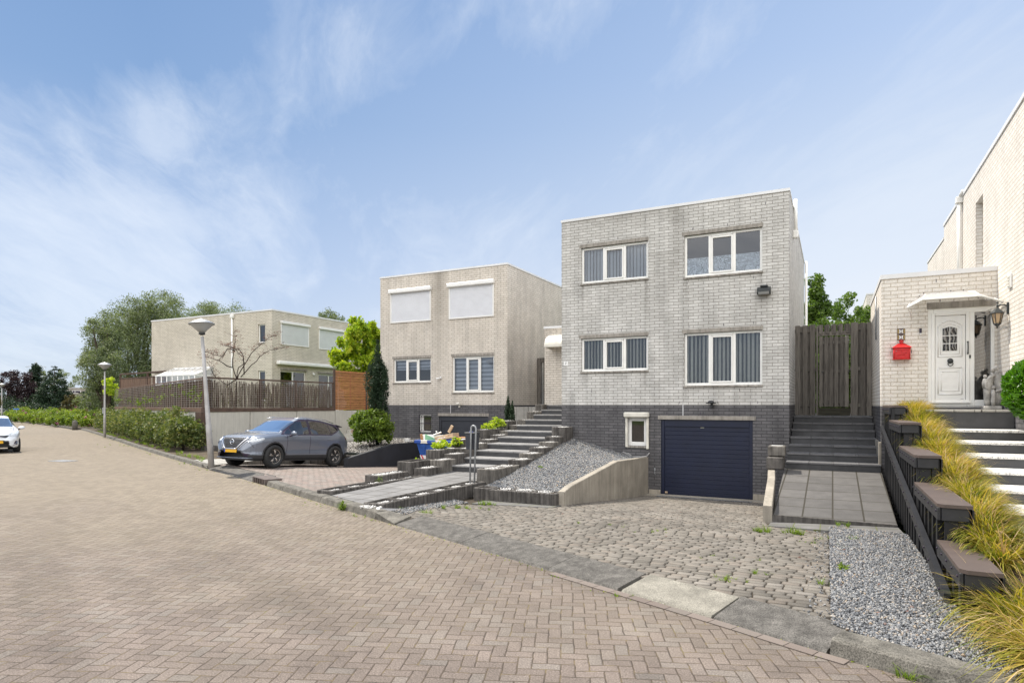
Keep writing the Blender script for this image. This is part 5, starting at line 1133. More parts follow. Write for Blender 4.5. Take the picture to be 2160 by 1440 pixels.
# ---- ribbed palisade planters
def planter(x0, x1, y0, y1, z0, z1, label, mat='palisade', cells=1, group='ribbed concrete planters flanking the stairs', pit=.03, gravel=True, name='palisade_planter', ax='y'):
    t = thing(name, label, 'planter', ((x0+x1)/2, (y0+y1)/2, z0), group)
    a = MB(); wl = .055; r = .045; z1 += random.uniform(-.006, .006)
    # outer skin with half-round ribs
    def side(p, q, nx, ny):
        L = math.hypot(q[0]-p[0], q[1]-p[1]); k = max(2, round(L/.11)); ux, uy = (q[0]-p[0])/L, (q[1]-p[1])/L
        prof = []
        for i in range(k):
            for f, o in ((.06, 0), (.2, .014), (.5, .020), (.8, .014), (.94, 0)):
                prof.append((p[0]+ux*L*(i+f)/k+nx*o, p[1]+uy*L*(i+f)/k+ny*o))
        return prof
    ring = side((x0, y0), (x1, y0), 0, -1)+side((x1, y0), (x1, y1), 1, 0)+side((x1, y1), (x0, y1), 0, 1)+side((x0, y1), (x0, y0), -1, 0)
    n = len(ring)
    cx, cy = (x0+x1)/2, (y0+y1)/2
    def inner(f): return [(min(max(x, x0+f), x1-f), min(max(y, y0+f), y1-f)) for x, y in ring]
    i1 = inner(.012); i2 = inner(wl)
    vs = [(x, y, z0) for x, y in ring]+[(x, y, z1-.012) for x, y in ring]+[(x, y, z1) for x, y in i1]+[(x, y, z1) for x, y in i2]+[(x, y, z1-.12) for x, y in i2]
    fs = [(r_*n+i, r_*n+(i+1) % n, (r_+1)*n+(i+1) % n, (r_+1)*n+i) for r_ in range(4) for i in range(n)]
    a.add(vs, fs)
    if cells > 1:
        for c in range(1, cells):
            if ax == 'y': yc = y0+(y1-y0)*c/cells; a.box(x0+wl-.003, x1-wl+.003, yc-.03, yc+.03, z1-.12, z1-.003)
            else: xc = x0+(x1-x0)*c/cells; a.box(xc-.03, xc+.03, y0+wl-.003, y1-wl+.003, z1-.12, z1-.003)
    a.build('trough', M[mat], t)
    MB().quad((x0+.01, y0+.01, z1-pit-.015), (x1-.01, y0+.01, z1-pit-.015), (x1-.01, y1-.01, z1-pit-.015), (x0+.01, y1-.01, z1-pit-.015)).build('soil_fill', M['soil'], t)
    if gravel:
        pl = [(x0+wl, y0+wl), (x1-wl, y0+wl), (x1-wl, y1-wl), (x0+wl, y1-wl)]
        pts = fill(pl, 2600, lambda x, y: z1-pit, .02)
        if cells > 1:
            c = ((pts[:, 1 if ax == 'y' else 0]-(y0 if ax == 'y' else x0))/((y1-y0) if ax == 'y' else (x1-x0))*cells) % 1
            kk = (c > .14) & (c < .86); pts = pts[kk]; c = c[kk]
        # heap the pebbles a little towards the middle
        e = (pts[:, 0]-cx)/(x1-x0)*2; e2 = (pts[:, 1]-cy)/(y1-y0)*2 if cells == 1 else np.abs(c-.5)*2.4; pts[:, 2] += .02*(1-e**2)-.012
        keep = RNG.random(len(pts)) < 1.25-1.1*np.maximum(np.abs(e)*1.25, np.abs(e2))**2.2
        stones('pebbles', pts[keep], .016, M['pebble'], t)['kind'] = 'stuff'
    return t
G_ = 'ribbed concrete planters flanking the stairs'
ordn = ['lowest', 'second', 'third', 'fourth', 'fifth', 'sixth', 'seventh', 'eighth', 'ninth', 'tenth']
# right flank, stepping up beside the gravel slope
planter(-6.48, -6.02, -4.62, -3.30, .10, .45, 'long lowest planter on the right flank of the entrance stairs, filled with white pebbles', cells=2, mat='palisade_l')
for i, (y, z) in enumerate([(-3.26, .565), (-2.64, .685), (-2.02, .80), (-1.40, .925), (-.98 if False else -.98, 1.05)]):
    planter(-6.35, -5.93, y, y+.66 if i < 4 else -.50+.12, z-.62, z, f'{ordn[i+1]} planter from the bottom on the right flank beside the gravel slope, next step up', mat='palisade_l' if i % 2 else 'palisade')
planter(-6.30, -5.88, -.60, -.01, .45, 1.31, 'tallest topmost right flank planter standing against the corner of the grey house')
# left flank, next to the steps
ys = [-4.40, -3.70, -3.05, -2.42, -1.80, -1.17, -.5, .16, .85]; zs = [.36, .51, .63, .74, .84, .93, 1.03, 1.14, 1.30]
for i, (y, z) in enumerate(zip(ys, zs)):
    planter(-8.45, -8.06, y, y+.66, z-.50, z, f'{ordn[i]} planter from the bottom on the left flank, directly beside the steps', mat='palisade_l' if i % 3 == 1 else 'palisade')
planter(-8.50, -8.06, 1.55, 2.25, .9, 1.46, 'upper left flank planter with pale ribs, below the last but one beside the steps', mat='palisade_l')
planter(-8.50, -8.06, 2.30, 2.95, 1.0, 1.72, 'last but one planter of the left flank near the top of the steps', mat='palisade_l')
planter(-8.50, -8.20, 3.0, 4.6, 1.2, 1.98, 'topmost planter of the left flank in front of the dark gate', mat='palisade_l', cells=2, gravel=False)
# outer terraces left of them
planter(-8.90, -8.47, -5.73, -4.60, -.02, .30, 'low wide outer planter heaped with white pebbles beside the brick driveway')
planter(-8.90, -8.47, -4.48, -3.55, .0, .52, 'outer planter above the brick driveway with a mossy top and broken edge', gravel=False)
planter(-8.90, -8.48, -3.22, -2.10, .25, .73, 'outer planter overgrown by yellow green hosta leaves', cells=1)
planter(-8.90, -8.50, -1.94, -.90, .45, .96, 'outer planter with a chalky pattern on its front below the junk container', cells=1)
planter(-8.78, -8.48, -.76, .75, .7, 1.20, 'long outer planter filled with white pebbles and yellow ferns', cells=1)
planter(-8.86, -8.52, .88, 1.5, .9, 1.43, 'highest outer planter under the ferns near the dwarf conifers', cells=1)
# low rows left and right of the path
planter(-6.66, -6.24, -8.42, -4.66, -.12, .17, 'long low planter row along the right edge of the entrance path', cells=6, group='low palisade rows beside the entrance path', name='palisade_row', pit=.06)
planter(-8.58, -8.16, -7.62, -4.42, -.10, .19, 'long low planter row along the left edge of the entrance path', cells=5, group='low palisade rows beside the entrance path', name='palisade_row', pit=.06)
planter(-5.93, -5.55, -5.70, -5.32, -.2, .17, 'square end block of the palisade between path and gravel slope', group='low palisade rows beside the entrance path', name='palisade_row', gravel=False)
planter(-5.53, -4.02, -5.72, -5.34, -.25, .16, 'dark palisade row holding the foot of the grey gravel slope', cells=3, ax='x', group='low palisade rows beside the entrance path', name='palisade_row', pit=.01)
# blocks beside the ramp
t = thing('stone_block', 'rough dark concrete block with two slots standing on another, left of the tiled ramp', 'planter', (-.12, -1.75, .9))
a = MB(); a.bbox(-.34, .02, -2.0, -1.58, .79, 1.02, .02); a.build('block', M['palisade_l'], t); a = MB(); a.box(-.28, -.04, -1.93, -1.85, 1.0, 1.024); a.box(-.28, -.04, -1.75, -1.67, 1.0, 1.024); a.build('pebble_slot', M['pebble'], t)
t = thing('stone_block', 'lower dark concrete trough carrying the block, left of the tiled ramp', 'planter', (-.15, -1.85, .6)); MB().bbox(-.36, .0, -2.1, -1.55, .50, .775, .02).build('block', M['palisade'], t)

# ---- entrance path
pt = [(-8.15, -8.18), (-6.67, -8.72), (-6.67, -4.64), (-6.50, -4.64), (-6.50, -3.2), (-8.05, -3.2), (-8.15, -4.4)]
k0, k1 = kpt(-8.12, .245), kpt(-6.67, .245)
a = MB(); zf = lambda y: float(np.interp(y, [-8.8, -3.2], [.115, .19]))
P = [(k0[0], k0[1]), (k1[0], k1[1]), (-6.67, -4.64), (-6.50, -4.64), (-6.50, -3.2), (-8.05, -3.2), (-8.15, -4.4)]
n = len(P); a.add([(x, y, -.5) for x, y in P]+[(x, y, zf(y)) for x, y in P], [tuple(range(n, 2*n))]+[(i, (i+1) % n, n+(i+1) % n, n+i) for i in range(n)])
struct(a.build('entrance_path', M['path'], fix=True))
a = MB(); P = [kpt(-8.7, .245), kpt(-8.13, .245), (-8.16, -7.6), (-8.6, -7.6)]; a.add([(x, y, .10) for x, y in P], [(0, 1, 2, 3)])
P = [kpt(-6.66, .245), kpt(-6.02, .245), (-5.9, -8.3), (-6.22, -8.42), (-6.66, -8.42)]; a.add([(x, y, .10) for x, y in P], [(0, 1, 2, 3, 4)]); struct(a.build('gravel_base', M['gravel_base']))
stuff(stones('gravel', fill([(-6.60, -8.62), (-6.28, -8.72), (-6.28, -8.44), (-6.60, -8.44)], 3000, lambda x, y: .11, .03), .017, M['pebble']), 'white pebbles spilling from the end of the right hand palisade row', 'pebbles')
pe = MB(); pe.tube([(-6.2, -8.5, .12), (-6.16, -8.62, .12), (-6.10, -8.68, .09), (-6.06, -8.70, .03)], .035, 8); tag(pe.build('drain_elbow', M['pvc']), 'short white drain elbow poking out at the street end of the palisade', 'pipe')

# ---- tiled ramp in front of the wooden gate
a = MB(); x0, x1 = .045, 1.90
Pn = [(x0, -5.55, .035), (x1, -5.68, .035), (x1+.03, -1.53, .475), (x0-.06, -1.53, .475)]
a.add([(p[0], p[1], -.6) for p in Pn]+Pn, [(4, 5, 6, 7), (0, 1, 5, 4), (1, 2, 6, 5), (2, 3, 7, 6), (3, 0, 4, 7)]); struct(a.build('ramp', M['ramp']))
a = MB(); a.add([(x0-.0, -5.60, -.2), (x1, -5.73, -.2), (x1, -5.68, -.2), (x0, -5.55, -.2), (x0, -5.60, .040), (x1, -5.73, .040), (x1, -5.68, .042), (x0, -5.55, .042)], [(0, 1, 5, 4), (4, 5, 6, 7), (3, 0, 4, 7), (1, 2, 6, 5), (2, 3, 7, 6)]); struct(a.build('ramp_edge', M['palisade']))

# ---- concrete retaining walls of the driveways
def retwall(label, pts, th, name='retaining_wall', mat='concrete', group='low retaining walls of the garage driveways', base=-.75, sgn=-1, ax_pts=None):
    """pts: (x,y,ztop) along the wall's right face; sgn: side of thickness"""
    mb = MB(); n = len(pts)
    vs = []
    for x, y, z in pts: vs += [(x, y, base), (x, y, z-.012), (x+sgn*.012, y, z), (x+sgn*(th-.012), y, z), (x+sgn*th, y, z-.012), (x+sgn*th, y, base)]
    fs = [(k*6+i, k*6+i+1, k*6+7+i, k*6+6+i) for k in range(n-1) for i in range(5)]+[tuple(reversed(range(6))), tuple(range((n-1)*6, n*6))]
    mb.add(vs, fs); o = mb.build(name, M[mat], fix=True); tag(o, label, 'wall', group); return o
retwall('sloping pale concrete wall with board marks between the gravel slope and the cobbled driveway', [(-3.88, -5.55, .185), (-3.86, -5.2, .27), (-3.72, -2.5, .575), (-3.62, -.004, .50)], .15)
retwall('short pale concrete wall rising at the left side of the tiled ramp', [(.04, -5.60, .19), (.035, -5.42, .24), (-.09, -3.2, .42), (-.22, -1.55, .52)], .15)
retwall('black painted sloping wall behind the parked grey car', [(-13.84, -.80, .12), (-13.84, 1.75, .475), (-13.84, 4.17, .49)], .15, mat='blackwall')
retwall('dark wall on the far side of the second garage driveway under the terraces', [(-8.93, -3.0, .1), (-8.93, 4.17, .75)], .15, mat='palisade')
# infill behind the terraces so nothing is hollow from the side
struct(MB().prism([(-8.95, -3.1), (-8.5, -3.1), (-8.5, 4.1), (-8.95, 4.1)], -.7, .2, z1f=lambda x, y: float(np.interp(y, [-3.2, 4.1], [.2, 1.25]))).build('terrace_soil', M['soil']))
struct(MB().prism([(-10.2, 4.3), (-8.3, 4.3), (-8.3, 9.5), (-10.2, 9.5)], -.7, 1.88).build('terrace', M['slab']))
struct(MB().box(.02, 1.92, 2.26, 9, -.6, 1.64).build('garden_path', M['tile_g']))
a = MB(); a.box(1.895, 1.938, -1.36, .6, .3, 1.12); tag(a.build('side_plinth', M['concrete']), 'bare concrete footing at the right side of the gate stairs', 'footing')

# ---- old wooden gate and fence
YG = 2.2
t = thing('wooden_fence', 'weathered brown board fence with a garden gate between the two brick houses', 'fence', (.95, YG, 1.64))
a = MB(); xs = [(.03, .16), (.22, .35), (.41, .55), (1.42, 1.60), (1.66, 1.78), (1.81, 1.92)]
for x0, x1 in xs: a.bbox(x0, x1, YG-.04, YG-.015, 1.66, 4.20+random.uniform(-.01, .01), .004)
a.build('board', M['wood_old'], t)
a = MB()
for x0, x1 in ((.13, .25), (.32, .44), (1.57, 1.69), (1.75, 1.84)): a.bbox(x0, x1, YG+.03, YG+.055, 1.66, 4.18, .004)
for z in (1.9, 2.9, 4.0): a.bbox(.02, .62, YG-.014, YG+.029, z, z+.09, .004); a.bbox(1.40, 1.92, YG-.014, YG+.029, z, z+.09, .004)
a.build('back_board', M['wood_old'], t)
a = MB()
for i in range(5): a.bbox(.64+i*.165, .74+i*.165, YG-.04, YG-.015, 3.93, 4.19, .004)
for i in range(5): a.bbox(.60+i*.165, .70+i*.165, YG+.03, YG+.055, 3.93, 4.17, .004)
a.bbox(.58, 1.45, YG-.014, YG+.03, 3.88, 4.0, .004); a.build('top_panel', M['wood_old'], t)
a = MB(); a.bbox(.57, .62, YG-.05, YG+.05, 1.66, 4.15, .004); a.build('gate_post', M['wood_old'], t)
a = MB()
for i in range(6): a.bbox(.645+i*.128, .735+i*.128, YG-.035, YG-.012, 1.90, 3.86, .004)
for i in range(5): a.bbox(.72+i*.128, .80+i*.128, YG+.028, YG+.05, 1.90, 3.84, .004)
for z in (2.0, 2.85, 3.65): a.bbox(.64, 1.39, YG-.011, YG+.027, z, z+.08, .004)
g_ = a.build('gate', M['wood_old'], t); MB().bbox(.70, .76, YG-.055, YG-.036, 2.86, 2.89, .004).tube([(1.37, YG-.04, 2.8), (1.37, YG-.06, 2.86), (1.37, YG-.04, 2.92)], .008, 6).build('latch', M['castiron'], g_)
MB().bbox(.60, 1.41, YG-.045, YG+.03, 1.66, 1.87, .004).build('bottom_board', M['wood_green'], t)

# ---- black stepped picket fence with brown caps and a handrail
t = thing('picket_fence', 'black stepped picket fence with brown cap boards and a sloping handrail beside the white stairs', 'fence', (1.95, -6, 0))
caps = [(-1.55, -3.35, 1.94), (-3.3, -5.42, 1.665), (-5.35, -7.55, 1.285), (-7.5, -9.62, .925), (-9.55, -10.9, .545)]
XF = 1.95
for i, (ya, yb, z) in enumerate(caps):
    a = MB(); c = .055
    P = [(XF-.0, yb+c), (XF+.02+c*.6, yb), (XF+.30, yb), (XF+.30, ya), (XF-.0, ya)]
    a.add([(x, y, z-.035) for x, y in P]+[(x+.003*(0 if k else 0), y, z) for k, (x, y) in enumerate(P)], [(0, 4, 3, 2, 1), (5, 6, 7, 8, 9)]+[(k, (k+1) % 5, 5+(k+1) % 5, 5+k) for k in range(5)])
    a.build('cap_board', M['cap'], t, fix=True)
    b = MB(); b.bbox(XF+.0, XF+.03, yb+.03, ya-.01, z-.17, z-.036, .005); b.bbox(XF+.035, XF+.27, yb+.02, yb+.05, z-.17, z-.036, .004); fs_ = b.build('fascia', M['blackrail'], t)
    sb = MB()
    for k in range(int((ya-yb)/.30)+1): y = yb+.12+k*.30; sb.lathe([(.014, 0), (.012, .008), (.0001, .012)], (XF-.0, y, z-.08), 8, axis='x', M=Matrix.Scale(-1, 4, (1, 0, 0)))
    if len(sb.v): sb.build('bolt_heads', M['ink'], fs_)
    zb = float(np.interp((ya+yb)/2, [-11, -6, -1.5], [.03, .0, .4]))
    k = 0; y = ya-.06
    while y > yb+.05:
        zb = float(np.interp(y, [-11, -6, -1.5], [.08, .0, .42]))-.05
        p = MB(); p.bbox(XF+.035, XF+.095, y-.05, y+.05, zb, z-.04, .004); p.build('picket', M['black'], t); y -= .335
    p = MB(); p.bbox(XF+.20, XF+.29, yb+.055, yb+.15, float(np.interp(yb, [-11, -6, -1.5], [.08, .0, .42]))-.05, z-.04, .005); p.bbox(XF+.065, XF+.19, yb+.07, yb+.09, max(0, z-1.0), z-.04, .004); p.build('post', M['black'], t)
a = MB(); Ra, Rb = (-1.5, 1.47), (-10.35, .16); h = .13
sl = (Rb[1]-Ra[1])/(Rb[0]-Ra[0])
P = [(Ra[0], Ra[1]), (Ra[0], Ra[1]-.14), (Rb[0]-.05, Rb[1]-.14), (Rb[0], Rb[1])]
a.prof(P, XF-.032, XF-.001, 'x'); P2 = [(Ra[0], Ra[1]+.001), (Rb[0], Rb[1]+.001), (Rb[0], Rb[1]+.03), (Ra[0], Ra[1]+.03)]; a.prof(P2, XF-.045, XF+.015, 'x')
rl = a.build('handrail', M['blackrail'], t, fix=True)
b = MB()
for k in range(22):
    y = -1.8-k*.39; z = Ra[1]+(y-Ra[0])*sl-.07; b.lathe([(.015, 0), (.013, .009), (.0001, .014)], (XF-.032, y, z), 8, axis='x', M=Matrix.Scale(-1, 4, (1, 0, 0)))
b.build('bolt_heads', M['ink'], rl)
# soil of the grass planter behind the fence, stepping with it
rb_ = thing('raised_bed', 'narrow raised bed between black fence and white stairs holding the ornamental grass', 'flower bed', (2.45, -6, 0))
a = MB()
a.prof([(-1.37, -.3), (-10.9, -.3), (-10.9, .30), (-1.37, 1.80)], XF+.315, 2.61, 'x')
a.build('bed_soil', M['soil'], rb_, fix=True); a = MB()
for ya, yb, z in caps: a.box(XF+.295, XF+.312, yb+.01, ya-.005, -.3, z-.045)
a.build('lining_board', M['black'], rb_)
a = MB(); a.prism([(2.02, -10.95), (2.62, -9.1), (3.2, -9.05), (6, -9.05), (6, -14), (3.9, -13.3), (3.1, -12.75), (2.1, -12.1)], -.3, .085); struct(a.build('planting_bed', M['soil']))

# ---- steel hoop with litter bin
hp_ = thing('steel_hoop', 'tall narrow galvanised steel hoop standing in the white pebbles at the path', 'hoop', (-6.45, -4.92, .12))
a = MB(); hx, hy = -6.50, -4.90
pts = [(hx, hy, .08), (hx+.03, hy, 1.36)]+[(hx+.095-.065*math.cos(t), hy, 1.40+.075*math.sin(t)) for t in np.linspace(.1, PI-.1, 9)]+[(hx+.16, hy, 1.36), (hx+.115, hy, .08)]
a.tube(pts, .021, 10); a.build('tube', M['galv'], hp_)
bn = thing('litter_bin', 'dark grey litter bin hung behind the steel hoop', 'bin', (-6.62, -4.75, 1.1))
a = MB(); x0, x1, y0, y1 = -6.66, -6.40, -4.86, -4.62
a.add([(x0+.02, y0+.02, .92), (x1-.02, y0+.02, .92), (x1-.02, y1-.02, .92), (x0+.02, y1-.02, .92), (x0, y0, 1.30), (x1, y0, 1.30), (x1, y1, 1.30), (x0, y1, 1.30)], [(3, 2, 1, 0), (0, 1, 5, 4), (1, 2, 6, 5), (2, 3, 7, 6), (3, 0, 4, 7)]); a.build('bucket', M['anthra'], bn)
a = MB(); a.bbox(x0-.015, x1+.015, y0-.01, y1+.015, 1.285, 1.315, .008); a.build('rim', M['darkplastic'], bn); MB().bbox(-6.56, -6.47, -4.84, -4.80, 1.316, 1.335, .005).build('tag', M['bluep'], bn)

# ---- blue container with junk
sk = thing('waste_container', 'open blue waste container with a battered white and blue rim', 'container', (-11.9, 2.2, -.4))
x0, x1, y0, y1, zb, zt = -12.78, -10.75, 1.75, 2.95, -.38, .56
a = MB(); a.add([(x0+.28, y0+.1, zb), (x1-.28, y0+.1, zb), (x1-.28, y1-.1, zb), (x0+.28, y1-.1, zb), (x0, y0, zt), (x1, y0, zt), (x1, y1, zt), (x0, y1, zt)], [(3, 2, 1, 0), (0, 1, 5, 4), (1, 2, 6, 5), (2, 3, 7, 6), (3, 0, 4, 7)])
for q in (.3, .6, .9, 1.2, 1.5, 1.75): a.box(x0+q+.02, x0+q+.07, y0-.0, y0+.05, zt-.35, zt)
a.build('tub', M['bluesteel'], sk)
def rimmat():
    m, nt, b = mk('chipped_rim_paint', 0.6); ge = nd(nt, 'ShaderNodeNewGeometry'); sp = nd(nt, 'ShaderNodeSeparateXYZ', {0: ge.outputs['Position']})
    n = nd(nt, 'ShaderNodeTexNoise', {0: ge.outputs['Position'], 'Scale': 9.0, 'Detail': 4.0}); s = mth(nt, 'ADD', mth(nt, 'SINE', mth(nt, 'MULTIPLY', sp.outputs[0], 9.5)), mth(nt, 'MULTIPLY', mth(nt, 'SUBTRACT', n.outputs[0], .5), 1.2))
    link(nt, ramp(nt, s, [(0.15, (0.02, .07, .32)), (0.2, (.66, .62, .55))], 'CONSTANT'), b, 'Base Color'); return m
rm = rimmat(); a = MB(); a.bbox(x0-.06, x1+.06, y0-.06, y0+.01, zt-.02, zt+.10, .01); a.bbox(x0-.06, x1+.06, y1-.01, y1+.06, zt-.02, zt+.10, .01); a.bbox(x0-.06, x0+.01, y0+.012, y1-.012, zt-.02, zt+.10, .01); a.bbox(x1-.01, x1+.06, y0+.012, y1-.012, zt-.02, zt+.10, .01); a.build('rim', rm, sk)
a = MB(); a.add([(x0+.14, y0+.035, .10), (x0+.42, y0+.035, .10), (x0+.48, y0+.085, -.28), (x0+.24, y0+.085, -.28)], [(0, 1, 2, 3)])
def redwhite():
    m, nt, b = mk('red_white_warning_marking', 0.5); ge = nd(nt, 'ShaderNodeNewGeometry'); sp = nd(nt, 'ShaderNodeSeparateXYZ', {0: ge.outputs['Position']})
    s = mth(nt, 'SINE', mth(nt, 'MULTIPLY', mth(nt, 'ADD', sp.outputs[0], mth(nt, 'MULTIPLY', sp.outputs[2], .5)), 30.0)); link(nt, ramp(nt, s, [(0.0, (.72, .70, .68)), (0.5, (.55, .02, .03))], 'CONSTANT'), b, 'Base Color'); return m
a.add([(p[0], p[1]-.02, p[2]) for p in a.v], [(0, 1, 2, 3)]); a.build('warning_marking', redwhite(), sk)
a = MB(); a.box(x0+.08, x1-.08, y0+.06, y1-.06, .30, .42); a.build('rubble', M['gravel_base'], sk)
def junk(name, label, mat, parts, R_):
    a = MB()
    for q in parts: a.bbox(*q, .006, 0, R_)
    return tag(a.build(name, M[mat]), label, 'crate' if 'crate' in name else 'junk')
junk('fruit_crate', 'slatted pale wooden crate lying tilted on the blue container', 'crate', [(-.38, .38, -.25, -.235, 0, .06), (-.38, .38, -.25, -.235, .10, .16), (-.38, .38, .235, .25, 0, .16), (-.38, -.36, -.23, .23, 0, .16), (.36, .38, -.23, .23, 0, .16), (-.38, .38, -.22, .22, 0, .015), (-.05, .0, -.26, -.251, 0, .16)], Matrix.Translation((-11.62, 2.05, .70)) @ Matrix.Rotation(-.20, 4, 'Y') @ Matrix.Rotation(.1, 4, 'Z'))
junk('polystyrene_board', 'white and green board leaning in the left end of the container', 'white', [(-.5, .5, -.02, .02, 0, .30)], Matrix.Translation((-12.15, 1.9, .56)) @ Matrix.Rotation(-.25, 4, 'X'))
a = MB(); a.prof([(-12.45, .66), (-11.85, .66), (-12.45, .88)], 1.83, 1.855, 'y'); tag(a.build('green_board', M['greenpl']), 'pale green triangular board piece against the white board', 'junk')
junk('wooden_wedge', 'pale wooden wedge sticking up above the crate', 'crate', [(-.05, .05, -.03, .03, 0, .30)], Matrix.Translation((-11.65, 2.2, .94)) @ Matrix.Rotation(.55, 4, 'Y'))
junk('plywood_scrap', 'brown plywood scrap standing at the left rim of the container', 'orange', [(-.05, .05, -.02, .02, 0, .28)], Matrix.Translation((-12.62, 1.9, .60)) @ Matrix.Rotation(-.2, 4, 'Y'))
junk('cardboard_box', 'low brown box lying at the right end of the container', 'orange', [(-.3, .3, -.2, .2, 0, .14)], Matrix.Translation((-10.95, 2.3, .64)))
junk('foam_scrap', 'crumpled white scrap lying between board and crate', 'white', [(-.16, .16, -.08, .08, 0, .03), (-.02, .02, -.1, .1, .02, .12)], Matrix.Translation((-11.98, 1.95, .88)) @ Matrix.Rotation(-.4, 4, 'Y') @ Matrix.Rotation(.5, 4, 'Z'))
junk('white_carton', 'small white carton on the gravel at the end of the black wall', 'white', [(-.1, .1, -.06, .06, 0, .13)], Matrix.Translation((-13.5-.55, 2.9, .50)))

# ---- garden terrace of the yellow house: concrete wall, rusted frame, wire fence
CX_, CY_ = -21.78, -.33
LX, LY = -44.0, 9.25
t = thing('garden_wall', 'smooth pale concrete wall of the raised garden behind the parked grey car', 'wall', (CX_, 4, 0))
a = MB(); seg = [(-.1, 2.04), (2.08, 4.74), (4.78, 7.34), (7.38, 9.89), (9.93, 12.4)]
for y0, y1 in seg: a.bbox(CX_-.2, CX_, CY_+.2+y0, CY_+.2+y1, -.3, 1.66, .008)
a.build('panel', M['concrete_s'], t)
t2 = thing('garden_wall', 'smooth pale concrete wall behind the hedge along the street', 'wall', (-33, 4.5, 0))
def along(p, q, o0, o1, z0, z1, mb, s0=0, s1=1, b=.006):
    L = math.hypot(q[0]-p[0], q[1]-p[1]); R_ = Matrix.Translation((p[0], p[1], 0)) @ Matrix.Rotation(math.atan2(q[1]-p[1], q[0]-p[0]), 4, 'Z')
    mb.bbox(L*s0, L*s1, o0, o1, z0, z1, b, 0, R_)
P_, Q_ = (LX, LY), (CX_-.2, CY_+.1)
a = MB()
for i in range(9): along(P_, Q_, 0, .2, -.3, 1.66, a, i/9+.0005, (i+1)/9-.0005, .008)
a.build('panel', M['concrete_s'], t2)
t3 = thing('wire_fence', 'rusted frame fence with wire grid and reed mat facing the grey car', 'fence', (CX_, 4, 1.66))
a = MB(); a.bbox(CX_-.24, CX_+.03, CY_+.02, CY_+7.5, 1.665, 1.83, .01); a.bbox(CX_-.14, CX_-.07, CY_, CY_+7.5, 3.04, 3.11, .006); a.build('rail', M['corten'], t3)
for y in (CY_+.05, CY_+2.9, CY_+5.0, CY_+7.5): MB().bbox(CX_-.15, CX_-.07, y-.04, y+.04, 1.83, 3.04, .005).build('post', M['corten'], t3)
a = MB(); 
for z in np.arange(1.88, 3.02, .10): a.box(CX_-.050, CX_-.044, CY_, CY_+7.5, z, z+.006)
for y in np.arange(CY_+.05, CY_+7.45, .10): a.box(CX_-.056, CX_-.050, y, y+.006, 1.84, 3.05)
a.build('wire_grid', M['mesh'], t3)
def reed(name, p, q, z0, z1, parent, dens=34, prob=1.0, oy_=.0, zr=.06):
    mb = MB(); L = math.hypot(q[0]-p[0], q[1]-p[1]); n = int(L*dens); ux, uy = (q[0]-p[0])/L, (q[1]-p[1])/L
    for i in range(n):
        if random.random() > prob: continue
        s = L*(i+random.random())/n; o = oy_+random.uniform(-.02, .02); w_ = random.uniform(.006, .015); x, y = p[0]+ux*s-uy*o, p[1]+uy*s+ux*o
        lx = random.uniform(-.03, .03); zt_ = z1-abs(random.gauss(0, zr)); zm = (z0+zt_)/2
        A = [(x-ux*w_, y-uy*w_), (x+ux*w_, y+uy*w_), (x+uy*w_, y-ux*w_)]
        mb.add([(a_, b_, z0) for a_, b_ in A]+[(a_+ux*lx, b_+uy*lx, zt_) for a_, b_ in A], [(0, 1, 4, 3), (1, 2, 5, 4), (2, 0, 3, 5)])
    return mb.build(name, M['reed'], parent)
reed('reed_mat', (CX_-.17, CY_+.1), (CX_-.17, CY_+7.4), 1.84, 3.0, t3, 42, zr=.09); reed('reed_mat', (CX_-.2, CY_+.1), (CX_-.2, CY_+7.4), 1.84, 2.9, t3, 34, .8, zr=.16)
t4 = thing('wire_fence', 'long wire fence with dark reed mat on the wall along the hedge', 'fence', (-33, 4.5, 1.66))
a = MB(); along(P_, Q_, -.04, .24, 1.665, 1.83, a); along(P_, Q_, .08, .14, 3.04, 3.10, a); a.build('rail', M['wood_fence'], t4)
a = MB(); L_ = math.hypot(Q_[0]-P_[0], Q_[1]-P_[1])
for z in np.arange(1.86, 3.04, .10): along(P_, Q_, .04, .05, z, z+.010, a, b=.001)
for i in range(int(L_/.5)): s0 = i*.5/L_; along(P_, Q_, .028, .038, 1.83, 3.05, a, s0, s0+.012/L_, .001)
a.build('wire_grid', M['mesh'], t4)
for i in range(9): 
    b = MB(); s0 = (i*2.4+1)/L_; along(P_, Q_, .15, .22, 1.83, 3.04, b, s0, s0+.08/L_, .004); b.build('post', M['corten'], t4)
nrm = (-(Q_[1]-P_[1])/L_, (Q_[0]-P_[0])/L_)
reed('reed_mat', (P_[0]+nrm[0]*.26, P_[1]+nrm[1]*.26), (Q_[0]+nrm[0]*.26, Q_[1]+nrm[1]*.26), 1.84, 3.05, t4, 46, zr=.03)
b = MB(); along(P_, Q_, .32, .34, 1.83, 3.0, b); b.build('backing', simple('dark_screen_cloth', (.085, .065, .058), .9, .2, 5, 0), t4)
# rusted corner post
a = MB(); a.bbox(CX_-.30, CX_+.05, CY_-.20, CY_+.09, -.1, 1.66, .01); tag(a.build('corner_post', M['corten']), 'broad rusted steel post at the corner of the garden wall beside the hedge', 'post')
# slatted privacy screen
t5 = thing('slatted_screen', 'tall orange brown horizontal slat screen at the end of the wire fence', 'screen', (CX_, 9, 1.66))
for y0, y1 in ((CY_+7.62, CY_+10.0), (CY_+10.1, CY_+12.5)):
    a = MB()
    for z in np.arange(1.70, 3.72, .058): a.bbox(CX_-.10, CX_-.07, y0, y1, z, z+.051, .003)
    for y in (y0+.02, (y0+y1)/2, y1-.06): a.box(CX_-.15, CX_-.101, y, y+.045, 1.69, 3.74)
    a.build('slat_panel', M['wood_new'], t5)
    MB().bbox(CX_-.13, CX_-.04, y0-.10, y0-.005, 1.66, 3.80, .005).build('post', M['corten'], t5)
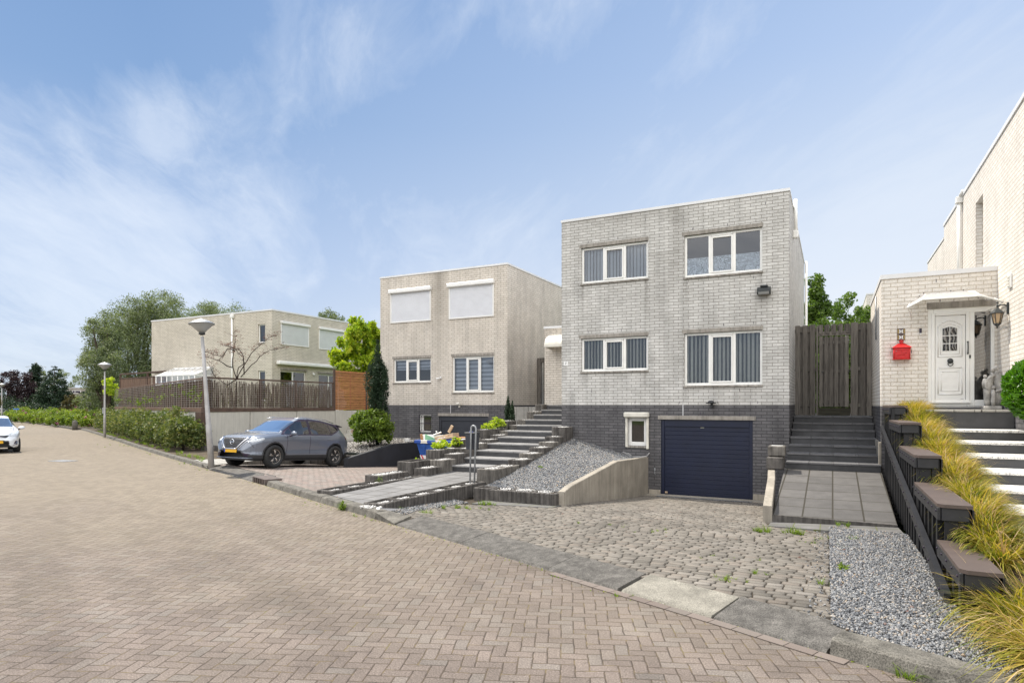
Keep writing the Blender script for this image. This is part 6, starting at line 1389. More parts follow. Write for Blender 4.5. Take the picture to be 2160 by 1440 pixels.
# wooden board fence at the far left end of the terrace
t6 = thing('board_fence', 'brown board fence with open top rail at the far end of the terrace', 'fence', (-38, 9.0, 1.6))
pA, pB = (-43.6, 9.4), (-37.0, 8.3); LL = math.hypot(6.6, 1.1)
for i in range(24): 
    b = MB(); along(pA, pB, 0, .02, 1.7, 3.75, b, i/24+.004, (i+1)/24-.002); b.build('board', M['wood_fence'], t6)
b = MB(); along(pA, pB, -.03, .06, 4.05, 4.15, b); along(pA, pB, -.03, .05, 3.76, 3.84, b, 0, .999)
for s in (0, .62, .985): along(pA, pB, -.04, .06, 1.7, 4.05, b, s, s+.015)
b.build('frame', M['corten'], t6)
# terrace ground behind the walls
a = MB(); a.add([(CX_-.21, CY_+.3, 1.55), (CX_-.21, 13, 1.55), (-27.8, 13, 1.55), (-27.84, 8.6, 1.55), (-44, 10, 1.55), (-44, 9.5, 1.55)], [(0, 1, 2, 3, 4, 5)]); struct(a.build('terrace', M['grass'], fix=True))
# small palisade kerb in front of the wall near the lamp
planter(-22.2+.5, -18.6+.0, -.85+.3, -.55+.3, -.1, .32, 'low grey palisade kerb at the foot of the garden wall behind the lamp post', cells=1, ax='x', group='low palisade rows beside the entrance path', name='palisade_row', gravel=False)
planter(-16.4, -14.0, .05, .35, -.4, .14, 'low ribbed edging of the gravel bed behind the parked grey car', cells=1, ax='x', group='low palisade rows beside the entrance path', name='palisade_row', gravel=False)
# garden steps of the yellow house
sx0, sx1 = -21.7, -20.3
stg = thing('garden_steps', 'pale concrete garden steps beside the wall behind the parked car', 'stairs', (-21, 7.2, 0))
for i in range(6):
    a = MB(); y = 7.2+i*.42; z = .27+i*.19; a.bbox(-21.76, -19.9, y, y+.50, z-.25, z, .012); a.build('step', M['concrete_s'], stg)
# ================================================================ CARS
def smooth(xs, f, k=2):
    y = np.array(f, float)
    for _ in range(k):
        z = y.copy(); z[1:-1] = .25*y[:-2]+.5*y[1:-1]+.25*y[2:]; y = z
    return y
def car(name, label, loc, heading, pitch, p, group=None, paintm='carpaint', detail=True):
    """body lofted from measured side and plan profiles; front towards local +x"""
    root = bpy.data.objects.new(name, None); COL.objects.link(root); ORG[root.name] = (0, 0, 0); root.empty_display_size = .3
    root['label'] = label; root['category'] = 'car'
    if group: root['group'] = group
    xe = p['len']/2
    xs = np.concatenate([np.linspace(-xe, -xe+.12, 12, endpoint=False), np.linspace(-xe+.12, xe-.30, 210, endpoint=False), np.linspace(xe-.30, xe, 46)])
    ip = lambda key: np.interp(xs, [a for a, b in p[key]], [b for a, b in p[key]])
    top = smooth(xs, ip('top'), 3); belt = smooth(xs, ip('belt'), 3); bot = smooth(xs, ip('bot'), 2); wd = smooth(xs, ip('w'), 3); wr = smooth(xs, ip('wr'), 4)
    nv = 64; V = np.zeros((len(xs), nv*2-1, 3)); par = np.zeros(nv)
    for i, x in enumerate(xs):
        zb, zt, zl, w_, r_ = bot[i], top[i], min(belt[i], top[i]-.02), wd[i], wr[i]
        hood = zt-zl < .2
        ze = zt-(.035 if hood else .10)
        pts = [(w_*.86, zb), (w_*.955, zb+.10*(zl-zb)), (w_*.985, zb+.28*(zl-zb)), (w_*.965, zb+.42*(zl-zb)), (w_*.985, zb+.62*(zl-zb)), (w_*1.0, zb+.84*(zl-zb)), (w_*.965, zl), ((w_*.965+r_)/2+.012, (zl+ze)/2+.01), (r_, ze), (r_*.90, zt-.022 if not hood else zt-.012), (r_*.5, zt-.004), (0, zt)]
        kn = np.array([0, .07, .17, .26, .37, .50, .58, .68, .78, .84, .92, 1.0])
        u = np.linspace(0, 1, nv); P = np.array(pts)
        Y = np.interp(u, kn, P[:, 0]); Z = np.interp(u, kn, P[:, 1])
        for _ in range(1): Y[1:-1] = .25*Y[:-2]+.5*Y[1:-1]+.25*Y[2:]; Z[1:-1] = .25*Z[:-2]+.5*Z[1:-1]+.25*Z[2:]
        V[i, :nv, 0] = x; V[i, :nv, 1] = Y; V[i, :nv, 2] = Z
        V[i, nv:, 0] = x; V[i, nv:, 1] = -Y[-2::-1]; V[i, nv:, 2] = Z[-2::-1]
    m = nv*2-1; idx = np.arange(len(xs)*m).reshape(len(xs), m); Vf = V.reshape(-1, 3)
    F = np.stack([idx[:-1, :-1], idx[:-1, 1:], idx[1:, 1:], idx[1:, :-1]], -1).reshape(-1, 4)
    C = Vf[F].mean(1); vv = np.tile(np.minimum(np.arange(m-1), m-2-np.arange(m-1))/(nv-1), len(xs)-1)
    x, y, z = C[:, 0], np.abs(C[:, 1]), C[:, 2]
    def poly(P_): return inpoly(x, z, P_)
    part = np.zeros(len(F), int)      # 0 body 1 glass 2 cladding 3 headlamp 4 grille 5 tail lamp 6 removed 7 black trim
    R_ = p['wr_']; ax = p['axles']
    part[(z < p['sill']) | ((x > xe-.5) & (z < p['fsill'])) | ((x < -xe+.35) & (z < p['fsill']+.06))] = 2
    for a in ax:
        d = np.hypot(x-a, z-R_); part[(d < R_+.095) & (y > .5) & (z < .9)] = 2; part[(d < R_+.045) & (y > .45)] = 6
    sg = poly(p['side']) & (vv > .57) & (vv < .80); part[sg] = 1
    fr = inpoly(x, z, p['side_frame']) & (vv > .56) & (vv < .81) & ~sg; part[fr] = 7
    for b0, b1 in p['pillars']: part[sg & (x > b0) & (x < b1)] = 7
    ws = (x > p['ws'][0]) & (x < p['ws'][1]) & (vv > .775+.03*0) & (z > 1.0*p['wsz']); part[ws & (vv > .80)] = 1
    part[ws & (vv > .80)] = 8; rw = (x > p['rw'][0]) & (x < p['rw'][1]) & (vv > .80); part[rw] = 1
    if p.get('blackroof'): part[(x > p['rw'][1]) & (x < p['ws'][0]) & (vv > .86)] = 7
    ff = lambda c: (c) & (x > xe-.75)
    part[inpoly(y, z, p['grille']) & (x > xe-.3)] = 4
    if 'intake' in p: part[inpoly(y, z, p['intake']) & (x > xe-.4)] = 7
    if 'fog' in p: part[inpoly(y, z, p['fog']) & (x > xe-.5)] = 7
    part[inpoly(x, z, p['head']) & (y > p['heady']) & (part != 6)] = 3
    part[inpoly(x, z, p['tail']) & (y > .55)] = 5
    seam = np.zeros(len(F), bool)
    for sx in p['seams']: seam |= (np.abs(x-sx-.0*z) < .008) & (z > p['sill']+.02) & (z < 1.02) & (y > .5)
    seam |= (np.abs(vv-.775) < .012) & (x > p['ws'][1]+.02) & (x < xe-.45) & (part == 0) & detail
    part[seam & (part == 0)] = 7
    names = {0: ('body', paintm), 1: ('window_glass', 'glass_c'), 2: ('cladding', 'darkplastic'), 3: ('headlight', 'headl'), 4: ('grille', 'darkplastic'), 5: ('tail_light', 'redlamp'), 7: ('black_trim', 'ink'), 8: ('windscreen', 'glass_w')}
    parts = {}
    def sub(fm, nm, mt):
        f = F[fm]; u_, inv = np.unique(f, return_inverse=True); return npmesh(nm, Vf[u_], inv.reshape(-1, 4), M[mt], root, smooth=True)
    for k, (nm, mt) in names.items():
        fm = part == k
        if not fm.any(): continue
        if k in (3, 5):
            sub(fm & (C[:, 1] > 0), nm, mt); sub(fm & (C[:, 1] < 0), nm, mt)
        else: parts[k] = sub(fm, nm, mt)
    # closed ends and a dark underbody so nothing is seen through
    e = MB()
    e.box(-xe+.25, xe-.3, -wd.max()*.78, wd.max()*.78, .22, .55); e.box(ax[1]+R_+.1, ax[0]-R_-.1, -wd.max()*.88, wd.max()*.88, .22, .9); e.box(-xe+.3, xe-.55, -.62, .62, .5, .88)
    for row in (0, len(xs)-1):
        pts_ = [tuple(q) for q in V[row]]; n_ = len(pts_); e.add(pts_, [tuple(range(n_))])
    e.build('underbody', M['darkplastic'], root)
    it = MB(); 
    for sx in (.25, -.75):
        for sy in (-.38, .38): it.bbox(sx-.28, sx+.28, sy-.24, sy+.24, .85, 1.02, .05); it.bbox(sx-.38, sx-.22, sy-.24, sy+.24, .85, 1.32*p['hk'], .06)
    it.build('seats', M['darkplastic'], root)
    for i, a in enumerate(ax):
        for s in (-1, 1):
            yo = s*(p['track']/2); W = MB(); hw = .115
            W.lathe([(R_-.135, -hw), (R_-.03, -hw), (R_-.005, -hw+.025), (R_, 0), (R_-.005, hw-.025), (R_-.03, hw), (R_-.125, hw), (R_-.13, hw-.03)], (a, yo, R_), 40, axis='y')
            wh = W.build('wheel', M['tyre'], root)
            rr = R_-.125; W = MB(); yo2 = yo+s*(hw-.05)
            W.lathe([(rr, 0), (rr-.005, .012*s)], (a, yo2, R_), 36, axis='y'); W.lathe([(.0001, -.012*s), (rr*.98, -.03*s)], (a, yo2, R_), 24, axis='y'); W.build('rim_barrel', M['rimd'], wh)
            B = MB(); B.lathe([(rr+.004, .0*s), (rr+.002, .020*s), (rr-.018, .022*s), (rr-.022, .008*s)], (a, yo2, R_), 40, axis='y')
            for k in range(p['spokes']):
                t = 2*PI*(k+.25)/p['spokes']
                for o in ((-.035, .008), (.035, -.008)) if detail else ((0, 0),):
                    c0 = (a+.05*math.cos(t)-math.sin(t)*o[1], yo2+s*.012, R_+.05*math.sin(t)+math.cos(t)*o[1]); c1 = (a+(rr-.01)*math.cos(t)-math.sin(t)*o[0], yo2+s*.016, R_+(rr-.01)*math.sin(t)+math.cos(t)*o[0]); B.tube([c0, c1], .011 if detail else .028, 6)
            B.lathe([(.0001, .02*s), (.045, .018*s), (.05, .0)], (a, yo2, R_), 14, axis='y'); B.build('rim', M['rimb'], wh)
    # mirrors
    for s in (-1, 1):
        Mm = MB(); mx, mz = p['mirror']; w0 = float(np.interp(mx, xs, wd))*.97
        Mm.sphere((mx, s*(w0+.14), mz), .115, 14, sx=.62, sy=1.05, sz=.62); 
        mo = Mm.build('wing_mirror', M[paintm], root); q = MB(); q.tube([(mx+.02, s*(w0-.06), mz-.09), (mx, s*(w0+.09), mz-.05)], .03, 8); q.build('mirror_arm', M['ink'], mo)
    # door handles
    for hx in p['handles']:
        for s in (-1, 1):
            w0 = float(np.interp(hx, xs, wd)); Hh = MB(); Hh.bbox(hx-.10, hx+.10, s*w0*.985-.02, s*w0*.985+.02, p['hz'], p['hz']+.028, .012); Hh.build('door_handle', M[paintm], root)
    bvh = BVHTree.FromPolygons([tuple(v) for v in Vf], [tuple(int(i) for i in f) for f in F])
    def fx(y_, z_):
        h = bvh.ray_cast(Vector((5, y_, z_)), Vector((-1, 0, 0))); return h[0].x if h[0] else xe-.02
    p['extra'](root, fx, xe, detail)
    root.location = loc; root.rotation_euler = (0, -pitch, 0)
    root.rotation_euler = (Matrix.Rotation(heading, 4, 'Z') @ Matrix.Rotation(-pitch, 4, 'Y')).to_euler()
    return root
def suv_extra(root, fx, xe, detail):
    g = MB(); f = lambda y, z, r, o=.0: [(fx(a, b)+.012+o, a, b) for a, b in zip(np.linspace(y[0], y[1], 9), np.linspace(z[0], z[1], 9))]
    for s in (-1, 1):
        g.tube(f((s*.57, s*.24), (.93, .565), 0), .024, 8); g.tube(f((s*.68, s*.33), (.93, .565), 0, -.004), .007, 6)
    g.tube(f((-.24, .24), (.565, .565), 0), .024, 8); g.build('chrome_surround', M['chrome'], root)
    g = MB()
    for i in range(7):
        for j in range(15):
            y_, z_ = -.49+j*.07+(i % 2)*.035, .62+i*.045
            if abs(y_) < .16+(z_-.58)*1.0: g.sphere((fx(y_, z_)+.004, y_, z_), .014, 6)
    g.build('grille_pattern', M['anthra'], root)
    g = MB(); X = fx(0, .76)+.02; g.tube([(X, .075*math.cos(t), .77+.075*math.sin(t)) for t in np.linspace(0, 2*PI, 25)], .010, 6); g.bbox(X-.01, X+.012, -.095, .095, .758, .782, .004); g.build('emblem', M['chrome'], root)
    X = fx(0, .50)+.02; g = MB(); g.bbox(X, X+.012, -.26, .26, .455, .565, .004); pl_ = g.build('number_plate', M['yellow'], root); g = MB(); g.box(X+.0005, X+.0135, -.258, -.215, .46, .56); g.build('plate_band', M['bluep'], pl_)
    g = MB()
    for s in (-1, 1):
        pts_ = [(.32, s*.60, 1.565), (.0, s*.625, 1.61), (-.5, s*.62, 1.615), (-1.1, s*.60, 1.565), (-1.5, s*.58, 1.48)]; g.tube(pts_, .013, 8)
    g.build('roof_rail', M['chrome'], root)
    g = MB(); g.prof([(-1.66, 1.44), (-1.96, 1.38), (-1.96, 1.35), (-1.66, 1.40)], -.58, .58, 'y'); g.build('spoiler', M['ink'], root)
    g = MB()
    for s in (-1, 1): g.tube([(fx(s*y_, .70)+.004, s*y_, z_) for y_, z_ in ((.60, .80), (.70, .73), (.76, .62))], .010, 6)
    g.tube([(fx(y_, .30)+.008, y_, .30) for y_ in np.linspace(-.72, .72, 11)], .018, 6); g.build('bumper_trim', M['carpaint'], root)
suv = dict(len=4.42, hk=1.0, top=[(-2.21, .86), (-2.17, .98), (-2.10, 1.06), (-1.95, 1.24), (-1.80, 1.40), (-1.5, 1.485), (-.8, 1.585), (-.2, 1.615), (.15, 1.585), (.45, 1.46), (1.03, 1.13), (1.12, 1.10), (1.5, 1.055), (1.85, .985), (2.02, .93), (2.10, .86), (2.17, .72), (2.205, .60), (2.21, .56)],
           belt=[(-2.21, .70), (-2.0, .98), (-1.6, 1.06), (-1.2, 1.04), (0, 1.015), (.95, .99), (1.4, .955), (1.8, .90), (2.05, .80), (2.21, .52)],
           bot=[(-2.21, .55), (-2.15, .36), (-1.9, .25), (-1.0, .22), (1.0, .22), (1.85, .22), (2.08, .27), (2.17, .38), (2.21, .50)],
           w=[(-2.21, .62), (-2.12, .74), (-1.9, .84), (-1.5, .905), (-1.0, .915), (0, .90), (1.0, .91), (1.5, .905), (1.8, .865), (1.98, .79), (2.10, .70), (2.17, .58), (2.21, .48)],
           wr=[(-2.21, .52), (-1.9, .60), (-1.5, .64), (-.5, .665), (.3, .66), (.6, .66), (1.05, .74), (1.5, .72), (1.9, .66), (2.1, .56), (2.21, .34)],
           wr_=.355, axles=(1.33, -1.335), sill=.40, fsill=.40, track=1.62, spokes=5,
           side=[(.92, 1.055), (.33, 1.455), (-.3, 1.505), (-1.0, 1.455), (-1.50, 1.34), (-1.62, 1.27), (-1.10, 1.085)], side_frame=[(1.08, 1.03), (.36, 1.52), (-.3, 1.57), (-1.1, 1.52), (-1.6, 1.43), (-1.95, 1.30), (-1.60, 1.23), (-1.12, 1.045)],
           pillars=[(-.20, -.10), (-1.14, -1.09), (.62, .66)], ws=(.36, 1.06), wsz=1.08, rw=(-2.0, -1.70), blackroof=True,
           grille=[(0, .58), (.22, .58), (.50, .90), (0, .90)], intake=[(0, .33), (.60, .33), (.70, .43), (.45, .445), (0, .445)], head=[(1.70, .875), (2.03, .775), (2.12, .80), (2.02, .86), (1.74, .915)], heady=.50, tail=[(-2.25, .88), (-2.25, 1.0), (-1.85, .99), (-1.95, .93)],
           seams=(-.13, .86, -1.08), mirror=(.72, 1.08), handles=(-.02, -.98), hz=.90, extra=suv_extra)
# tyre contact patches measured on the driveway: front (-14.2,-3.6), rear (-14.2,-.95)
car('parked_car', 'grey blue compact crossover with black roof parked in front of the pale garden wall', (-15.13, -2.30, -.065), -PI/2+.015, .068, suv)
def hatch_extra(root, fx, xe, detail):
    g = MB(); g.tube([(fx(y_, .66)+.01, y_, .66) for y_ in np.linspace(-.30, .30, 7)], .012, 6); g.build('grille_bar', M['chrome'], root)
    X = fx(0, .44)+.02; g = MB(); g.bbox(X, X+.012, -.26, .26, .40, .51, .004); g.build('number_plate', M['yellow'], root)
    g = MB(); g.tube([(1.10, .1, 1.03), (1.12, .6, 1.01)], .012, 6); g.build('wiper', M['ink'], root)
    g = MB()
    for s in (-1, 1): g.tube([(fx(s*y_, .42)+.006, s*y_, z_) for y_, z_ in ((.56, .33), (.68, .37), (.71, .50))], .010, 6)
    g.build('fog_trim', M['chrome'], root)
hatch = dict(len=3.85, hk=.95, top=[(-1.92, .86), (-1.86, 1.0), (-1.75, 1.2), (-1.55, 1.42), (-1.2, 1.47), (-.3, 1.50), (.1, 1.47), (.35, 1.38), (.90, 1.06), (1.0, 1.035), (1.35, .98), (1.62, .89), (1.78, .80), (1.86, .70), (1.915, .58), (1.925, .54)],
           belt=[(-1.92, .70), (-1.7, .98), (-1.2, 1.0), (0, .965), (.9, .93), (1.4, .87), (1.7, .78), (1.925, .50)],
           bot=[(-1.92, .5), (-1.8, .25), (1.6, .20), (1.8, .22), (1.89, .30), (1.925, .46)],
           w=[(-1.92, .6), (-1.75, .76), (-1.2, .84), (1.0, .845), (1.4, .84), (1.65, .79), (1.80, .70), (1.88, .58), (1.925, .46)],
           wr=[(-1.92, .48), (-1.5, .58), (-.3, .60), (.3, .60), (.9, .68), (1.4, .64), (1.7, .56), (1.925, .32)],
           wr_=.30, axles=(1.2, -1.22), sill=.22, fsill=.0, track=1.48, spokes=7,
           side=[(.78, 1.0), (.28, 1.36), (-.3, 1.42), (-1.2, 1.39), (-1.5, 1.28), (-1.35, 1.04)], side_frame=[(.90, .975), (.30, 1.40), (-.3, 1.46), (-1.3, 1.43), (-1.62, 1.28), (-1.4, 1.01)],
           pillars=[(-.16, -.08)], ws=(.26, .93), wsz=1.04, rw=(-1.85, -1.52), grille=[(0, .62), (.36, .62), (.48, .72), (0, .72)], intake=[(0, .28), (.40, .28), (.47, .40), (.44, .46), (0, .46)], fog=[(.56, .30), (.72, .34), (.74, .48), (.66, .50)],
           head=[(1.38, .80), (1.74, .62), (1.86, .66), (1.80, .78), (1.62, .86), (1.36, .90)], heady=.46, tail=[(-1.95, .8), (-1.95, 1.1), (-1.7, 1.1), (-1.75, .8)],
           seams=(-.12, .78), mirror=(.62, .99), handles=(0.0, -.85), hz=.84, extra=hatch_extra)
c_ = D(-18, 26.6); hd_ = math.atan2(.72*-1+.0, .69)
# heading: towards the camera along the street
fwd = Vector((CAM[0]-c_[0], CAM[1]-c_[1], 0)).normalized(); hd_ = math.atan2(fwd.y, fwd.x)+.055
wc = car('parked_car', 'white hatchback parked at the left kerb, cut off by the left edge of the photo', (c_[0], c_[1], 0), hd_, 0, hatch, paintm='whitepaint')
far = copy_tree(wc); far.location = (*D(6, 92), .0); far.rotation_euler = (0, 0, hd_+1.4); far['label'] = 'distant pale car parked beyond the rose bed at the left edge'
# ================================================================ PLANTS AND STREET FURNITURE
def leaves(name, C, size, mat, parent=None, asp=.5, up=.0, rng=RNG, droop=0.0, bend=.15, dirs=None):
    """one pointed leaf (folded along its rib) per centre; size = half length"""
    C = np.asarray(C, float); n = len(C)
    N = rng.normal(size=(n, 3)); N[:, 2] += up*2; N /= np.linalg.norm(N, axis=1)[:, None]+1e-9
    T = rng.normal(size=(n, 3)) if dirs is None else dirs+rng.normal(size=(n, 3))*.35
    T[:, 2] -= droop; T -= (T*N).sum(1)[:, None]*N; T /= np.linalg.norm(T, axis=1)[:, None]+1e-9; B = np.cross(N, T)
    s = (np.asarray(size)*np.ones(n)*rng.uniform(.65, 1.3, n))[:, None]
    fold = N*s*bend
    V = np.stack([C-T*s, C+B*s*asp+fold-T*s*.1, C+T*s, C-B*s*asp+fold-T*s*.1], 1).reshape(-1, 3)
    k = np.arange(n)[:, None]*4; F = np.concatenate([k+[0, 1, 2], k+[0, 2, 3]], 1).reshape(-1, 3)
    return npmesh(name, V, F, mat, parent)
def blobpts(blobs, n, rng=RNG, shell=.45, squash=1.0):
    """points spread in and mostly on the outside of several rounded clumps"""
    out = []; vol = np.array([b[3]**2 for b in blobs]); vol = vol/vol.sum()
    for b, q in zip(blobs, vol):
        k = int(n*q)+1; d = rng.normal(size=(k, 3)); d /= np.linalg.norm(d, axis=1)[:, None]
        r = b[3]*(rng.random(k)**shell)*(1+.22*np.sin(d[:, 0]*7+b[0]*3)*np.sin(d[:, 2]*6+b[1]))
        p = np.array(b[:3])+d*r[:, None]*np.array([1, 1, b[4] if len(b) > 4 else squash]); out.append(p)
    return np.concatenate(out)
def limbs(mb, base, tips, r0, rng, zf=.35):
    bx, by, bz = base
    for t in tips:
        t = Vector(t); b0 = Vector(base); h = t.z-b0.z
        st_ = Vector((bx, by, bz+h*rng.uniform(.12, zf))); mid = st_.lerp(t, .5)+Vector((rng.normal()*.06*h, rng.normal()*.06*h, .06*h))
        mb.tube([st_, st_.lerp(mid, .5)+Vector((0, 0, .03*h)), mid, mid.lerp(t, .6), t], [r0*.5, r0*.42, r0*.3, r0*.18, r0*.05], 6)
def tree(name, label, base, H, R, mat, leaf, n, nb=22, seed=1, trunk=.18, group=None, z0f=.28, blobs=None, asp=.45, shape='round', cat='tree', bark='bark', droop=.2, sq=1.0, subn=5, subr=.42, gap=1.0):
    rng = np.random.default_rng(seed); x, y, z = base
    t = thing(name, label, cat, base, group)
    if blobs is None:
        blobs = []
        for i in range(nb):
            f = (i+.5)/nb; hz_ = z0f+(1-z0f)*f
            prof_ = {'round': math.sqrt(max(.05, 1-((hz_-.62)/.42)**2)), 'egg': math.sqrt(max(.04, 1-((hz_-.5)/.52)**2)), 'cone': (1-hz_)*1.05+.06}[shape]
            a = i*2.4+rng.normal()*.3; rr = R*prof_*rng.uniform(.35, .78)
            br_ = R*rng.uniform(.24, .40)*(.55+.45*prof_)
            blobs.append((x+math.cos(a)*rr, y+math.sin(a)*rr, z+H*hz_-br_*.3, br_, sq))
    b2 = []
    for b in blobs:
        b2.append((b[0], b[1], b[2], b[3]*.75, sq))
        for _ in range(subn):
            d = rng.normal(size=3); d /= np.linalg.norm(d); b2.append((b[0]+d[0]*b[3]*.75, b[1]+d[1]*b[3]*.75, b[2]+d[2]*b[3]*.7, b[3]*subr*rng.uniform(.7, 1.3), sq))
    P = blobpts(b2, n, rng, .5*gap); leaves('crown', P, leaf, LEAF[mat] if isinstance(mat, str) else mat, t, asp, .25, rng, droop)
    mb = MB(); top = (x+rng.normal()*.05*H, y, z+H*.82)
    mb.tube([(x, y, z-.1), (x+.02*H*rng.normal(), y, z+H*.25), (x, y+.02*H*rng.normal(), z+H*.5), top], [trunk, trunk*.8, trunk*.5, trunk*.08], 8)
    limbs(mb, base, [b[:3] for b in blobs[:14]], trunk, rng); mb.build('trunk', M[bark], t)
    return t
def conifer(name, label, base, H, R, mat, leaf, n, seed=1, trunk=.15, group=None, z0f=.05, tiers=26, pw=1.0, top=1.0, cat='tree'):
    rng = np.random.default_rng(seed); x, y, z = base; t = thing(name, label, cat, base, group)
    blobs = []
    for i in range(tiers):
        f = z0f+(1-z0f)*i/tiers; rad = R*(1-f)**pw*(1-.25*math.sin(i*2.1)**2)
        k = max(3, int(9*(1-f))+3)
        for j in range(k):
            a = 2*PI*(j+rng.random()*.8)/k+i*.7; rr = rad*rng.uniform(.55, .98); br_ = max(.05*R, R*.22*(1-f*.7)*rng.uniform(.7, 1.25))
            blobs.append((x+math.cos(a)*rr, y+math.sin(a)*rr, z+H*f+.02*H*rng.normal()+br_*.5, br_, .62))
    blobs.append((x, y, z+H*.97, .05*R, 3))
    leaves('crown', blobpts(blobs, n, rng, .5), leaf, LEAF[mat], t, .38, .2, rng, .35)
    MB().tube([(x, y, z-.1), (x, y, z+H*.5), (x, y, z+H*.97)], [trunk, trunk*.6, .01], 8).build('trunk', M['bark'], t); return t

def shrub(name, label, base, H, R, mat, leaf, n, seed, cat='shrub', group=None, nb=16, asp=.5, Ry=None, stems=7, extra=None, droop=.1, fl=.0):
    rng = np.random.default_rng(seed); x, y, z = base; Ry = Ry or R; t = thing(name, label, cat, base, group); blobs = []
    for i in range(nb):
        a = i*2.4; f = (i+.5)/nb; rr = math.sqrt(f)*.72; hz_ = (.30+.48*(1-rr**2))*rng.uniform(.75, 1.1)
        blobs.append((x+math.cos(a)*rr*R, y+math.sin(a)*rr*Ry, z+H*hz_, min(R, H)*rng.uniform(.22, .34), 1))
        blobs.append((x+math.cos(a)*rr*R*.95, y+math.sin(a)*rr*Ry*.95, z+H*hz_*.5, min(R, H)*.24, 1))
    b2 = list(blobs)
    for b in blobs:
        for _ in range(3):
            d = rng.normal(size=3); d /= np.linalg.norm(d); b2.append((b[0]+d[0]*b[3]*.8, b[1]+d[1]*b[3]*.8, max(z+.08, b[2]+d[2]*b[3]*.8), b[3]*.38, 1))
    P = blobpts(b2, n, rng, .5); P = P[P[:, 2] > z+.02]
    leaves('foliage', P, leaf, LEAF[mat], t, asp, .3, rng, droop)
    mb = MB()
    for i in range(stems):
        a = rng.uniform(0, 2*PI); r1 = R*rng.uniform(.2, .6); mb.tube([(x+.06*R*math.cos(a), y+.06*R*math.sin(a), z-.05), (x+r1*.5*math.cos(a), y+r1*.5*math.sin(a), z+H*.4), (x+r1*math.cos(a), y+r1*math.sin(a), z+H*.8)], [.014, .011, .004], 5)
    mb.build('stems', M['bark_d'], t)
    if extra:
        Q = []
        for b in b2:
            if rng.random() < extra[2]:
                d = rng.normal(size=3); d[2] = abs(d[2]); d /= np.linalg.norm(d); Q.append(np.array(b[:3])+d*b[3]*1.15)
        P = np.concatenate([q+rng.normal(size=(28, 3))*extra[1] for q in Q]) if Q else np.zeros((1, 3)); leaves('blossoms', P, extra[1]*.9, LEAF[extra[0]], t, .9, .5, rng)
    return t

# ---- hedge between kerb and garden wall: separate bushes grown together
hb = []
for i in range(13):
    x = -46.5+i*1.98; f = i/12
    yk = kpt(x, .95)[1]; x2 = kpt(x, .95)[0]
    s = shrub('hedge_bush', 'bush', (x2, yk, .1), 1.62+.16*math.sin(i*1.9), 1.35, 'hedge', .06, 5200 if i > 6 else 3200, 40+i, cat='hedge bush', group='bushes grown together in the hedge along the kerb', Ry=.62, nb=18)
    hb.append(s)
ls_ = ['right end bush of the hedge, low and open beside the rusted post']+[f'{w_} hedge bush counted from the right end of the hedge along the kerb' for w_ in ('second', 'third', 'fourth', 'fifth', 'sixth', 'seventh', 'eighth', 'ninth', 'tenth', 'eleventh', 'twelfth', 'last')]
for s, l in zip(reversed(hb), ls_): s['label'] = l

# ---- conifer and hydrangea in front of the cream house, dwarf conifers
cx, cy = D(797, 24.6)
def column(name, label, base, H, R, n, seed, mat='dark', leaf=.045, tilt=0.0, prof=None):
    rng = np.random.default_rng(seed); t = thing(name, label, 'conifer', base); blobs = []
    for i in range(46):
        f = i/46; p_ = np.interp(f, *prof) if prof else math.sin(PI*min(1, (f*.85+.14)))**.8*(1-.45*f)
        for j in range(5):
            a = 2*PI*j/5+i*1.3; rr = R*p_*rng.uniform(.5, .85); blobs.append((base[0]+math.cos(a)*rr+tilt*f, base[1]+math.sin(a)*rr, base[2]+H*f, R*.27*max(.25, p_)*rng.uniform(.7, 1.3), 1.4))
        blobs.append((base[0]+tilt*f, base[1], base[2]+H*f, R*.5*max(.2, p_), 1.3))
    leaves('foliage', blobpts(blobs, n, rng, .5), leaf, LEAF[mat], t, .35, .0, rng, -.9); MB().tube([(base[0], base[1], base[2]-.05), (base[0]+tilt*.5, base[1], base[2]+H*.6)], [.05, .02], 7).build('stem', M['bark'], t); return t
column('conifer', 'slender dark blue green conifer rising out of the hydrangea beside the cream house', (cx, cy, .40), 4.15, .50, 17000, 5, prof=([0, .1, .36, .57, .70, .77, .84, 1.0], [.35, .7, .88, 1.0, .92, .55, .36, .08]))
shrub('hydrangea', 'round light green hydrangea with faded blossoms on the gravel bed', (cx+.08, cy-.5, .36), 1.5, .92, 'hydra', .060, 9500, 9, nb=18, extra=('beige', .03, .10))
dx_, dy_ = D(1081, 21.5)
column('dwarf_conifer', 'taller twin-tipped dwarf conifer in the planter left of the upper steps', (-8.95, 1.75, 1.30), .98, .16, 2600, 15, leaf=.03)
column('dwarf_conifer', 'smaller dwarf conifer right beside its taller twin', (-8.72, 1.62, 1.30), .80, .12, 1800, 16, leaf=.03)
# yellow green perennials in the planters
def clump(name, label, c, R, H, n, leaf, mat='limeplant', seed=1, asp=.7):
    rng = np.random.default_rng(seed); t = thing(name, label, 'plant', c, 'yellow green perennials in the planters'); k = n; a = rng.uniform(0, 2*PI, k); r = R*np.sqrt(rng.random(k)); z = H*(1-.5*(r/R)**2)*rng.uniform(.35, 1.0, k)
    P = np.stack([c[0]+r*np.cos(a), c[1]+r*np.sin(a), c[2]+z], 1); d = np.stack([np.cos(a), np.sin(a), .25*np.ones(k)], 1)
    leaves('foliage', P, leaf, LEAF[mat], t, asp, .6, rng, .2, .25, d)
    mb = MB()
    for i in range(0, k, max(1, k//40)): mb.tube([(c[0]+r[i]*.2*math.cos(a[i]), c[1]+r[i]*.2*math.sin(a[i]), c[2]), tuple(P[i])], .004, 4)
    mb.build('stalks', LEAF['weed'], t); return t
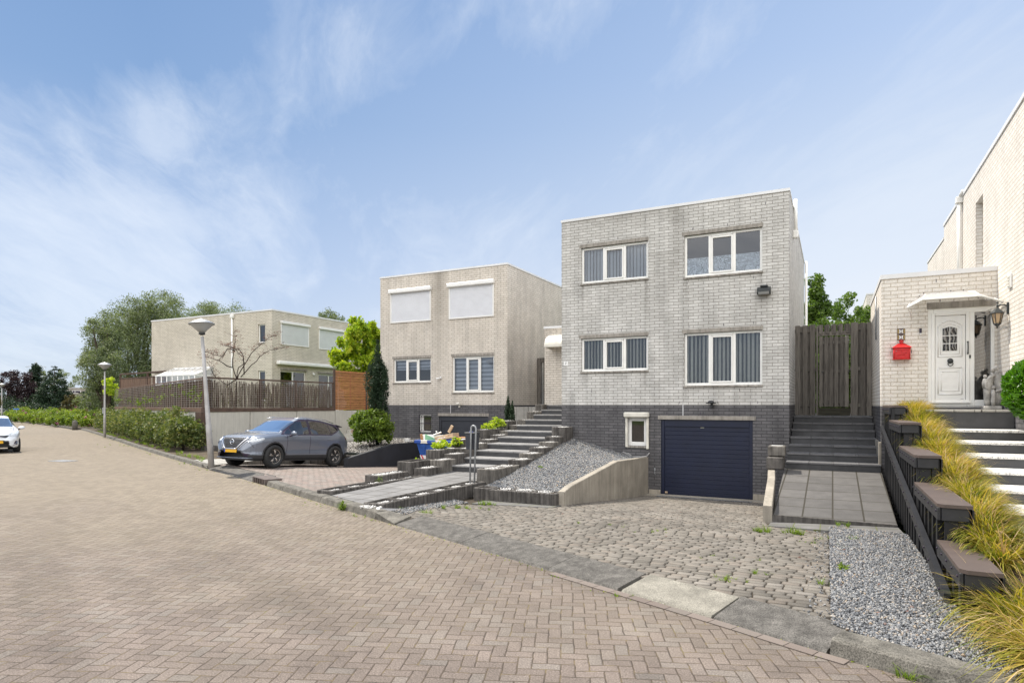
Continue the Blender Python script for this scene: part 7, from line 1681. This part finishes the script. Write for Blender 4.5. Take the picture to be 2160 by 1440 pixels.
clump('hosta', 'bright yellow green hosta above the outer planter in front of the blue container', (-8.74, -2.72, .71), .26, .27, 60, .08, seed=3)
clump('hosta', 'smaller yellow green hosta tuft at the right rear of the outer planters, near the bin', (-8.66, -2.0, .74), .17, .34, 34, .07, seed=4)
clump('fern', 'yellow green fern at the back of the long outer planter behind the hoop', (-8.68, .45, 1.18), .28, .40, 150, .07, seed=5, asp=.35)
clump('fern', 'lower yellow green fern near the front of the long outer planter', (-8.66, -.15, 1.16), .24, .24, 100, .06, seed=6, asp=.35)
clump('fern', 'small yellowish seedling below the container beside the black wall', (-9.1, -3.3, .1), .22, .42, 50, .06, seed=7, asp=.5)

# ---- grass blades
def blades(name, label, cat, spots, n, Ls, w=.004, mat='blade', spread=.10, lean=.9, group=None, parent=None, rng=RNG, kind=None, seg=5, bias=(0, 0), heads=0):
    """curved tapering blades growing from each spot"""
    Vs = []; Fs = []; o = 0
    for (x, y, z, sc) in spots:
        k = int(n*sc); a = rng.uniform(0, 2*PI, k); r = spread*sc*np.sqrt(rng.random(k)); L = Ls*sc*rng.uniform(.55, 1.2, k); b = lean*rng.uniform(.3, 1.25, k)
        bx = x+r*np.cos(a); by = y+r*np.sin(a); dx = np.cos(a+rng.normal(0, .9, k))+bias[0]; dy = np.sin(a+rng.normal(0, .9, k))+bias[1]; nn_ = np.hypot(dx, dy)+1e-6; dn_ = np.minimum(nn_, 1.15); dx = dx/nn_*dn_; dy = dy/nn_*dn_; ww = w*rng.uniform(.6, 1.4, k)
        rows = []
        for s in range(seg+1):
            f = s/seg; th = b*f*1.5; h = L*(np.sin(np.minimum(th, 3))/np.maximum(b*1.5, .05) if False else f*np.cos(b*f*.95)); q = L*f*np.sin(b*f*.95)+.15*L*f*b
            hw = ww*(1-f**2)+.0004; cxp, cyp, czp = bx+dx*q, by+dy*q, z+h
            rows.append(np.stack([cxp-dy*hw, cyp+dx*hw, czp], 1)); rows.append(np.stack([cxp+dy*hw, cyp-dx*hw, czp], 1))
        V = np.stack(rows, 1).reshape(-1, 3); m = 2*(seg+1); base = (np.arange(k)*m)[:, None, None]+o
        q = np.array([[2*s, 2*s+1, 2*s+3, 2*s+2] for s in range(seg)])[None]; Fs.append((base+q).reshape(-1, 4)); Vs.append(V); o += k*m
    ob = npmesh(name, np.concatenate(Vs), np.concatenate(Fs), LEAF[mat], parent)
    if heads:
        hs_ = [(x, y, z, sc) for x, y, z, sc in spots]
        blades('seed_stalks', None, None, hs_, heads, Ls*1.25, w*.75, 'straw', spread*1.1, lean*.85, None, ob, rng, None, 5, bias)
    if label: tag(ob, label, cat, group)
    if kind: ob['kind'] = kind
    return ob
gl_ = ['topmost golden grass clump against the white extension wall', 'second golden grass clump from the top, behind the first brown cap', 'grass clump behind the second brown cap from the top', 'grass clump between the second and third brown caps', 'golden grass clump behind the third brown cap', 'grass clump at the lower end of the third brown cap', 'grass clump behind the upper part of the fourth brown cap', 'grass clump at the lower end of the fourth brown cap', 'grass clump hanging over the lowest brown cap']
gs = []
ygs = [-1.75, -2.6, -3.6, -4.5, -5.6, -6.6, -7.6, -8.6, -9.6]; capz = lambda y: next((z for a, b, z in caps if b <= y <= a), .5)
for i, (y, l) in enumerate(zip(ygs, gl_)):
    rg = np.random.default_rng(60+i); z = float(np.interp(y, [-10.9, -1.5], [.42, 1.86]))
    sp = [(2.40+rg.uniform(-.05, .12), y+.5-(j+.5)/10*1.05+rg.uniform(-.05, .05), float(np.interp(y+.5-(j+.5)/10*1.05, [-10.9, -1.5], [.30, 1.81]))-.01, rg.uniform(.75, 1.1)) for j in range(10)]
    blades('ornamental_grass', l, 'grass clump', sp, 330, .34, .0062, 'blade', .11, 1.4, 'golden ornamental grass clumps along the black fence', rng=rg, bias=(.22, -.15), heads=22)
for i, (x, y, l) in enumerate([(2.80, -10.6, 'big green gold grass clump at the foot of the fence by the last brown cap'), (3.05, -11.5, 'big grass clump nearest the camera at the right bottom corner'), (3.55, -10.6, 'grass clump at the right edge beside the lowest white tread'), (3.1, -12.5, 'grass clump overhanging the kerb at the lower right'), (3.75, -11.9, 'rearmost grass clump of the corner, half outside the photo'), (2.62, -11.05, 'grass clump just in front of the end of the handrail'), (2.55, -11.95, 'lowest grass clump of all, spilling over gravel towards the kerb')]):
    rg = np.random.default_rng(80+i); sp = [(x+rg.uniform(-.3, .3), y+rg.uniform(-.35, .35), .08, rg.uniform(.8, 1.1)) for _ in range(9)]
    blades('ornamental_grass', l, 'grass clump', sp, 380, .45, .0078, 'blade', .18, 1.45, 'golden ornamental grass clumps along the black fence', rng=rg, bias=(.05, -.2), heads=34)
# weeds and moss in joints: one mass nobody would count
rg = np.random.default_rng(5); sp = []
for px, py, n, r, sc in ((1795, 1160, 10, .12, .6), (1785, 1250, 10, .12, .55), (1775, 1290, 9, .10, .5), (1400, 1120, 6, .3, .35), (1250, 1100, 6, .3, .3), (1500, 1180, 6, .3, .3), (1605, 1113, 7, .09, .75), (1683, 1118, 8, .08, .8), (1790, 1137, 6, .16, .7), (1770, 1105, 5, .15, .5), (1030, 1056, 9, .16, .8), (975, 1068, 12, .3, .6), (900, 1082, 5, .1, .6), (1545, 1235, 8, .12, .45), (1610, 1222, 4, .06, .45), (1755, 1300, 5, .05, .6), (1785, 1220, 7, .12, .7), (1330, 1253, 3, .05, .35), (722, 1072, 5, .05, 1.1), (690, 1068, 7, .3, .35), (640, 1062, 5, .3, .3), (780, 1090, 7, .25, .35), (480, 978, 1, .1, .3), (402, 978, 8, .35, .55), (340, 958, 10, .8, .6), (280, 938, 10, 1.0, .6), (435, 990, 4, .2, .4), (1920, 1425, 4, .03, .7), (870, 1075, 4, .1, .6), (830, 1090, 4, .1, .5), (1280, 1230, 2, .03, .3), (1170, 1212, 3, .05, .25), (1700, 1140, 4, .1, .4), (1730, 1130, 5, .1, .4)):
    x, y = G(px, py, .02)
    for _ in range(n): 
        xx, yy = x+rg.normal()*r, y+rg.normal()*r*.5; zz = dz(yy) if -5.4 < xx < .9 and yy < 0 and yy > kpt(min(1.2, max(-5.6, xx)), .5)[1] else .0
        sp.append((xx, yy, zz-.01, sc*rg.uniform(.6, 1.2)))
for x in np.linspace(-45, -17.6, 150):
    p = kpt(x, .24+rg.random()*.35)
    if rg.random() < .75: sp.append((p[0], p[1], .10, rg.uniform(.5, 1.1)))
wd_ = blades('weeds', 'green tufts of grass sprouting from joints of kerb and driveways', 'weeds', sp, 34, .15, .0032, 'weed', .045, .95, rng=rg, kind='stuff')
# fine yellowish moss along the kerb and in paving joints
mp = []
for x in np.linspace(-46, 4.2, 2600):
    if rg.random() < .55 and not (-16 < x < -12.3 and rg.random() < .7):
        f = rg.gamma(1.2, .05 if x > -12 else .13); p = kpt(x, -f); mp.append((p[0]+rg.normal()*.02, p[1], .004))
leaves('moss', np.array(mp), .010, LEAF['moss'], None, .8, .8, rg); stuff(bpy.data.objects['moss'], 'yellow green moss along the foot of the kerb', 'moss')
# withered leaves lying about on gravel, cobbles and street edge
lp = []
for x0, x1, y0, y1, n in ((.95, 1.9, -11.6, -6.4, 46), (-3.5, .8, -9, -.5, 40), (-5.8, -3.9, -5, -1, 30), (-16, -9.5, -5.5, -1, 26), (-7.9, -6.8, -8.3, -3.5, 12)):
    for _ in range(n):
        x, y = rg.uniform(x0, x1), rg.uniform(y0, y1); z = gz(x, y)+.012 if x > .93 else sz(x, y)+.015 if x < -3.9 and x > -6 else dz(y)+.012 if -3.6 < x < .9 else .165 if x > -8 else .075 if y < -3.4 else -.02
        lp.append((x, y, z))
leaves('leaf_litter', np.array(lp), .022, LEAF['dead'], None, .55, 2.5, rg); stuff(bpy.data.objects['leaf_litter'], 'withered leaves scattered over gravel and driveways', 'leaf litter')
# broad-leaved weeds
def weedplant(label, px, py, z, R, H, n, leaf, seed, name='weed_plant'):
    x, y = G(px, py, z); rng = np.random.default_rng(seed); t = thing(name, label, 'weed', (x, y, z), 'broad-leaved weeds'); a = rng.uniform(0, 2*PI, n); el = rng.uniform(.2, 1.1, n); r = R*rng.uniform(.3, 1, n)
    P = np.stack([x+r*np.cos(a)*np.cos(el), y+r*np.sin(a)*np.cos(el), z+.02+H*np.sin(el)*rng.uniform(.5, 1, n)], 1); leaves('foliage', P, leaf, LEAF['weed'], t, .45, .5, rng, 0, .2, np.stack([np.cos(a), np.sin(a), .4*np.ones(n)], 1))
    mb = MB(); [mb.tube([(x, y, z-.01), tuple(P[i])], .002, 4) for i in range(0, n, 3)]; mb.build('stalks', LEAF['weed'], t)
weedplant('broad-leaved weed at the edge between cobbles and grey chippings', 1778, 1208, .03, .11, .10, 24, .035, 2)
weedplant('bright green weed sprouting at the kerb near the gully', 722, 1076, .0, .05, .18, 40, .03, 3)
weedplant('small weed on the gravel slope below the stairs', 1140, 988, sz(-5.0, -2.9), .08, .06, 16, .025, 4)
weedplant('thin tall weed standing at the edge of the low left palisade row', 800, 1020, .12, .10, .22, 30, .02, 6)

# ---- laurel ball beside the stairs
lx, ly = 3.95+.12, -4.75; lz = 1.02
lr = thing('laurel_bush', 'dense glossy green clipped laurel at the right edge beside the white stairs', 'shrub', (3.95, -4.62, 1.33)); rg = np.random.default_rng(33)
d = rg.normal(size=(5200, 3)); d /= np.linalg.norm(d, axis=1)[:, None]; r = .50*rg.random(5200)**.12*(1+.06*np.sin(d[:, 0]*9)*np.cos(d[:, 2]*8))
PL = np.array([3.95, -4.62, 2.20])+d*r[:, None]*np.array([1, 1, 1.02]); leaves('foliage', PL, .048, LEAF['laurel'], lr, .42, .1, rg, -.6, .25, d)
MB().tube([(3.95, -4.62, 1.3), (3.95, -4.62, 2.0)], .05, 8).build('stem', M['bark'], lr)
MB().lathe([(.0001, 0), (.16, 0), (.22, .34), (.235, .36), (.21, .37), (.19, .32), (.0001, .32)], (3.95, -4.62, 1.33), 20).build('pot', M['anthra'], lr)

# ---- statue: embracing family on a plinth
st_ = thing('statue', 'mottled grey stone statue of an embracing family on the landing beside the white door', 'statue', (3.86, -1.72, 1.86))
def figure():
    me = bpy.data.meshes.new('figures')
    cx, cy, z0 = 3.86, -1.75, 1.93
    pts = []; edges = []; rad = []
    def chain(ps, rs):
        s = len(pts)
        for p, r in zip(ps, rs): pts.append((cx+p[0], cy+p[1], z0+p[2])); rad.append(r)
        edges.extend((s+i, s+i+1) for i in range(len(ps)-1)); return s
    mb = MB()
    def body(ps, rs, n=14, sy=1): mb.tube([(cx+p[0], cy+p[1], z0+p[2]) for p in ps], rs, n)
    # tall robed figure (right)
    body([(.06, .02, 0), (.075, .02, .12), (.095, .02, .30), (.10, .02, .46), (.075, .01, .60), (.045, 0, .685), (.035, -.01, .72)], [.075, .085, .085, .10, .085, .045, .024])
    mb.sphere((cx+.045, cy-.015, z0+.765), .045, 12, sx=.9, sz=1.15)
    # second adult (left), leaning in
    body([(-.085, 0, 0), (-.095, 0, .12), (-.105, -.01, .28), (-.09, -.01, .42), (-.05, -.01, .55), (-.02, -.01, .625), (-.012, -.012, .66)], [.055, .06, .062, .075, .062, .035, .022])
    mb.sphere((cx-.015, cy-.02, z0+.715), .042, 12, sx=.9, sz=1.15)
    # child between and small figure carried at left
    body([(-.01, -.06, 0), (-.015, -.07, .12), (-.01, -.07, .26), (-.01, -.07, .33)], [.04, .042, .038, .018]); mb.sphere((cx-.008, cy-.075, z0+.375), .035, 10)
    body([(-.155, -.03, .36), (-.15, -.03, .46), (-.14, -.03, .545), (-.138, -.03, .56)], [.03, .045, .035, .018]); mb.sphere((cx-.138, cy-.035, z0+.600), .034, 10)
    # arms looping round
    body([(.13, -.02, .56), (.15, -.06, .44), (.10, -.10, .32), (.02, -.11, .30)], [.032, .028, .024, .016], 8)
    body([(-.05, -.03, .55), (-.13, -.07, .48), (-.14, -.09, .38), (-.08, -.11, .33)], [.026, .024, .020, .014], 8)
    body([(.02, -.05, .62), (-.05, -.07, .585), (-.12, -.06, .53), (-.15, -.05, .44)], [.022, .022, .020, .014], 8)
    # folds of the robe
    for dx in (-.02, .04, .09, .13): body([(dx, -.065+abs(dx-.05)*.4, .02), (dx+.01, -.075+abs(dx-.05)*.4, .22), (dx+.0, -.07+abs(dx-.05)*.4, .42)], [.012, .014, .006], 6)
    return mb
figure().build('figures', M['statue'], st_)
a = MB(); a.bbox(3.68, 4.0-.02, -1.90, -1.60, 1.862, 1.93, .012); a.build('base', M['statue'], st_)

# ---- street lamps
def lamp(label, base, H, tilt=(0, 0), r=.085, s=1.0, band=False):
    t = thing('street_lamp', label, 'street lamp', base, 'street lamps with shallow glass bowls'); x, y, z = base; tx, ty = x+tilt[0], y+tilt[1]
    p = lambda f: (x+tilt[0]*f, y+tilt[1]*f, z+H*f)
    MB().tube([p(0), p(.3), p(.31), p(.6), p(.935)], [r, r*.92, r*.80, r*.66, r*.5], 14).build('pole', M['pole'], t)
    R_ = Matrix.Rotation(math.atan2(tilt[0], H), 4, 'Y'); c = p(.945); s *= .86
    MB().lathe([(.045, 0), (.09, .03), (.10, .055), (.06, .075)], c, 16, M=R_).build('collar', M['castiron'], t)
    MB().lathe([(.08*s, .07), (.22*s, .19), (.36*s, .30), (.40*s, .335)], c, 28, M=R_).build('glass_bowl', M['lampglass'], t)
    MB().lathe([(.41*s, .32), (.43*s, .335), (.40*s, .36), (.28*s, .42), (.15*s, .465), (.06*s, .48), (.05*s, .50), (.0001, .505)], c, 28, M=R_).build('shade', M['galv'], t)
    if band: MB().bbox(x-.17, x-.07, y-.05, y+.05, z+1.4, z+1.75, .01).build('door_box', M['galv'], t)
lx_, ly_ = G(441, 984, .1); lx_, ly_ = lx_+.03, ly_+.06
lamp('leaning grey street lamp standing between hedge and grey parked car', (lx_, ly_, .08), 4.20, (-.30*RGT[0], -.30*RGT[1]), .088)
bx, by = D(221, 37); lamp('upright street lamp in front of the hedge end', (bx, by, .05), 4.15, (0, 0), .075, band=True)
bx, by = D(4, 74); lamp('distant street lamp at the left edge behind the white car', (bx, by, .05), 4.2, (0, 0), .09)

# ---- bare shrub with withered leaves on the terrace
def baretree():
    rng = np.random.default_rng(12); bx, by, bz = -23.4, 1.6, 1.5
    t = thing('withered_shrub', 'sparse leaning shrub with withered brown leaves above the reed fence', 'shrub', (bx, by, bz)); mb = MB(); tips = []; d = 25.0
    def W(px, py, dd=26.5): x, y, z = D(px, dd, py); return Vector((x, y, z))
    paths = [[(500, 800), (512, 775), (530, 745), (548, 728), (567, 712), (583, 708)], [(508, 795), (530, 770), (548, 752), (570, 738), (600, 732)], [(500, 800), (490, 770), (493, 745), (496, 722), (495, 700)], [(496, 740), (480, 735), (470, 752), (450, 748), (432, 742)],
             [(500, 800), (480, 812), (462, 800), (448, 785), (438, 765)], [(515, 790), (513, 750), (505, 738), (480, 730), (470, 728)], [(490, 775), (470, 765), (450, 757), (432, 753)], [(500, 800), (503, 775), (516, 765), (513, 752), (498, 738), (485, 733)]]
    for P in paths:
        pts = [W(*q, 26.5+rng.normal()*.3) for q in P]; q = []
        for a, b in zip(pts, pts[1:]): q += [a, a.lerp(b, .5)+Vector(rng.normal(size=3)*.02)]
        q.append(pts[-1]); k = len(q); mb.tube(q, [.018*(1-i/k)+.005 for i in range(k)], 6)
        for a in q[k//2:]:
            for _ in range(3):
                e = a+Vector((rng.normal()*.18, rng.normal()*.18, abs(rng.normal())*.10+.02)); mb.tube([a, a.lerp(e, .5)+Vector((0, 0, .01)), e], [.005, .004, .003], 4); tips += [np.array(e), np.array(a.lerp(e, .6))]
    mb.build('branches', M['bark_d'], t); P = np.concatenate([q+rng.normal(size=(6, 3))*np.array([.07, .07, .045]) for q in tips]); leaves('withered_leaves', P, .026, LEAF['dead'], t, .5, 0, rng, .3)
baretree()
# plants behind the wire fences
rg = np.random.default_rng(8)
mp = np.stack([np.full(900, CX_-.32)+rg.uniform(-.2, .16, 900), CY_+rg.uniform(.2, 7.4, 900), 1.85+rg.gamma(2.0, .17, 900)], 1); mp = mp[(np.sin(mp[:, 1]*2.3)+np.sin(mp[:, 1]*5.1)) > -.4]
stuff(leaves('climbing_foliage', mp, .045, LEAF['hedge'], None, .5, .2, rg), 'thin foliage growing behind the lower half of the reed fence', 'foliage')
cl_ = []
for k in range(34):
    s = rg.random(); x = LX+(CX_-LX)*s; y = LY+(CY_-LY)*s; cl_.append(np.array([x+.02, y-.02, 2.0+rg.gamma(2, .16)])+rg.normal(size=(16, 3))*np.array([.16, .08, .09]))
stuff(leaves('climbing_foliage', np.concatenate(cl_), .05, LEAF['hydra'], None, .6, .2, rg), 'scattered pale leaves climbing on the long wire fence', 'foliage')
tree('catalpa', 'bright lime yellow tree between the yellow house and the cream house', (*D(768, 37), 1.5), 5.4, 1.95, 'lime', .115, 20000, 34, 21, .12, z0f=.08, asp=.6, droop=.7, shape='egg', subn=6, subr=.5)
c_ = D(812, 42); 
tree('young_tree', 'small dark tree top peeking out right of the lime tree', (*D(800, 52), 0), 9.1, 2.2, 'willow', .11, 4200, 14, 22, .15)
# shrub with lime leaves at the far end of the terrace
shrub('climber', 'light green climber at the left end of the board fence', (*D(232, 46.5), 2.3), 2.0, .75, 'limeplant', .09, 900, 23, nb=7)

# ---- trees behind the grey house
tree('garden_tree', 'leafy green tree with a pointed top above the wooden gate', (*D(1722, 27.5), .5), 7.0, 1.9, 'mid', .066, 17000, 26, 31, .12, shape='cone', z0f=.22, asp=.6, subn=7)
tree('garden_tree', 'airy green tree with spreading twigs right of the pointed one', (*D(1798, 30), .5), 6.6, 2.0, 'mid', .066, 14000, 24, 37, .12, z0f=.25, asp=.6, subn=7, subr=.36)
tree('garden_tree', 'low dark green crown in the middle behind the wooden gate', (*D(1758, 26), .5), 4.9, 1.9, 'mid', .064, 14000, 20, 38, .1, z0f=.2, asp=.6)
# ================================================================ THE FAR END OF THE STREET
# rose beds with their kerbs
def bed(pts_px, z=.12):
    return [(*G(px, py, 0),) for px, py in pts_px]
b1 = bed([(28, 889), (75, 893), (128, 901), (160, 906), (232, 906)])
far_ = [D(236, 72), D(120, 84), D(-40, 96), D(-40, 70)]
poly_ = [b1[0]]+b1[1:]+far_
a = MB(); n = len(poly_); a.add([(x, y, -.3) for x, y in poly_]+[(x, y, .12) for x, y in poly_], [tuple(range(n, 2*n))]+[(i, (i+1) % n, n+(i+1) % n, n+i) for i in range(n)]); struct(a.build('planting_bed', M['soil'], fix=True))
kbf = MB()
for (x0, y0), (x1, y1) in zip(b1, b1[1:]): along((x0, y0), (x1, y1), -.15, .05, -.05, .16, kbf, .003, .997)
struct(kbf.build('kerb', M['kerb']))
rg = np.random.default_rng(90); k = 0
lab = ['yellow green', 'olive green', 'bright green', 'dull green', 'fresh green']
pos = []
for i in range(26):
    f = (i % 9)/8; row = i//9
    px = 34+f*192+rg.uniform(-6, 6); dd = float(np.interp(px, [30, 130, 235], [70, 55, 50]))+1.5+row*6.5
    pos.append((px, dd))
nm = ['front', 'middle', 'rear']
for i, (px, dd) in enumerate(pos):
    x, y = D(px, dd); row = i//9
    h = (.95 if row == 0 else 1.3 if row == 1 else 1.55)+rg.uniform(-.12, .15)
    shrub('rose_bush', f'{ordn[i % 9]} rose bush from the left in the {nm[row]} row of the far flower bed', (x, y, .1), h, 1.9+rg.uniform(-.3, .3), 'bed' if i % 4 != 1 else 'hydra', .085, 1900, 100+i, group='rose bushes in the bed at the end of the street', nb=9, stems=3, extra=('pink', .055, .10) if i % 3 == 2 else None)
bl = thing('bollard', 'short stone bollard at the edge of the rose bed', 'bollard', (*D(158, 49.5), 0)); x, y = D(158, 49.3); MB().lathe([(.19, -.1), (.18, .5), (.15, .62), (.0001, .68)], (x, y, .1), 14).build('column', M['kerb'], bl)
sg_ = thing('street_sign', 'blue street name sign on a thin post before the purple tree', 'street sign', (*D(35, 76), 0)); x, y = D(35, 76)
R_ = Matrix.Translation((x, y, 0)) @ Matrix.Rotation(math.asin(.4543), 4, 'Z')
a = MB(); a.box(-.03, .03, -.03, .03, 0, 1.2+.0, 0, R_); a.build('post', M['galv'], sg_); a = MB(); a.box(-.42, .42, -.05, -.03, 1.15, 1.32, 0, R_) if False else a.box(-.36, .36, -.06, -.035, 1.52-.12, 1.55, 0, R_); a.build('sign_plate', M['signblue'], sg_); sg_.children[0].scale = (1, 1, 1.2)
rs_ = thing('road_sign', 'round grey back of a road sign in the rose bed', 'road sign', (*D(188, 64), 0)); x, y = D(188, 64); MB().tube([(x, y, 0), (x, y, 2.0)], .04, 8).build('post', M['galv'], rs_); R_ = Matrix.Translation((x, y-.06, 2.05)) @ Matrix.Rotation(math.asin(.4543), 4, 'Z'); MB().lathe([(.0001, 0), (.30, 0), (.30, .02), (.0001, .02)], (0, 0, 0), 20, axis='y', M=R_).build('disc', M['pole'], rs_)
# far trees, each its own kind
G2 = 'trees at the far end of the street'
def at(px, d, z=0): return (*D(px, d), z)
tree('purple_tree', 'broad dark purple tree left of the tall evergreens', at(38, 100), 7.4, 4.0, 'purple', .15, 12500, 26, 201, .25, G2, z0f=.14, shape='egg')
tree('alder', 'ragged dark evergreen between purple tree and the dense cone', at(76, 104), 8.6, 3.4, 'dark', .15, 10500, 24, 202, .22, G2, z0f=.12, shape='cone', subr=.5)
conifer('fir_tree', 'dense dark green conical evergreen, widest of the far trees', at(115, 98), 8.0, 3.9, 'dark', .14, 19000, 203, .2, G2, pw=.72)
tree('far_tree', 'pale airy tree showing above the right shoulder of the cone', at(137, 130), 9.0, 2.8, 'willow', .14, 2600, 16, 204, .2, G2, z0f=.45, subr=.35)
tree('far_tree', 'light twigs behind the ragged evergreen below the pylon', at(86, 128), 9.6, 3.0, 'willow', .15, 2600, 16, 205, .2, G2, z0f=.4)
tree('small_tree', 'small reddish green tree on a thin stem before the far house', at(147, 82), 3.3, 1.3, 'rust', .10, 2600, 14, 206, .06, G2, z0f=.35)
tree('small_tree', 'bushy olive brown tree right of the small stemmed one', at(176, 90), 3.2, 1.7, 'hedge', .12, 4200, 16, 207, .1, G2, z0f=.05)
conifer('fir_tree', 'dark rounded evergreen at the left foot of the big willow', at(203, 78), 5.7, 2.5, 'dark', .12, 9500, 208, .2, G2, pw=.6)
tree('far_tree', 'dull green tree mass at the left edge behind the street lamp', at(0, 112), 6.0, 3.4, 'dark', .15, 5200, 18, 209, .2, G2, z0f=.05, shape='egg')
tree('near_branch_tree', 'rusty leaved tree just outside the left edge, its twigs reaching in', at(-46, 40), 5.6, 1.25, 'rust', .065, 5200, 18, 210, .08, G2, z0f=.3)
# dense green at ground level behind the bed, one mass nobody could count
rg = np.random.default_rng(91); bl_ = []
for i in range(46):
    px = -30+i*6.1; dd = 93+rg.uniform(-3, 12); x, y = D(px, dd); bl_.append((x, y, rg.uniform(.5, 2.1), rg.uniform(1.2, 2.0), .9))
stuff(leaves('shrubbery', blobpts(bl_, 26000, rg), .13, LEAF['dark'], None, .5, .2, rg), 'dark shrubbery closing the view behind the rose bed', 'shrubbery')
# the big willows behind the yellow house
G3 = 'big trees behind the yellow house'
def bigtree(label, spec, d, seed, n, leafs=.13, base=None, mat='willow'):
    """spec: (px, py, radius in metres) clumps at distance d (each with own depth)"""
    rng = np.random.default_rng(seed); bl = []
    for px, py, r in spec:
        x, y, z = D(px, d+rng.uniform(-2.5, 2.5), py); bl.append((x, y, z, r))
    b = D(base, d); tree('willow', label, (*b, 0), max(q[2] for q in bl)+1, 4, mat, leafs, n, blobs=bl, seed=seed, trunk=.45, group=G3, asp=.32, droop=.5, subn=8, subr=.40)
bigtree('tall silvery green willow, highest crown left of the yellow house', [(330, 655, 3.0), (290, 665, 2.7), (262, 690, 2.5), (300, 700, 3.0), (345, 690, 3), (375, 668, 2.6), (395, 690, 2.8), (270, 730, 2.9), (310, 745, 3.2), (250, 760, 2.4), (285, 790, 2.8), (320, 640, 1.5), (350, 645, 1.8), (240, 715, 1.6), (300, 830, 2.6), (370, 740, 3)], 72, 301, 46000, base=300)
bigtree('lower willow with overhanging left crown beside the upright street lamp', [(222, 680, 1.7), (215, 705, 1.8), (208, 735, 1.7), (232, 725, 1.6), (205, 765, 1.8), (230, 770, 2.0), (200, 800, 1.8), (225, 810, 2.2), (245, 830, 2.2), (212, 840, 2.0), (196, 690, .8), (190, 745, .8)], 62, 302, 30000, leafs=.11, base=226)
bigtree('row of willow tops showing above the roof of the yellow house', [(420, 668, 2.2), (445, 664, 2.4), (470, 664, 2.2), (495, 668, 2.0), (515, 676, 1.8), (400, 690, 3), (450, 700, 3)], 84, 303, 14000, base=455)
bigtree('small tree top above the right end of the yellow roof', [(694, 672, 1.3), (706, 676, 1.2), (686, 682, 1.2), (730, 690, 1.2)], 70, 304, 3500, base=700)
# white-washed houses far away
hf_ = thing('far_house', 'small grey flat-roofed house with a wide window between the far trees', 'house', (*D(160, 112), 0))
R_ = Matrix.Translation((*D(158, 112), 0)) @ Matrix.Rotation(math.asin(.4543), 4, 'Z')
MB().box(-1.6, 1.9, 0, 6, 0, 5.0, 0, R_).box(1.9, 3.4, .4, 6, 0, 4.95, 0, R_).build('wall', M['lintel'], hf_); MB().box(-1.65, 1.95, -.05, 6.05, 5.0, 5.08, 0, R_).build('roof_trim', M['trim'], hf_)
a = MB(); a.box(-.45, 1.05, -.05, .02, 4.05, 4.55, 0, R_); wf = a.build('window', M['white'], hf_); a = MB(); a.box(-.38, .02, -.06, -.04, 4.12, 4.48, 0, R_); a.box(.10, .98, -.06, -.04, 4.12, 4.48, 0, R_); a.build('pane', M['ink'], wf)
a = MB(); a.add([R_ @ Vector(p) for p in [(1.9, .8, 4.9), (4.1, .8, 4.9), (3.0, .8, 5.75), (1.9, 5, 4.9), (4.1, 5, 4.9), (3.0, 5, 5.75)]], [(0, 1, 2), (5, 4, 3), (0, 2, 5, 3), (1, 4, 5, 2)]); a.build('gable_roof', M['wood_old'], hf_, fix=True)
# electricity pylon
py_ = thing('electricity_pylon', 'thin lattice electricity pylon far away above the evergreens', 'pylon', (*D(76, 420), 0)); x, y = D(76, 420)
a = MB(); Hh = 30.6; rr = .10
wz = lambda z: max(.25, 2.6*(1-z/Hh)**1.1)
R_ = Matrix.Translation((x, y, 0)) @ Matrix.Rotation(math.asin(.4543), 4, 'Z')
T_ = lambda p: tuple(R_ @ Vector(p))
zs_ = np.linspace(0, Hh, 11)
for za, zb in zip(zs_, zs_[1:]):
    for sx, sy in ((-1, -1), (1, -1), (1, 1), (-1, 1)):
        a.tube([T_((sx*wz(za), sy*wz(za), za)), T_((sx*wz(zb), sy*wz(zb), zb))], rr, 4)
        a.tube([T_((sx*wz(za), sy*wz(za), za)), T_((-sx*wz(zb), sy*wz(zb), zb))], rr*.6, 4)
for z, L in ((Hh-3.0, 7.0), (Hh-9.5, 6.5)):
    for s in (-1, 1):
        a.tube([T_((0, 0, z+1.2)), T_((s*L, 0, z-.2))], rr*.7, 4); a.tube([T_((0, 0, z-.1)), T_((s*L, 0, z-.2))], rr*.7, 4); a.tube([T_((s*L*.7, 0, z-.1)), T_((s*L*.85, 0, z-2.0)), T_((s*L, 0, z-.2))], rr*.4, 4)
a.build('lattice', M['pole'], py_)
